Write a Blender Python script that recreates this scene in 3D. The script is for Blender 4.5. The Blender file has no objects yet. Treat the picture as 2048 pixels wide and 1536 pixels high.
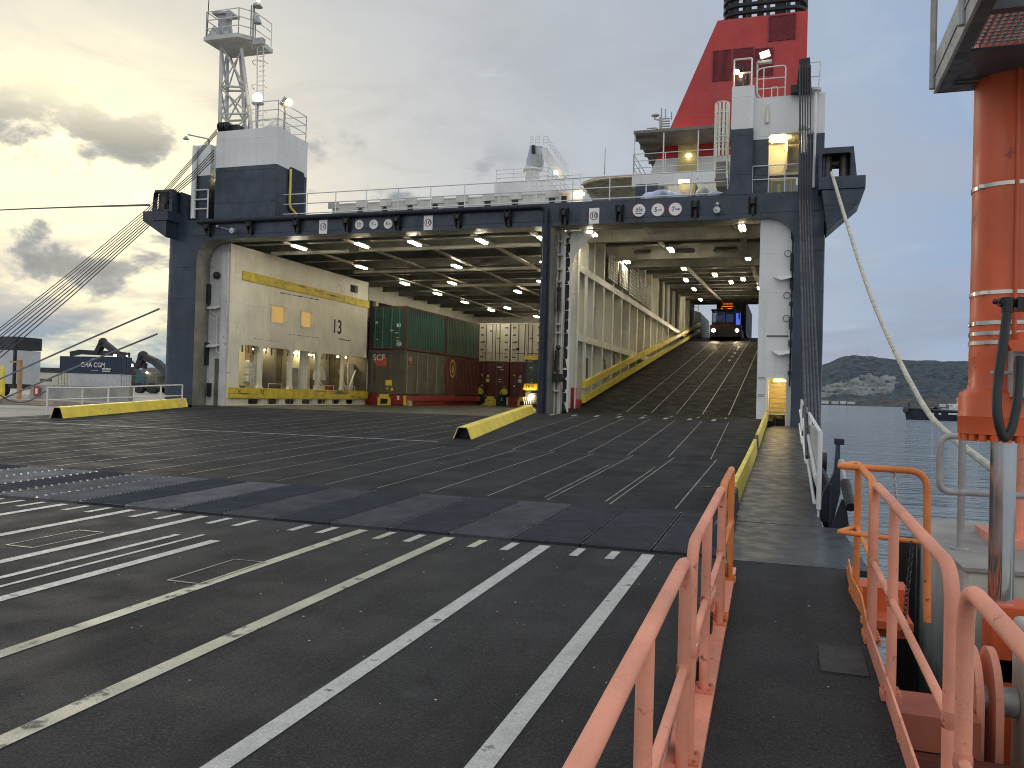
import bpy, bmesh, math, random
from mathutils import Vector, Matrix, noise
from mathutils.geometry import tessellate_polygon
random.seed(7)
S = bpy.context.scene
COL = S.collection
PI = math.pi
V = Vector

# ------------------------------------------------------------------ camera model
F_PX, YAW, PITCH, ROLL = 1662.0, .320, .0130, .0277
CAM = V((0, 0, 1.65))
_f = V((-math.sin(YAW) * math.cos(PITCH), math.cos(YAW) * math.cos(PITCH), math.sin(PITCH)))
_r = V((math.cos(YAW), math.sin(YAW), 0))
_u = _r.cross(_f)
_cr, _sr = math.cos(ROLL), math.sin(ROLL)
CR, CU, CF = _r * _cr + _u * _sr, _u * _cr - _r * _sr, _f


def ray(u, v):
    return CF * F_PX + CR * (u - 1024) + CU * (768 - v)


def at_y(u, v, Y):
    q = ray(u, v)
    return CAM + q * (Y / q.y)


def at_x(u, v, X):
    q = ray(u, v)
    return CAM + q * (X / q.x)


def at_z(u, v, a, b=0.0):
    q = ray(u, v)
    return CAM + q * ((a - CAM.z) / (q.z - b * q.y))


LS = .0188                       # slope of the linkspan


def zl(Y):
    return LS * Y


def zr(Y):                       # stern ramp, port lane
    return .15 + .0307 * (Y - 8.15)


def zr2(Y):                      # stern ramp, starboard lane (knuckled upwards)
    return zr(Y) if Y < 17.5 else zr(17.5) + (Y - 17.5) * .0495


def zi(Y):                       # internal ramp to the upper deck
    return 1.06 + max(0., Y - 31.0) * .1430


def zc(Y):                       # ceiling over the internal ramp
    return 8.04 + (Y - 30) * .0435


cam_d = bpy.data.cameras.new('camera')
cam = bpy.data.objects.new('camera', cam_d)
COL.objects.link(cam)
cam.matrix_world = Matrix(((CR.x, CU.x, -CF.x, CAM.x), (CR.y, CU.y, -CF.y, CAM.y), (CR.z, CU.z, -CF.z, CAM.z), (0, 0, 0, 1)))
cam_d.sensor_width = 36
cam_d.lens = 36 * F_PX / 2048
cam_d.clip_start = .05
cam_d.clip_end = 20000
S.camera = cam
S.view_settings.view_transform = 'Standard'
S.view_settings.look = 'None'
S.view_settings.exposure = 0
S.view_settings.gamma = 1
S.cycles.use_denoising = True
S.cycles.pixel_filter_type = 'BLACKMAN_HARRIS'
S.cycles.filter_width = 1.05
S.cycles.max_bounces = 6
S.cycles.sample_clamp_indirect = 6

# ------------------------------------------------------------------ helpers
ORG = {}


class MB:
    def __init__(self):
        self.v, self.f, self.m = [], [], []

    def add(self, vs, fs, m=0):
        o = len(self.v)
        self.v += [tuple(p) for p in vs]
        self.f += [tuple(i + o for i in q) for q in fs]
        self.m += [m] * len(fs)
        return self

    def box(self, x0, x1, y0, y1, z0, z1, m=0):
        vs = [(x, y, z) for z in (z0, z1) for y in (y0, y1) for x in (x0, x1)]
        return self.add(vs, [(0, 2, 3, 1), (4, 5, 7, 6), (0, 1, 5, 4), (2, 6, 7, 3), (0, 4, 6, 2), (1, 3, 7, 5)], m)

    def beam(self, p0, p1, w, h, m=0, up=(0, 0, 1)):
        p0, p1 = V(p0), V(p1)
        d = (p1 - p0).normalized()
        s = d.cross(V(up))
        if s.length < 1e-4:
            s = d.cross(V((0, 1, 0)))
        s.normalize()
        t = s.cross(d)
        s, t = s * (w / 2), t * (h / 2)
        vs = [p + a * s + b * t for p in (p0, p1) for a, b in ((-1, -1), (1, -1), (1, 1), (-1, 1))]
        return self.add(vs, [(0, 1, 2, 3), (7, 6, 5, 4), (0, 4, 5, 1), (1, 5, 6, 2), (2, 6, 7, 3), (3, 7, 4, 0)], m)

    def cyl(self, p0, p1, r0, r1=None, n=12, m=0, caps=True):
        r1 = r0 if r1 is None else r1
        p0, p1 = V(p0), V(p1)
        d = (p1 - p0).normalized()
        s = d.orthogonal().normalized()
        t = d.cross(s)
        vs, fs = [], []
        for p, r in ((p0, r0), (p1, r1)):
            for i in range(n):
                a = 2 * PI * i / n
                vs.append(p + s * (r * math.cos(a)) + t * (r * math.sin(a)))
        for i in range(n):
            j = (i + 1) % n
            fs.append((i, j, n + j, n + i))
        if caps:
            fs.append(tuple(range(n - 1, -1, -1)))
            fs.append(tuple(range(n, 2 * n)))
        return self.add(vs, fs, m)

    def tube(self, pts, r, n=8, m=0):
        pts = [V(p) for p in pts]
        vs, fs = [], []
        prev = None
        k = len(pts)
        for i, p in enumerate(pts):
            if i == 0:
                d = pts[1] - p
            elif i == k - 1:
                d = p - pts[i - 1]
            else:
                d = (pts[i + 1] - p).normalized() + (p - pts[i - 1]).normalized()
            if d.length < 1e-9:
                d = V((0, 0, 1))
            d.normalize()
            s = d.orthogonal().normalized() if prev is None else (prev - d * prev.dot(d)).normalized()
            prev = s
            t = d.cross(s)
            for j in range(n):
                a = 2 * PI * j / n
                vs.append(p + s * (r * math.cos(a)) + t * (r * math.sin(a)))
        for i in range(k - 1):
            for j in range(n):
                q = (j + 1) % n
                fs.append((i * n + j, i * n + q, (i + 1) * n + q, (i + 1) * n + j))
        fs.append(tuple(range(n - 1, -1, -1)))
        fs.append(tuple(range((k - 1) * n, k * n)))
        return self.add(vs, fs, m)

    def lathe(self, prof, c, n=24, m=0):
        vs, fs = [], []
        for r, z in prof:
            for j in range(n):
                a = 2 * PI * j / n
                vs.append((c[0] + r * math.cos(a), c[1] + r * math.sin(a), c[2] + z))
        for i in range(len(prof) - 1):
            for j in range(n):
                q = (j + 1) % n
                fs.append((i * n + j, i * n + q, (i + 1) * n + q, (i + 1) * n + j))
        fs.append(tuple(range(n - 1, -1, -1)))
        fs.append(tuple(range((len(prof) - 1) * n, len(prof) * n)))
        return self.add(vs, fs, m)

    def ball(self, c, r, nu=12, nv=8, m=0, sc=(1, 1, 1)):
        prof = [(max(1e-3, math.sin(PI * i / nv)) * r, -math.cos(PI * i / nv) * r) for i in range(nv + 1)]
        o = len(self.v)
        self.lathe(prof, (0, 0, 0), nu, m)
        for i in range(o, len(self.v)):
            p = self.v[i]
            self.v[i] = (c[0] + p[0] * sc[0], c[1] + p[1] * sc[1], c[2] + p[2] * sc[2])
        return self

    def quad(self, a, b, c, d, m=0):
        return self.add([a, b, c, d], [(0, 1, 2, 3)], m)

    def prism(self, poly, ext, m=0):
        poly = [V(p) for p in poly]
        ext = V(ext)
        n = len(poly)
        vs = poly + [p + ext for p in poly]
        fs = [(i, (i + 1) % n, n + (i + 1) % n, n + i) for i in range(n)]
        tri = tessellate_polygon([poly])
        fs += [tuple(t) for t in tri] + [tuple(n + i for i in reversed(t)) for t in tri]
        return self.add(vs, fs, m)

    def plate(self, outer, holes, o, u, w, thick, m=0, mside=None):
        """flat plate with holes: 2-D loops in the frame (o, u, w), thickness along u x w"""
        o, u, w = V(o), V(u), V(w)
        nrm = u.cross(w).normalized() * thick
        loops = [outer] + list(holes)
        flat = [p for l in loops for p in l]
        tri = tessellate_polygon([[V((p[0], p[1], 0)) for p in l] for l in loops])
        n = len(flat)
        vs = [o + u * p[0] + w * p[1] for p in flat]
        vs = vs + [p + nrm for p in vs]
        self.add(vs, [tuple(t) for t in tri] + [tuple(n + i for i in reversed(t)) for t in tri], m)
        b = 0
        side = []
        for l in loops:
            k = len(l)
            for i in range(k):
                j = (i + 1) % k
                side.append((b + i, b + j, n + b + j, n + b + i))
            b += k
        self.add(vs, side, m if mside is None else mside)
        return self

    def text(self, s, size, o, u, w, m=0, thick=.01, bold=.012):
        cu = bpy.data.curves.new('lettering', 'FONT')
        cu.body = s
        cu.size = size
        cu.align_x = 'CENTER'
        cu.align_y = 'CENTER'
        cu.extrude = thick
        cu.offset = bold * size
        cu.resolution_u = 3
        ob = bpy.data.objects.new('lettering', cu)
        COL.objects.link(ob)
        dg = bpy.context.evaluated_depsgraph_get()
        me = bpy.data.meshes.new_from_object(ob.evaluated_get(dg))
        o, u, w = V(o), V(u).normalized(), V(w).normalized()
        nn = u.cross(w)
        self.add([o + u * p.co.x + w * p.co.y + nn * p.co.z for p in me.vertices], [tuple(f.vertices) for f in me.polygons], m)
        bpy.data.objects.remove(ob)
        bpy.data.curves.remove(cu)
        bpy.data.meshes.remove(me)
        return self

    def build(self, name, mats, parent=None, smooth=True, bevel=0, kind=None, fix=True, org=None):
        me = bpy.data.meshes.new(name)
        off = ORG.get(parent.name, V((0, 0, 0))) if parent else (V(org) if org is not None else V((0, 0, 0)))
        me.from_pydata([(p[0] - off.x, p[1] - off.y, p[2] - off.z) for p in self.v], [], self.f)
        if not isinstance(mats, (list, tuple)):
            mats = [mats]
        for k in mats:
            me.materials.append(k)
        for p, k in zip(me.polygons, self.m):
            p.material_index = k
        if fix:
            bm = bmesh.new()
            bm.from_mesh(me)
            bmesh.ops.recalc_face_normals(bm, faces=bm.faces)
            bm.to_mesh(me)
            bm.free()
        if smooth:
            me.polygons.foreach_set('use_smooth', [True] * len(me.polygons))
            me.set_sharp_from_angle(angle=math.radians(38))
        me.update()
        ob = bpy.data.objects.new(name, me)
        COL.objects.link(ob)
        if parent:
            ob.parent = parent
        else:
            ob.location = off
        ORG[ob.name] = off
        if bevel:
            b = ob.modifiers.new('bevel', 'BEVEL')
            b.width = bevel
            b.segments = 2
            b.limit_method = 'ANGLE'
        if kind:
            ob['kind'] = kind
        return ob


def tag(o, label, cat, group=None, kind=None):
    o['label'] = label
    o['category'] = cat
    if group:
        o['group'] = group
    if kind:
        o['kind'] = kind
    return o


def thing(name, label, cat, loc=(0, 0, 0), rz=0, group=None):
    o = bpy.data.objects.new(name, None)
    COL.objects.link(o)
    o.location = loc
    o.rotation_euler = (0, 0, rz)
    o.empty_display_size = .3
    ORG[o.name] = V(loc)
    return tag(o, label, cat, group)


def local_thing(name, label, cat, loc, rz=0, group=None):
    """thing whose parts are given in local coordinates"""
    o = thing(name, label, cat, loc, rz, group)
    ORG[o.name] = V((0, 0, 0))
    return o


def islands(mb):
    par = list(range(len(mb.v)))

    def root(i):
        while par[i] != i:
            par[i] = par[par[i]]
            i = par[i]
        return i
    for f in mb.f:
        r = root(f[0])
        for i in f[1:]:
            par[root(i)] = r
    out = {}
    for f, m in zip(mb.f, mb.m):
        r = root(f[0])
        o = out.setdefault(r, (MB(), {}))
        g = []
        for i in f:
            if i not in o[1]:
                o[1][i] = len(o[0].v)
                o[0].v.append(mb.v[i])
            g.append(o[1][i])
        o[0].f.append(tuple(g))
        o[0].m.append(m)
    return [x[0] for x in out.values()]


SPLIT = {'lit_panel', 'deck_gear', 'wheel', 'post', 'clip', 'bracket', 'headlight', 'ledge_bracket', 'bracket_shelf', 'hose_loop', 'warning_light', 'rung_plate'}


def part(mb, name, mats, parent, label=None, **k):
    if name in SPLIT:
        for x in islands(mb):
            o = x.build(name, mats, parent, **k)
            if label:
                o['label'] = label
        return o
    o = mb.build(name, mats, parent, **k)
    if label:
        o['label'] = label
    return o


def copy_tree(o, parent=None):
    c = o.copy()
    COL.objects.link(c)
    if parent:
        c.parent = parent
    for ch in [x for x in COL.objects if x.parent == o]:
        copy_tree(ch, c)
    return c


def rr(x0, x1, y0, y1, r, n=5, corners=(1, 1, 1, 1)):
    out = []
    for (cx, cy, a0), on in zip(((x1 - r, y1 - r, 0), (x0 + r, y1 - r, PI / 2), (x0 + r, y0 + r, PI), (x1 - r, y0 + r, 1.5 * PI)), corners):
        if on:
            for i in range(n + 1):
                a = a0 + PI / 2 * i / n
                out.append((cx + r * math.cos(a), cy + r * math.sin(a)))
        else:
            sx = 1 if math.cos(a0 + PI / 4) > 0 else -1
            sy = 1 if math.sin(a0 + PI / 4) > 0 else -1
            out.append((cx + sx * r, cy + sy * r))
    return out


def arc_pts(a, b, c, r, n=6):
    """points rounding the corner b of a-b-c with radius about r"""
    a, b, c = V(a), V(b), V(c)
    p = b + (a - b).normalized() * r
    q = b + (c - b).normalized() * r
    return [p.lerp(b, t).lerp(b.lerp(q, t), t) for t in [i / n for i in range(n + 1)]]


def round_line(pts, r, n=6):
    out = [V(pts[0])]
    for i in range(1, len(pts) - 1):
        out += arc_pts(pts[i - 1], pts[i], pts[i + 1], r, n)
    out.append(V(pts[-1]))
    return out


# ------------------------------------------------------------------ materials
def lin(c):
    return tuple(((x / 255) / 12.92 if x <= 10 else (((x / 255) + .055) / 1.055) ** 2.4) for x in c)


def mat(name, col, rough=.5, metal=0., var=.18, vs=1.5, bump=0., bs=40, rust=0., rcol=(.10, .045, .02), rs=3., rsv=None, streak=0.,
        scol=None, spec=.5, fine=0., seam=0., tracks=0., grain=0.):
    m = bpy.data.materials.new(name)
    m.use_nodes = True
    nt = m.node_tree
    N, L = nt.nodes, nt.links
    b = N['Principled BSDF']
    b.inputs['Metallic'].default_value = metal
    b.inputs['Specular IOR Level'].default_value = spec
    geo = N.new('ShaderNodeNewGeometry')

    def nz(scale, detail=4, vec=None, rgh=.55):
        t = N.new('ShaderNodeTexNoise')
        t.inputs['Scale'].default_value = scale
        t.inputs['Detail'].default_value = detail
        t.inputs['Roughness'].default_value = rgh
        L.new(vec or geo.outputs['Position'], t.inputs['Vector'])
        return t.outputs['Fac']

    def ramp(fac, p0, p1, c0=0., c1=1.):
        t = N.new('ShaderNodeMapRange')
        t.interpolation_type = 'SMOOTHSTEP'
        t.inputs['From Min'].default_value = p0
        t.inputs['From Max'].default_value = p1
        t.inputs['To Min'].default_value = c0
        t.inputs['To Max'].default_value = c1
        L.new(fac, t.inputs['Value'])
        return t.outputs['Result']

    def mix(fac, a, c):
        t = N.new('ShaderNodeMix')
        t.data_type = 'RGBA'
        L.new(fac, t.inputs['Factor'])
        for k, x in ((6, a), (7, c)):
            if isinstance(x, tuple):
                t.inputs[k].default_value = (*x[:3], 1)
            else:
                L.new(x, t.inputs[k])
        return t.outputs[2]

    lo = tuple(c * (1 - var) for c in col)
    hi = tuple(min(1, c * (1 + var)) for c in col)
    cur = mix(ramp(nz(vs), .3, .7), lo, hi)
    if fine:
        cur = mix(ramp(nz(bs * 2.2, 2), .45, .75, 0, fine), cur, tuple(min(1, c * 2.6 + .02) for c in col))
    if grain:
        cur = mix(ramp(nz(95, 3, None, .7), .50, .62, 0, grain), cur, tuple(min(1, c * 2.4 + .012) for c in col))
        cur = mix(ramp(nz(60, 2, None, .6), .50, .34, 0, grain * .9), cur, tuple(c * .35 for c in col))
    if tracks:
        mq = N.new('ShaderNodeMapping')
        mq.inputs['Scale'].default_value = (1.5, .055, 1)
        L.new(geo.outputs['Position'], mq.inputs['Vector'])
        cur = mix(ramp(nz(1.3, 6, mq.outputs['Vector'], .62), .46, .70, 0, tracks), cur, tuple(c * .42 for c in col))
        cur = mix(ramp(nz(.9, 9, None, .72), .60, .68, 0, tracks * .8), cur, tuple(min(1, c * 1.9 + .01) for c in col))
        mq2 = N.new('ShaderNodeMapping')
        mq2.inputs['Scale'].default_value = (9, 1.6, 1)
        mq2.inputs['Rotation'].default_value = (0, 0, .35)
        L.new(geo.outputs['Position'], mq2.inputs['Vector'])
        cur = mix(ramp(nz(.8, 9, mq2.outputs['Vector'], .7), .665, .72, 0, tracks), cur, tuple(min(1, c * 3 + .02) for c in col))
    if streak:
        mp = N.new('ShaderNodeMapping')
        mp.inputs['Scale'].default_value = (2.2, 2.2, .16)
        L.new(geo.outputs['Position'], mp.inputs['Vector'])
        cur = mix(ramp(nz(1.6, 5, mp.outputs['Vector'], .65), .5, .78, 0, streak), cur, scol or tuple(c * .45 for c in col))
    rf = None
    if rust:
        rvec = None
        if rsv:
            mr_ = N.new('ShaderNodeMapping')
            mr_.inputs['Scale'].default_value = rsv
            L.new(geo.outputs['Position'], mr_.inputs['Vector'])
            rvec = mr_.outputs['Vector']
        rf = ramp(nz(rs, 8, rvec, .68), .66 - rust * .25, .72 - rust * .2)
        cur = mix(rf, cur, rcol)
    L.new(cur, b.inputs['Base Color'])
    L.new(ramp(nz(vs * 3.1, 5), .3, .7, max(.03, rough - .12), min(1, rough + .12)), b.inputs['Roughness'])
    if seam:
        cb_ = N.new('ShaderNodeCombineXYZ')
        sx = N.new('ShaderNodeSeparateXYZ')
        L.new(geo.outputs['Position'], sx.inputs[0])
        ad = N.new('ShaderNodeMath')
        L.new(sx.outputs[0], ad.inputs[0])
        L.new(sx.outputs[1], ad.inputs[1])
        L.new(ad.outputs[0], cb_.inputs[0])
        L.new(sx.outputs[2], cb_.inputs[1])
        bk = N.new('ShaderNodeTexBrick')
        bk.inputs['Scale'].default_value = 1
        bk.inputs['Brick Width'].default_value = 2.9
        bk.inputs['Row Height'].default_value = 1.37
        bk.inputs['Mortar Size'].default_value = .016
        bk.inputs['Mortar Smooth'].default_value = .8
        L.new(cb_.outputs[0], bk.inputs['Vector'])
        wv = nz(.55, 3)
        hgt = N.new('ShaderNodeMath')
        hgt.operation = 'MULTIPLY_ADD'
        L.new(bk.outputs['Fac'], hgt.inputs[0])
        hgt.inputs[1].default_value = .55
        L.new(wv, hgt.inputs[2])
        bp = N.new('ShaderNodeBump')
        bp.inputs['Strength'].default_value = seam
        bp.inputs['Distance'].default_value = .035
        L.new(hgt.outputs[0], bp.inputs['Height'])
        L.new(bp.outputs['Normal'], b.inputs['Normal'])
    elif bump:
        bp = N.new('ShaderNodeBump')
        bp.inputs['Strength'].default_value = bump
        bp.inputs['Distance'].default_value = .01
        L.new(nz(bs, 5), bp.inputs['Height'])
        L.new(bp.outputs['Normal'], b.inputs['Normal'])
    return m


def emit(name, col, strength):
    m = bpy.data.materials.new(name)
    m.use_nodes = True
    nt = m.node_tree
    nt.nodes.remove(nt.nodes['Principled BSDF'])
    e = nt.nodes.new('ShaderNodeEmission')
    e.inputs['Color'].default_value = (*col, 1)
    e.inputs['Strength'].default_value = strength
    nt.links.new(e.outputs[0], nt.nodes['Material Output'].inputs[0])
    return m


def glass(name, col, rough=.05):
    m = bpy.data.materials.new(name)
    m.use_nodes = True
    b = m.node_tree.nodes['Principled BSDF']
    b.inputs['Base Color'].default_value = (*col, 1)
    b.inputs['Roughness'].default_value = rough
    b.inputs['Transmission Weight'].default_value = .9
    b.inputs['IOR'].default_value = 1.1
    return m


NAVY = mat('navy_paint', (.026, .039, .062), .42, var=.28, vs=.8, streak=.7, scol=(.062, .068, .076), rust=.13, rs=2.2, rcol=(.07, .05, .04), seam=.6)
NAVY2 = mat('navy_paint_dark', (.012, .017, .028), .65, var=.2)
WHITE = mat('ship_white_paint', (.70, .70, .68), .42, var=.07, vs=.6, streak=.38, scol=(.45, .41, .33), rust=.06, rs=5, seam=.4)
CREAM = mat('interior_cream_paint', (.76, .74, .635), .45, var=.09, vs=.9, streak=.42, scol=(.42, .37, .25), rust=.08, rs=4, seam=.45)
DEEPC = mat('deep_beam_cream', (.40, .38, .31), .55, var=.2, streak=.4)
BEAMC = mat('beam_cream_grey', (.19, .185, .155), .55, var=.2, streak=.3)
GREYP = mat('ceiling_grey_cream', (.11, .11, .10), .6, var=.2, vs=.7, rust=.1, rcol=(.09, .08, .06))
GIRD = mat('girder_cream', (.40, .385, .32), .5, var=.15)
FRAMEW = mat('frame_grey_white', (.52, .52, .50), .45, var=.15, streak=.4, rust=.1)
YELLOW = mat('safety_yellow', (.78, .62, .075), .48, var=.12, vs=2, streak=.2, rust=.14, rcol=(.12, .09, .03), rs=6)
YELLOWD = mat('scuffed_yellow', (.62, .48, .05), .5, var=.2, vs=2, rust=.46, rcol=(.12, .10, .035), rs=1.5, rsv=(1, .22, 3.2))
RED = mat('funnel_red', (.46, .030, .025), .4, var=.14, vs=.4, seam=.4, streak=.4, scol=(.26, .02, .02))
REDD = mat('louvre_red', (.22, .016, .022), .5)
BLACK = mat('black_paint', (.012, .012, .014), .5)
RUBBER = mat('black_rubber', (.014, .014, .015), .55, bump=.1, bs=60)
STEEL = mat('galvanised_steel', (.42, .43, .43), .42, .45, var=.25, vs=6, bump=.05, bs=80)
GREYST = mat('weathered_grey_steel', (.36, .36, .345), .5, .1, var=.2, vs=5, rust=.1)
CHROME = mat('chrome_rod', (.55, .55, .55), .12, 1., var=.05)
ORANGE = mat('cylinder_orange', (.68, .115, .032), .42, var=.18, vs=1.4, streak=.6, scol=(.40, .07, .03), rust=.13, rs=6, rcol=(.28, .07, .03))
SALR = mat('rusty_salmon_joint', (.66, .24, .15), .65, var=.2, vs=8, rust=.5, rcol=(.24, .08, .045), rs=16)
SALMON = mat('faded_salmon_paint', (.76, .305, .195), .62, var=.20, vs=1.6, bump=.15, bs=120, rust=.19, rcol=(.30, .105, .06), rs=13, grain=.06)
RAILOR = mat('bright_orange_paint', (.76, .235, .055), .5, var=.2, vs=2, bump=.12, bs=120, rust=.20, grain=.05, rcol=(.26, .08, .03), rs=9)
ASPH = mat('linkspan_asphalt', (.033, .033, .0325), .85, var=.18, vs=.5, bump=.9, bs=80, spec=.22, grain=.62, tracks=.6)
RAMPM = mat('stern_ramp_coating', (.027, .028, .030), .86, var=.2, vs=.5, bump=.03, bs=90, rust=.02, rcol=(.08, .077, .068), rs=2.2, spec=.14, grain=.35, tracks=.6)
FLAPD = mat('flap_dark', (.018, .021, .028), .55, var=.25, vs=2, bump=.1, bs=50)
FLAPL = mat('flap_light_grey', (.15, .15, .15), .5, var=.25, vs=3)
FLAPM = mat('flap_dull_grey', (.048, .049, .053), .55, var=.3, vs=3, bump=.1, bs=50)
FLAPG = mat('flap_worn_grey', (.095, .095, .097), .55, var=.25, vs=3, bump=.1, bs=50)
LINEW = mat('white_line_paint', (.44, .435, .40), .65, var=.16, vs=6, rust=.30, rcol=(.13, .13, .12), rs=6, grain=.25, bump=.2, bs=100)
LINEY = mat('yellowed_line_paint', (.42, .40, .30), .65, var=.22, vs=1.5, rust=.36, rcol=(.10, .098, .085), rs=5, grain=.25, bump=.2, bs=100)
LINET = mat('thin_worn_line', (.27, .265, .22), .6, var=.3, vs=2, rust=.38, rcol=(.05, .05, .05), rs=2.2)
DECKI = mat('internal_ramp_deck', (.013, .0125, .0115), .7, var=.3, vs=.6, bump=.06, bs=60, rust=.06, rcol=(.030, .026, .018), rs=1.2, rsv=(1.4, .10, 1), spec=.12, tracks=.6)
DECKG = mat('garage_deck', (.036, .041, .033), .5, var=.25, vs=.5, bump=.2, bs=40)
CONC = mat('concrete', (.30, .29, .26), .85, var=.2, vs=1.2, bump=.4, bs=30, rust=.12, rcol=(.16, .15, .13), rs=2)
CONCW = mat('rain_streaked_concrete', (.52, .52, .45), .8, var=.2, vs=1.0, bump=.3, bs=30, streak=.6, scol=(.055, .055, .05))
QUAYM = mat('quay_concrete', (.34, .31, .27), .85, var=.2, vs=.2, bump=.3, bs=10)
ROPE = mat('cream_rope', (.52, .49, .40), .8, var=.2, vs=8, bump=.4, bs=90)
ROPED = mat('dark_rope', (.10, .10, .11), .8)
WIRE = mat('greased_wire', (.055, .056, .062), .55, .3)
T_WARM = emit('tube_light_warm', (1, .82, .50), 26)
T_COOL = emit('tube_light_pale', (1, .90, .70), 92)
T_DULL = emit('tube_light_dull', (1, .84, .58), 48)
T_PASS = emit('passage_tube', (1, .78, .40), 38)
T_FLOOD = emit('floodlight_glow', (1, .80, .45), 15)
T_WIN = emit('lit_window', (1, .62, .20), .55)
T_LOBBY = emit('lobby_tube', (1, .74, .32), 75)
T_DIM = emit('small_deck_lamp', (1, .80, .42), 7)
T_HEAD = emit('headlight_glow', (1, .80, .48), 380)
# ------------------------------------------------------------------ sky and sun
SUN_AZ, SUN_EL = math.radians(-46), math.radians(10.5)     # azimuth from +Y towards +X
SD = V((math.sin(SUN_AZ) * math.cos(SUN_EL), math.cos(SUN_AZ) * math.cos(SUN_EL), math.sin(SUN_EL)))
W = bpy.data.worlds.new('World')
S.world = W
W.use_nodes = True
nt = W.node_tree
N, L = nt.nodes, nt.links
bg = N['Background']
bg.inputs['Strength'].default_value = 1.0
sky = N.new('ShaderNodeTexSky')
sky.sky_type = 'NISHITA'
sky.sun_disc = False
sky.sun_elevation = SUN_EL
sky.sun_rotation = SUN_AZ
sky.dust_density = 2.0
tc = N.new('ShaderNodeTexCoord')


def vm(op, a, b=None):
    t = N.new('ShaderNodeVectorMath')
    t.operation = op
    for i, x in enumerate((a, b)):
        if x is None:
            continue
        if isinstance(x, (tuple, Vector)):
            t.inputs[i].default_value = tuple(x)
        elif isinstance(x, (int, float)):
            t.inputs['Scale'].default_value = x
        else:
            L.new(x, t.inputs[i])
    return t


def mth(op, a, b=None, clamp=False):
    t = N.new('ShaderNodeMath')
    t.operation = op
    t.use_clamp = clamp
    for i, x in enumerate((a, b)):
        if x is None:
            continue
        if isinstance(x, (int, float)):
            t.inputs[i].default_value = x
        else:
            L.new(x, t.inputs[i])
    return t.outputs[0]


def smooth(x, a, b, c=0., d=1.):
    t = N.new('ShaderNodeMapRange')
    t.interpolation_type = 'SMOOTHSTEP'
    for k, q in zip(('From Min', 'From Max', 'To Min', 'To Max'), (a, b, c, d)):
        t.inputs[k].default_value = q
    L.new(x, t.inputs['Value'])
    return t.outputs['Result']


def mixc(f, a, b, mode='MIX'):
    t = N.new('ShaderNodeMix')
    t.data_type = 'RGBA'
    t.blend_type = mode
    if isinstance(f, (int, float)):
        t.inputs['Factor'].default_value = f
    else:
        L.new(f, t.inputs['Factor'])
    for k, x in ((6, a), (7, b)):
        if isinstance(x, tuple):
            t.inputs[k].default_value = (*x, 1)
        else:
            L.new(x, t.inputs[k])
    return t.outputs[2]


dirn = vm('NORMALIZE', tc.outputs['Generated']).outputs[0]
sep = N.new('ShaderNodeSeparateXYZ')
L.new(dirn, sep.inputs[0])
dz = sep.outputs[2]
sdot = vm('DOT_PRODUCT', dirn, SD).outputs['Value']
# high thin overcast: colour by angle to the hidden sun
cr = N.new('ShaderNodeValToRGB')
el = cr.color_ramp.elements
el[0].position, el[0].color = 0.0, (1.24, 1.26, 1.27, 1)
el[1].position, el[1].color = 1.0, (1.15, 1.08, .72, 1)
for p, c in ((.58, (1.18, 1.20, 1.23)), (.70, (.40, .50, .66)), (.772, (.33, .45, .66)), (.883, (.47, .535, .63)), (.949, (.565, .595, .63)), (.97, (.585, .605, .615)), (.989, (.675, .67, .60)), (.9965, (.85, .825, .64))):
    e = el.new(p)
    e.color = (*c, 1)
L.new(mth('MULTIPLY_ADD', sdot, .5), cr.inputs[0])
cr.inputs[0].links[0].from_node.inputs[2].default_value = .5
base = cr.outputs[0]
# clear sky showing between the clouds
nish = vm('SCALE', sky.outputs[0], .10).outputs[0]
base = mixc(.12, base, nish)
CUM_S, CUM_W = 8.0, 31.7
# cloud plane coordinates
den = mth('ADD', mth('MAXIMUM', dz, 0.0), .11)
dv = N.new('ShaderNodeCombineXYZ')
L.new(mth('DIVIDE', sep.outputs[0], den), dv.inputs[0])
L.new(mth('DIVIDE', sep.outputs[1], den), dv.inputs[1])


def noise_tex(scale, detail, rough, vec, w=0.0, dist=0.):
    t = N.new('ShaderNodeTexNoise')
    t.inputs['Scale'].default_value = scale
    t.inputs['Detail'].default_value = detail
    t.inputs['Roughness'].default_value = rough
    t.inputs['Distortion'].default_value = dist
    o = vm('ADD', vec, (w, w * 1.7, w * .3)).outputs[0]
    L.new(o, t.inputs['Vector'])
    return t.outputs['Fac']


sunside = smooth(sdot, .70, .96)
veil = noise_tex(.85, 8, .60, dv.outputs[0], 3.1, .5)
base = mixc(mth('MULTIPLY', smooth(veil, .44, .68), .62), base, mixc(sunside, (.43, .46, .54), (.45, .475, .51)))
v2 = noise_tex(2.1, 7, .62, dv.outputs[0], 8.2, .8)
base = mixc(mth('MULTIPLY', smooth(v2, .50, .72), .42), base, mixc(sunside, (.40, .44, .53), (.50, .50, .47)))
base = mixc(mth('MULTIPLY', smooth(v2, .30, .46, 1, 0), .25), base, mixc(sunside, (.50, .58, .68), (.92, .88, .70)))
# low banks: blue-grey stratus towards the horizon
lm = N.new('ShaderNodeMapping')
lm.inputs['Scale'].default_value = (1, 1, 4.2)
L.new(dirn, lm.inputs['Vector'])
strat = noise_tex(5.0, 7, .58, lm.outputs[0], 2.7, .3)
low = smooth(dz, .03, .19, 1, 0)
base = mixc(mth('MULTIPLY', smooth(strat, .34, .60), mth('MULTIPLY', low, 1.0)), base, mixc(sunside, (.335, .38, .48), (.285, .355, .44)))
hz = smooth(dz, .0, .075, 1, 0)
base = mixc(mth('MULTIPLY', hz, .7), base, mixc(sunside, (.46, .53, .61), (.36, .49, .54)))
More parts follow.
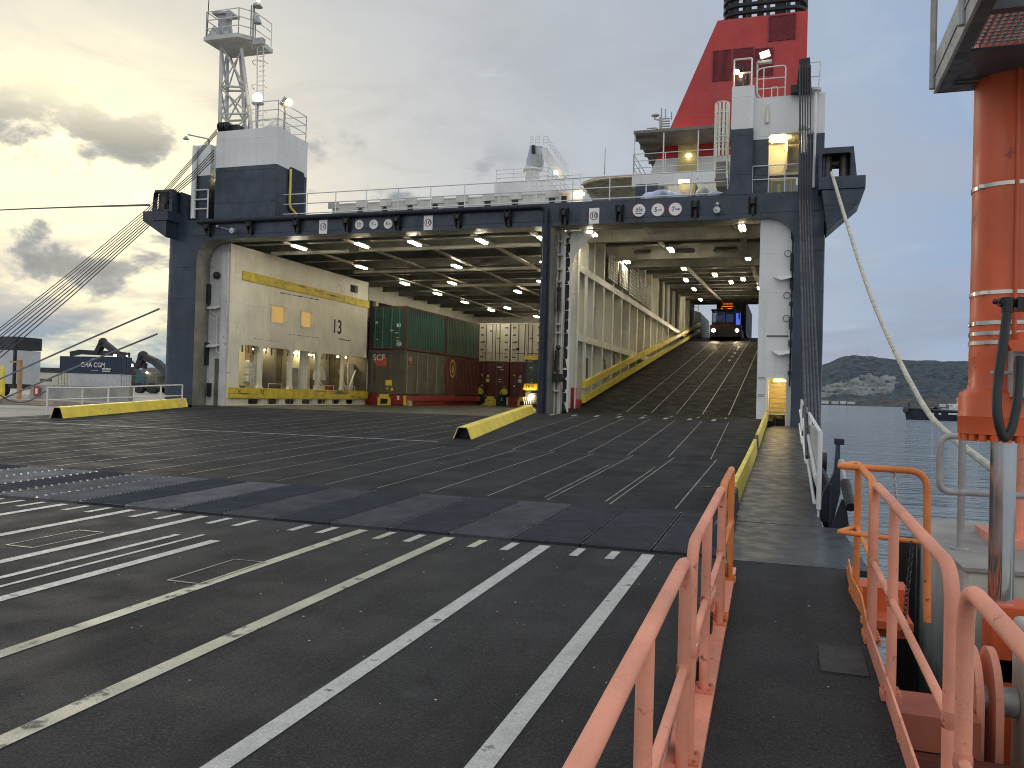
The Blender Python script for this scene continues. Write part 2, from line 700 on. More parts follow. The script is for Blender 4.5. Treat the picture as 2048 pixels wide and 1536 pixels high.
# gaps of glow round the hidden sun
glow = mth('MULTIPLY', smooth(sdot, .974, .9965), smooth(strat, .62, .40))
base = mixc(mth('MULTIPLY', glow, .72), base, (1.22, 1.16, .76))
# broken cumulus towards the sun
cm = N.new('ShaderNodeMapping')
cm.inputs['Scale'].default_value = (1, 1, 1.7)
L.new(dirn, cm.inputs['Vector'])
cum = noise_tex(CUM_S, 8, .58, cm.outputs[0], CUM_W, .2)
band = mth('MULTIPLY', smooth(dz, .03, .10), smooth(dz, .24, .32, 1, 0))
sunw = smooth(sdot, .84, .95, .0, 1)
mask = mth('MULTIPLY', smooth(cum, .512, .595), mth('MULTIPLY', band, sunw))
base = mixc(mth('MULTIPLY', mask, .8), base, mixc(smooth(cum, .53, .66), (.41, .43, .46), (.165, .195, .24)))
L.new(base, bg.inputs['Color'])

sun_d = bpy.data.lights.new('sun', 'SUN')
sun_d.energy = .55
sun_d.angle = math.radians(14)
sun_d.color = (1, .88, .68)
sun = bpy.data.objects.new('sun', sun_d)
COL.objects.link(sun)
sun.rotation_euler = (-SD).to_track_quat('-Z', 'Y').to_euler()

# ------------------------------------------------------------------ water
WZ = -2.6
m = bpy.data.materials.new('harbour_water')
m.use_nodes = True
nt = m.node_tree
N, L = nt.nodes, nt.links
b = N['Principled BSDF']
b.inputs['Base Color'].default_value = (.28, .335, .36, 1)
b.inputs['Specular IOR Level'].default_value = .9
b.inputs['Roughness'].default_value = .07
b.inputs['IOR'].default_value = 1.42
geo = N.new('ShaderNodeNewGeometry')
hs = []
for sc, rot, w in (((.10, .30, 1), .15, 1.5), ((.42, 1.2, 1), .2, .75), ((1.5, 3.9, 1), .1, .22)):
    mp = N.new('ShaderNodeMapping')
    mp.inputs['Scale'].default_value = sc
    mp.inputs['Rotation'].default_value = (0, 0, rot)
    L.new(geo.outputs['Position'], mp.inputs['Vector'])
    t = N.new('ShaderNodeTexNoise')
    t.inputs['Scale'].default_value = 1
    t.inputs['Detail'].default_value = 4
    L.new(mp.outputs[0], t.inputs['Vector'])
    hs.append(mth('MULTIPLY', t.outputs['Fac'], w))
bp = N.new('ShaderNodeBump')
bp.inputs['Strength'].default_value = .9
bp.inputs['Distance'].default_value = 1.0
L.new(mth('ADD', mth('ADD', hs[0], hs[1]), hs[2]), bp.inputs['Height'])
L.new(bp.outputs[0], b.inputs['Normal'])
WATER = m
MB().quad((-4000, -400, WZ), (9000, -400, WZ), (9000, 9000, WZ), (-4000, 9000, WZ)).build('water', WATER, kind='structure', fix=False)
MB().quad((-4000, -400, -14), (9000, -400, -14), (9000, 9000, -14), (-4000, 9000, -14)).build('seabed', mat('seabed_mud', (.03, .035, .03), .9), kind='structure', fix=False)

# ------------------------------------------------------------------ far hills with the quarry
HY0 = 2500.
prof = [(1480, 770), (1560, 748), (1640, 731), (1665, 722), (1690, 712), (1706, 709.5), (1724, 712), (1745, 713), (1762, 716), (1790, 718.5),
        (1830, 721), (1870, 720.5), (1885, 723), (1930, 722), (1990, 725), (2060, 729), (2150, 738), (2300, 752), (2500, 775)]
QP = [(1628, 783), (1640, 770), (1672, 768), (1690, 763), (1727, 749), (1790, 754), (1797, 764), (1788, 776), (1770, 788), (1720, 790), (1690, 786), (1660, 792), (1640, 795)]


def inside(p, poly):
    c = False
    for i in range(len(poly)):
        a, b_ = poly[i], poly[i - 1]
        if (a[1] > p[1]) != (b_[1] > p[1]) and p[0] < (b_[0] - a[0]) * (p[1] - a[1]) / (b_[1] - a[1]) + a[0]:
            c = not c
    return c


NU, NV = 330, 46
hv, hf, hm = [], [], []
for i in range(NU + 1):
    u = 1480 + (2500 - 1480) * i / NU
    for k in range(len(prof) - 1):
        if prof[k][0] <= u <= prof[k + 1][0]:
            s = (u - prof[k][0]) / (prof[k + 1][0] - prof[k][0])
            vtop = prof[k][1] + s * (prof[k + 1][1] - prof[k][1])
    vtop += 1.6 * noise.noise((u * .045, 3, 1)) + .8 * noise.noise((u * .35, 7, 1))
    top = at_y(u, vtop, HY0 + 900)
    shore = at_z(u, 700, 0) if False else None
    q = ray(u, 800)
    x0 = q.x / q.y
    for j in range(NV + 1):
        s = j / NV
        Y = HY0 + 900 * s
        x = x0 * HY0 * (1 - s) + top.x * s
        h = WZ - 1 + (top.z - WZ + 1) * (s ** .92)
        amp = 12 * math.sin(PI * min(1, s)) ** .6
        p = V((x * .012, Y * .02, 0))
        h += amp * (noise.noise(p) + .6 * noise.noise(p * 3.1) + .35 * noise.noise(p * 8)) * (1 if s < .97 else .3)
        hv.append((x, Y, h))
HC = []
for i in range(NU):
    for j in range(NV):
        a = i * (NV + 1) + j
        hf.append((a, a + NV + 1, a + NV + 2, a + 1))
        c = sum((V(hv[k]) for k in hf[-1]), V()) / 4
        d = c - CAM
        z = d.dot(CF)
        pu, pv = 1024 + F_PX * d.dot(CR) / z, 768 - F_PX * d.dot(CU) / z
        jit = 5 * noise.noise((pu * .09, pv * .16, 4))
        q = inside((pu + jit, pv + jit * .7), QP) and noise.noise((pu * .05 + pv * .09, pv * .22, 9)) < .40
        hm.append(1 if q else (2 if pv > 797 else 0))
BUSH = mat('bush_covered_hill', (.036, .052, .062), .95, var=.55, vs=.05, bump=0)  # bluish tint of distance haze is mixed into the bush colour
QROCK = mat('quarry_rock', (.15, .155, .15), .95, var=.55, vs=.035, streak=.3)
SHORE = mat('shore_ground', (.055, .055, .05), .95, var=.4, vs=.05)
hb = MB()
hb.add(hv, hf)
hb.m = hm
hb.build('hills', [BUSH, QROCK, SHORE], kind='structure', fix=False)
for u, v0, v1, n in ((1713, 710, 703, 'tallest'), (1735, 713, 699, 'slender'), (1756, 716, 709, 'short')):
    p0, p1 = at_y(u, v0 + 2, HY0 + 880), at_y(u + .4, v1, HY0 + 880)
    if n == 'slender':
        lab = 'tallest of the three radio masts on the hilltop across the water'
    elif n == 'tallest':
        lab = 'middle-height radio mast on the hilltop, beside the highest point of the ridge'
    else:
        lab = 'shortest radio mast on the hilltop across the water'
    tag(MB().cyl(p0, p1, 1.1, .5, 6).build('radio_mast', STEEL, org=p0), lab, 'mast', 'radio masts on the hilltop')
SHEDW = mat('far_shed_white', (.62, .62, .60), .6)
SHEDR = mat('far_shed_roof', (.30, .31, .32), .6)
for k, (u, w, h, lab) in enumerate(((1646, 17, 4.4, 'long white shed on the far shore closest to the ship post'), (1670, 11, 3.2, 'small white shed on the far shore below the quarry'),
                                    (1686, 9, 4.6, 'tall narrow white shed on the far shore below the quarry'), (1702, 12, 3.4, 'low white shed at the end of the row on the far shore'),
                                    (1885, 9, 4, 'lone white building on the far shore above the tug bow'))):
    p = at_y(u, 806, HY0 + 25)
    x, y, z0 = p.x, HY0 + 25, WZ + 3
    w, h = w * 1.7, h * 1.5
    t = thing('shore_shed', lab, 'shed', (x, y, z0), 0, 'sheds along the far shore')
    part(MB().box(x - w / 2, x + w / 2, y - 6, y + 6, z0 - 5, z0 + h), 'wall', SHEDW, t)
    part(MB().prism([(x - w / 2 - 1, y - 7, z0 + h), (x - w / 2 - 1, y + 7, z0 + h), (x - w / 2 - 1, y, z0 + h + 3)], (w + 2, 0, 0)), 'roof', SHEDR, t)

# ------------------------------------------------------------------ quay (port side)
QZ = .42
q = MB()
q.box(-900, -25.4, 12.0, 900, -6, QZ)
q.box(-900, -14, -60, 12.0, -6, -.35)
q.build('quay_ground', QUAYM, kind='structure', bevel=.05)
# breakwater bank far behind
MB().box(-900, -30, 330, 360, 0, 9).build('breakwater', mat('dark_rock_bank', (.045, .05, .055), .95, var=.5, vs=.3), kind='structure')

# ------------------------------------------------------------------ linkspan roadway and its markings
LX0, LX1 = -15.5, .56
y0, y1 = -4., 8.12
road = MB()
road.add([(LX0, y0, zl(y0)), (LX1, y0, zl(y0)), (LX1, y1, zl(y1)), (LX0, y1, zl(y1)),
          (LX0, y0, zl(y0) - .5), (LX1, y0, zl(y0) - .5), (LX1, y1, zl(y1) - .5), (LX0, y1, zl(y1) - .5)],
         [(0, 1, 2, 3), (7, 6, 5, 4), (0, 4, 5, 1), (1, 5, 6, 2), (2, 6, 7, 3), (3, 7, 4, 0)])
road = road.build('linkspan_roadway', ASPH, kind='structure', smooth=False)


def strip(x0, ya, x1, yb, w, m, name='lane_marking', parent=road, zf=zl, lift=.004, seg=1):
    b_ = MB()
    for i in range(seg):
        s0, s1 = i / seg, (i + 1) / seg
        A = (x0 + (x1 - x0) * s0, ya + (yb - ya) * s0)
        B = (x0 + (x1 - x0) * s1, ya + (yb - ya) * s1)
        b_.quad((A[0] - w / 2, A[1], zf(A[1]) + lift), (A[0] + w / 2, A[1], zf(A[1]) + lift),
                (B[0] + w / 2, B[1], zf(B[1]) + lift), (B[0] - w / 2, B[1], zf(B[1]) + lift))
    return part(b_, name, m, parent, smooth=False, fix=False)


for k in range(-1, 14):
    x = -1.20 - 1.03 * k
    w = .118
    mm = LINEY if k in (2, 3) else LINEW
    if k >= 0:
        strip(x + .03, -3.5, x - (.03 if k < 3 else .0), 8.02 if k != 4 else 6.9, w, mm)
    for t in (1, 2):
        xx = x - 1.03 * t / 3
        if xx < .5:
            strip(xx, 7.66 - .02 * (k % 3), xx, 8.03, .085, LINEY if k in (1, 2) and t == 2 else LINEW)
# doubled line and worn extra stripes in the middle of the carriageway
strip(-5.62, 2.5, -5.62, 7.1, .05, LINEW)
strip(-5.86, 2.5, -5.86, 7.0, .075, LINEW)
for xx in (.07, .30):
    pass
strip(-7.5, 8.06, .5, 8.06, .05, LINEW)
# worn outline of two inspection hatches
for (cx, cy) in ((-4.47, 5.85), (-6.75, 6.35)):
    for s in (-1, 1):
        strip(cx + s * .16, cy - .42, cx + s * .16, cy + .42, .02, LINET)
    for s in (-1, 1):
        part(MB().quad((cx - .16, cy + s * .42 - .012, zl(cy) + s * .42 * LS + .005), (cx + .16, cy + s * .42 - .012, zl(cy) + s * .42 * LS + .005),
                       (cx + .16, cy + s * .42 + .012, zl(cy) + s * .42 * LS + .0055), (cx - .16, cy + s * .42 + .012, zl(cy) + s * .42 * LS + .0055)), 'lane_marking', LINET, road, smooth=False, fix=False)
# walkway hatch
hx0, hx1, hy0, hy1 = .22, .48, 5.15, 5.75
part(MB().box(hx0, hx1, hy0, hy1, zl(hy0) - .01, zl(hy0) + .012), 'hatch_cover', mat('rusty_hatch_steel', (.026, .025, .024), .8, var=.3, rust=.25, rcol=(.09, .045, .03), rs=6, grain=.5), road)
# litter specks and pebbles on the asphalt
peb = MB()
for i in range(150):
    x, y = random.uniform(-7, .3), random.uniform(2.4, 7.8)
    if -.7 < x < -.25:
        continue
    r = random.uniform(.0025, .007)
    peb.ball((x, y, zl(y) + r * .3), r, 6, 4, sc=(1.5, 1, .6))
tag(peb.build('road_grit', mat('pale_grit', (.33, .32, .29), .9, var=.4, vs=20)), 'pale grit scattered over the dark roadway', 'grit', kind='stuff')
# tyre-black skid marks as a very thin worn film are part of the asphalt material

# ------------------------------------------------------------------ orange guard rails beside the walkway
def PL(u, v, h):
    return at_z(u, v, h, LS)


def P2(x, y, h):
    return V((x, y, zl(y) + h))


RT = .026


def guard_section(label, xa, ya, xb, yb, posts, mats, h=1.0, rad=.16, ends=(True, True), base=None, grp='orange guard rails along the walkway', midh=.5):
    t = thing('guard_rail', label, 'guard rail', (xa, ya, zl(ya)), 0, grp)

    def at(s, hh):
        return P2(xa + (xb - xa) * s, ya + (yb - ya) * s, hh)
    top = [at(0, h), at(1, h)]
    if ends[0]:
        top = [at(0, .02)] + top
    if ends[1]:
        top = top + [at(1, .02)]
    part(MB().tube(round_line(top, rad, 7), RT, 14), 'top_rail', mats, t)
    part(MB().tube([at(.0, midh), at(1, midh)], RT * .72, 10), 'mid_rail', mats, t)
    for s in posts:
        part(MB().cyl(at(s, .0), at(s, h - .01), RT, n=14), 'post', mats, t)
    for s in ([0] if ends[0] else []) + list(posts) + ([1] if ends[1] else []):
        part(MB().lathe([(RT, -.03), (RT + .004, -.012), (RT + .004, .012), (RT, .03)], at(s, midh), 14), 'weld_collar', SALR if mats is SALMON else mats, t)
        c_ = at(s, 0)
        wr = MB().box(c_.x - .05, c_.x + .05, c_.y - .06, c_.y + .06, c_.z + .005, c_.z + .042)
        for a_, b2 in ((-.035, -.045), (.035, .045), (-.035, .045), (.035, -.045)):
            wr.cyl((c_.x + a_, c_.y + b2, c_.z + .04), (c_.x + a_, c_.y + b2, c_.z + .056), .009, n=6)
        part(wr, 'foot_plate', SALR if mats is SALMON else mats, t)
    return t, at


# near (left-hand) line: three sections standing on a raised orange kerb plate
XL = lambda y: -.322 - .0142 * y
kerb = thing('walkway_kerb', 'flat flaking orange kerb plate carrying the guard rail between roadway and walkway', 'kerb', (-.45, 3, zl(3)))
kp = MB()
ya, yb = .6, 7.66
for a, b_ in ((ya, yb),):
    xa0, xa1, xb0, xb1 = XL(a) - .20, XL(a) + .08, XL(b_) - .09, XL(b_) + .035
    kp.prism([(xa0, a, zl(a)), (xa1, a, zl(a)), (xa1, a, zl(a) + .035), (xa0, a, zl(a) + .035)], (0, 0, 0)) if False else None
    vs = [(xa0, a, zl(a) - .01), (xa1, a, zl(a) - .01), (xa1, a, zl(a) + .03), (xa0, a, zl(a) + .03),
          (xb0, b_, zl(b_) - .01), (xb1, b_, zl(b_) - .01), (xb1, b_, zl(b_) + .03), (xb0, b_, zl(b_) + .03)]
    kp.add(vs, [(0, 1, 2, 3), (7, 6, 5, 4), (0, 4, 5, 1), (1, 5, 6, 2), (2, 6, 7, 3), (3, 7, 4, 0)])
part(kp, 'base_plate', SALMON, kerb)
FLAKE = mat('flaking_salmon_paint', (.74, .24, .13), .6, var=.15, vs=4, rust=.62, rcol=(.62, .60, .57), rs=5, bump=.3, bs=60)
wp = MB()
wa, wb = 1.2, 7.2
wp.add([(XL(wa) - .13, wa, zl(wa) + .03), (XL(wa) - .12, wa, zl(wa) + .03), (XL(wa) - .085, wa, zl(wa) + .22), (XL(wa) - .095, wa, zl(wa) + .22),
        (XL(wb) - .055, wb, zl(wb) + .03), (XL(wb) - .047, wb, zl(wb) + .03), (XL(wb) - .03, wb, zl(wb) + .18), (XL(wb) - .038, wb, zl(wb) + .18)],
       [(0, 1, 2, 3), (7, 6, 5, 4), (0, 4, 5, 1), (1, 5, 6, 2), (2, 6, 7, 3), (3, 7, 4, 0)])
part(wp, 'toe_board', FLAKE, kerb)
bk = MB()
for y in (2.15, 2.95, 3.75, 4.65, 5.6, 6.5, 7.2):
    bk.box(XL(y) - .045, XL(y) - .03, y - .05, y + .05, zl(y) + .03, zl(y) + .15)
part(bk, 'bracket', RUBBER, kerb)

guard_section('nearest salmon guard rail between roadway and walkway, cut off by the frame', XL(.5), .5, XL(3.41), 3.41, (.62,), SALMON, h=.95, ends=(False, True))
guard_section('middle salmon guard rail between roadway and walkway', XL(3.67), 3.67, XL(5.82), 5.82, (.40,), SALMON, h=.95)
guard_section('short orange guard rail between roadway and walkway, beside the ship ramp', XL(6.0), 6.0, XL(7.2), 7.2, (), [RAILOR], h=.95, rad=.10)

# right-hand line
XR = .555
guard_section('nearest salmon guard rail on the water side, cut off by the frame', XR, .8, XR, 2.98, (.2,), SALMON, h=1.03, ends=(False, True), midh=.47)
guard_section('salmon guard rail section on the water side of the walkway beside the concrete block', XR, 3.20, XR, 5.86, (.62,), SALMON, h=1.03, midh=.52)
t, at = guard_section('orange guard rail section on the water side between the salmon rail and the end rail', XR, 5.98, XR, 7.3, (.93,), RAILOR, h=1.03, ends=(True, False), midh=.52)
# end rail that turns across the end of the linkspan
cor = at_z(1672, 932, 1.17)
P = at_z(1800, 985, 1.17)
cx, cy = .52, 8.15
e = thing('end_rail', 'orange end rail turning outwards over the water beside the ship ramp', 'guard rail', (cx, cy, zl(8)), 0, 'orange guard rails along the walkway')
pts = [P2(XR, 7.3, 1.03), V((cor.x, cor.y, 1.17)), V((cor.x + .62, cor.y - .1, 1.17)), V((cor.x + .62, cor.y - .25, .10))]
part(MB().tube(round_line(pts, .13, 7), RT, 14), 'top_rail', RAILOR, e)
pts = [P2(XR, 7.3, .52), V((cor.x + .02, cor.y - .1, .68)), V((cor.x + .62, cor.y - .2, .66))]
part(MB().tube(round_line(pts, .05, 4), RT * .72, 10), 'mid_rail', RAILOR, e)
# toe plate along the right edge of the walkway
k2 = thing('toe_plate', 'bent orange toe plate along the water side of the walkway', 'kerb', (XR, 5, zl(5)))
tp = MB()
pr = [(XR - .02, 7.75, .17), (XR - .035, 7.1, .15), (XR - .005, 6.6, .13), (XR - .03, 5.9, .13), (XR - .02, 4.6, .12), (XR - .02, 2.0, .12)]
for (xa, ya, ha), (xb, yb, hb_) in zip(pr, pr[1:]):
    tp.add([(xa - .006, ya, zl(ya) - .05), (xa + .006, ya, zl(ya) - .05), (xa + .006, ya, zl(ya) + ha), (xa - .006, ya, zl(ya) + ha),
            (xb - .006, yb, zl(yb) - .05), (xb + .006, yb, zl(yb) - .05), (xb + .006, yb, zl(yb) + hb_), (xb - .006, yb, zl(yb) + hb_)],
           [(0, 1, 2, 3), (7, 6, 5, 4), (0, 4, 5, 1), (1, 5, 6, 2), (2, 6, 7, 3), (3, 7, 4, 0)])
tp2 = MB()
tp2.v, tp2.f, tp2.m = tp.v[:24], tp.f[:18], tp.m[:18]
tp3 = MB()
tp3.v, tp3.f, tp3.m = tp.v[24:], [tuple(i - 24 for i in f) for f in tp.f[18:]], tp.m[18:]
part(tp2, 'plate', RAILOR, k2, 'bright orange end of the toe plate')
part(tp3, 'plate', SALMON, k2, 'faded salmon part of the toe plate')
tb = MB()
for y in (6.35, 5.3, 4.3, 3.3):
    tb.box(XR - .03, XR - .015, y - .03, y + .03, zl(y) - .02, zl(y) + .04)
part(tb, 'clip', SALMON, k2)
# chains
def chain(label, p0, p1, n, m, r=.022):
    p0, p1 = V(p0), V(p1)
    c = MB()
    d = (p1 - p0).normalized()
    s = d.orthogonal().normalized()
    tt = d.cross(s)
    st = (p1 - p0).length / n
    for i in range(n):
        cen = p0.lerp(p1, (i + .5) / n)
        ax = s if i % 2 else tt
        ring = [cen + d * (math.cos(a) * st * .68) + ax * (math.sin(a) * r * .62) for a in [2 * PI * k / 10 for k in range(11)]]
        c.tube(ring, .0045, 5, 0)
    return tag(c.build('safety_chain', m, org=p0), label, 'chain', 'chains on the end rail')


tp_ = V((cor.x + .40, cor.y - .06, 1.17))
chain('pale chain hanging from the orange end rail', tp_ - V((0, 0, .03)), tp_ + V((.0, -.35, -.36)), 13, STEEL)
chain('dark chain hanging low below the orange mid rail', V((cor.x + .52, cor.y - .2, .66)), V((cor.x + .40, cor.y - .75, .12)), 20, BLACK)

# orange linkspan edge structure below the rails
ed = thing('linkspan_frame', 'rusty orange steel frame under the water side edge of the linkspan', 'steel frame', (.7, 6, -.3))
part(MB().box(.575, .985, 7.55, 7.9, -.27, .13).box(.53, .60, 7.5, 7.95, .0, .21).box(.62, .98, 7.2, 7.55, -.12, -.06), 'end_beam', mat('rusty_orange_steel', (.62, .13, .04), .55, var=.25, rust=.32, rcol=(.10, .05, .035), rs=4), ed)
part(MB().box(.58, 1.02, 5.02, 5.42, -.22, -.03), 'side_beam', mat('salmon_box_beam', (.42, .12, .065), .6, var=.2, rust=.15), ed)
part(MB().box(.57, .60, -2, 5.0, -1.3, -.06).box(.60, 1.28, 4.9, 5.0, -1.8, -.22), 'web', mat('dark_red_steel', (.14, .035, .022), .7, var=.3, rust=.2), ed)

def tide_mark(m, z0, z1, f):
    nt = m.node_tree
    N, L = nt.nodes, nt.links
    b_ = N['Principled BSDF']
    src = b_.inputs['Base Color'].links[0].from_socket
    geo = N.new('ShaderNodeNewGeometry')
    sx = N.new('ShaderNodeSeparateXYZ')
    L.new(geo.outputs['Position'], sx.inputs[0])
    t = N.new('ShaderNodeTexNoise')
    t.inputs['Scale'].default_value = 3.
    t.inputs['Detail'].default_value = 6
    L.new(geo.outputs['Position'], t.inputs['Vector'])
    ad = N.new('ShaderNodeMath')
    ad.operation = 'MULTIPLY_ADD'
    L.new(t.outputs['Fac'], ad.inputs[0])
    ad.inputs[1].default_value = .9
    L.new(sx.outputs[2], ad.inputs[2])
    mr = N.new('ShaderNodeMapRange')
    mr.interpolation_type = 'SMOOTHSTEP'
    mr.inputs['From Min'].default_value = z0
    mr.inputs['From Max'].default_value = z1
    mr.inputs['To Min'].default_value = f
    mr.inputs['To Max'].default_value = 0
    L.new(ad.outputs[0], mr.inputs['Value'])
    mx = N.new('ShaderNodeMix')
    mx.data_type = 'RGBA'
    L.new(mr.outputs[0], mx.inputs['Factor'])
    L.new(src, mx.inputs[6])
    mx.inputs[7].default_value = (.022, .024, .022, 1)
    L.new(mx.outputs[2], b_.inputs['Base Color'])


tide_mark(CONCW, -.75, .15, .92)
# ------------------------------------------------------------------ concrete dolphin blocks, fender, grey rail
d1 = thing('concrete_block', 'rain streaked concrete mooring block carrying the grey handrail', 'concrete block', (1.33, 7.2, -3), 0, 'concrete blocks of the dolphin')
part(MB().box(1.32, 6.0, 7.15, 10.0, -4, .40), 'block', [CONCW], d1, bevel=.04)
part(MB().box(1.30, 6.02, 7.13, 10.02, .40, .43), 'top_slab', [CONC], d1)
d2 = thing('concrete_wall', 'pale concrete wall in front of the orange clevis, nearest to the walkway', 'concrete wall', (1.29, 5, -3), 0, 'concrete blocks of the dolphin')
part(MB().box(1.285, 4.5, 4.4, 5.6, -4, .44), 'block', [CONCW], d2, bevel=.03)
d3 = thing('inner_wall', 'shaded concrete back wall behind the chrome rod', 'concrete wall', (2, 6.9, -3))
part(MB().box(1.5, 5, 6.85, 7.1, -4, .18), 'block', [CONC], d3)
tag(MB().box(1.09, 1.275, 9.3, 9.6, -3, .28).build('fender_strip', RUBBER, org=(1.2, 8.3, 0)), 'tall black rubber fender on the side of the concrete block', 'fender')

gr = thing('grey_handrail', 'grey galvanised handrail with rounded end on the concrete block', 'guard rail', (1.46, 8.0, .43))
a = at_y(1925, 873, 8.0)
zt = a.z
zb = at_y(1925, 985, 8.0).z
xp = a.x
xl = at_y(1880, 900, 8.0).x
part(MB().tube(round_line([(xp + 1.6, 8.0, zt), (xl, 8.0, zt), (xl, 8.0, zb), (xp + 1.6, 8.0, zb)], .10, 7), .028, 14), 'loop_rail', GREYST, gr)
part(MB().cyl((xp, 8.0, .43), (xp, 8.0, zt), .029, n=14).cyl((xp + 1.4, 8, .43), (xp + 1.4, 8, zt), .029, n=14), 'post', GREYST, gr)
part(MB().cyl((xp, 8, .43), (xp, 8, .445), .075, n=16).ball((xp, 8, zt), .04).ball((xp, 8, zb), .04), 'base_flange', GREYST, gr)

# ------------------------------------------------------------------ hydraulic lifting cylinder
HX, HY = 1.312, 6.0
hc = thing('hydraulic_cylinder', 'large glossy orange hydraulic lifting cylinder with chrome rod', 'hydraulic cylinder', (HX, HY, 0))
part(MB().lathe([(.205, 4.9), (.205, 2.02), (.207, 2.0), (.207, 1.96), (.205, 1.94), (.205, 1.80), (.215, 1.77), (.255, 1.745), (.262, 1.72), (.262, 1.60), (.264, 1.595), (.262, 1.59), (.262, 1.485)], (HX, HY, 0), 48), 'barrel', ORANGE, hc)
fb = MB()
fb.cyl((HX, HY, 1.485), (HX, HY, 1.45), .20, n=32)
for k in range(22):
    a = 2 * PI * k / 22
    fb.cyl((HX + .235 * math.cos(a), HY + .235 * math.sin(a), 1.487), (HX + .235 * math.cos(a), HY + .235 * math.sin(a), 1.44), .024, n=8)
part(fb, 'gland_bolt', ORANGE, hc)
part(MB().cyl((HX, HY, .40), (HX, HY, 1.46), .073, n=32), 'rod', CHROME, hc)
for z, tl in ((2.855, .01), (2.34, 0), (2.235, 0), (2.15, 0), (2.06, 0)):
    z = {2.855: at_y(1990, 366, 5.8).z, 2.34: at_y(1990, 583, 5.8).z, 2.235: at_y(1990, 644, 5.8).z, 2.15: at_y(1990, 665, 5.8).z, 2.06: at_y(1990, 684, 5.8).z}[z]
    if z < 2.01 + .0:
        pass
    bb = MB().lathe([(.2085, -.012), (.2115, -.012), (.2115, .012), (.2085, .012)], (HX, HY, z), 40)
    a = PI * (1.18 + .04 * (z * 7 % 3))
    cxx, cyy = HX + .212 * math.cos(a), HY + .212 * math.sin(a)
    bb.box(cxx - .022, cxx + .022, cyy - .012, cyy + .006, z - .011, z + .011)
    part(bb, 'clamp_band', mat('clamp_steel', (.55, .53, .46), .25, .8, var=.2) if 'clamp_steel' not in bpy.data.materials else bpy.data.materials['clamp_steel'], hc)
# pipe running down the barrel on the camera side, valve block and tray
px = at_y(2036, 300, 5.78)
pp = MB().tube([(px.x, 5.775, 4.8), (px.x, 5.775, 2.02)], .011, 8)
part(pp, 'oil_pipe', ORANGE, hc)
vx = px.x
part(MB().box(vx - .03, vx + .12, 5.66, 5.79, 1.72, 2.0).box(vx - .012, vx + .02, 5.62, 5.66, 1.78, 1.94).cyl((vx - .14, 5.70, 1.865), (vx - .03, 5.70, 1.865), .012), 'valve_block', GREYST, hc)
part(MB().prism([(vx - .075, 5.60, 2.045), (vx + .16, 5.60, 2.045), (vx + .16, 5.80, 2.045), (vx - .075, 5.80, 2.045)], (0, 0, .012)).prism([(vx - .075, 5.60, 2.045), (vx - .05, 5.60, 1.99), (vx + .16, 5.60, 1.985), (vx + .16, 5.60, 2.045)], (0, .012, 0)).box(vx - .005, vx + .06, 5.64, 5.75, 2.057, 2.11), 'splash_tray', ORANGE, hc)
ha, hb2 = at_y(2012, 625, 5.55), at_y(1992, 780, 5.5)
fit = at_y(2015, 605, 5.6)
part(MB().cyl(fit - V((.045, 0, 0)), fit + V((.11, .05, 0)), .026, n=12).cyl(fit + V((0, 0, .03)), fit - V((0, 0, .06)), .034, n=12).ball(fit + V((-.065, 0, .005)), .016).box(fit.x + .05, fit.x + .10, fit.y - .02, fit.y + .06, fit.z - .05, fit.z + .03), 'hose_fitting', BLACK, hc)
hp = [fit - V((0, 0, .05)), at_y(2006, 690, 5.5), at_y(1995, 770, 5.45), at_y(1995, 830, 5.42), at_y(2004, 868, 5.42), at_y(2013, 874, 5.43), at_y(2025, 850, 5.45), at_y(2036, 790, 5.5), at_y(2039, 715, 5.6)]
cv = []
for i in range(len(hp) - 1):
    p0, p1, p2, p3 = hp[max(0, i - 1)], hp[i], hp[i + 1], hp[min(len(hp) - 1, i + 2)]
    for k in range(5):
        s = k / 5
        cv.append(.5 * ((2 * p1) + (p2 - p0) * s + (2 * p0 - 5 * p1 + 4 * p2 - p3) * s * s + (3 * p1 - p0 - 3 * p2 + p3) * s ** 3))
cv.append(hp[-1])
part(MB().tube(cv, .026, 12), 'hose', RUBBER, hc)
# clevis and lug plates
cl = MB()
cl.box(HX - .075, HX + .16, 5.86, 6.14, -.05, .43)
cl.prism([(HX - .075, 5.86, .1), (HX - .075, 5.86, -.02), (HX - .05, 5.86, -.75), (HX + .16, 5.86, -.75), (HX + .16, 5.86, .1)], (0, .28, 0))
part(cl, 'clevis', ORANGE, hc, bevel=.012)
lug = MB()
for xx in (1.03, 1.125):
    lug.prism([(xx, 5.45 + .26 * math.cos(a), -.03 + .30 * math.sin(a)) for a in [PI * k / 14 for k in range(15)]] + [(xx, 5.19, -1.2), (xx, 5.71, -1.2)], (.04, 0, 0))
tag(lug.build('lug_plate', SALMON, org=(1.05, 5.4, -1)), 'rounded salmon lug plates holding the pin of the orange clevis', 'lug')
tag(MB().cyl((.97, 5.45, -.03), (1.28, 5.45, -.03), .085, n=20).build('hinge_pin', STEEL, org=(.97, 5.45, -.03)), 'grey steel hinge pin through the salmon lug plates', 'pin')
# second orange column behind, right edge
oc = thing('orange_column', 'salmon orange column foot on the concrete behind the chrome rod', 'column', (1.86, 9, .43))
xq = at_y(2040, 960, 8.6).x
part(MB().box(xq - .05, xq + .5, 8.5, 9.0, .5, 1.50), 'shaft', ORANGE, oc, bevel=.02)
part(MB().cyl((xq - .04, 8.45, .5), (xq - .04, 8.45, 1.52), .045, n=12), 'pipe', SALMON, oc)
part(MB().box(xq - .24, xq + .7, 8.25, 9.2, .43, .50), 'foot_plate', SALMON, oc)

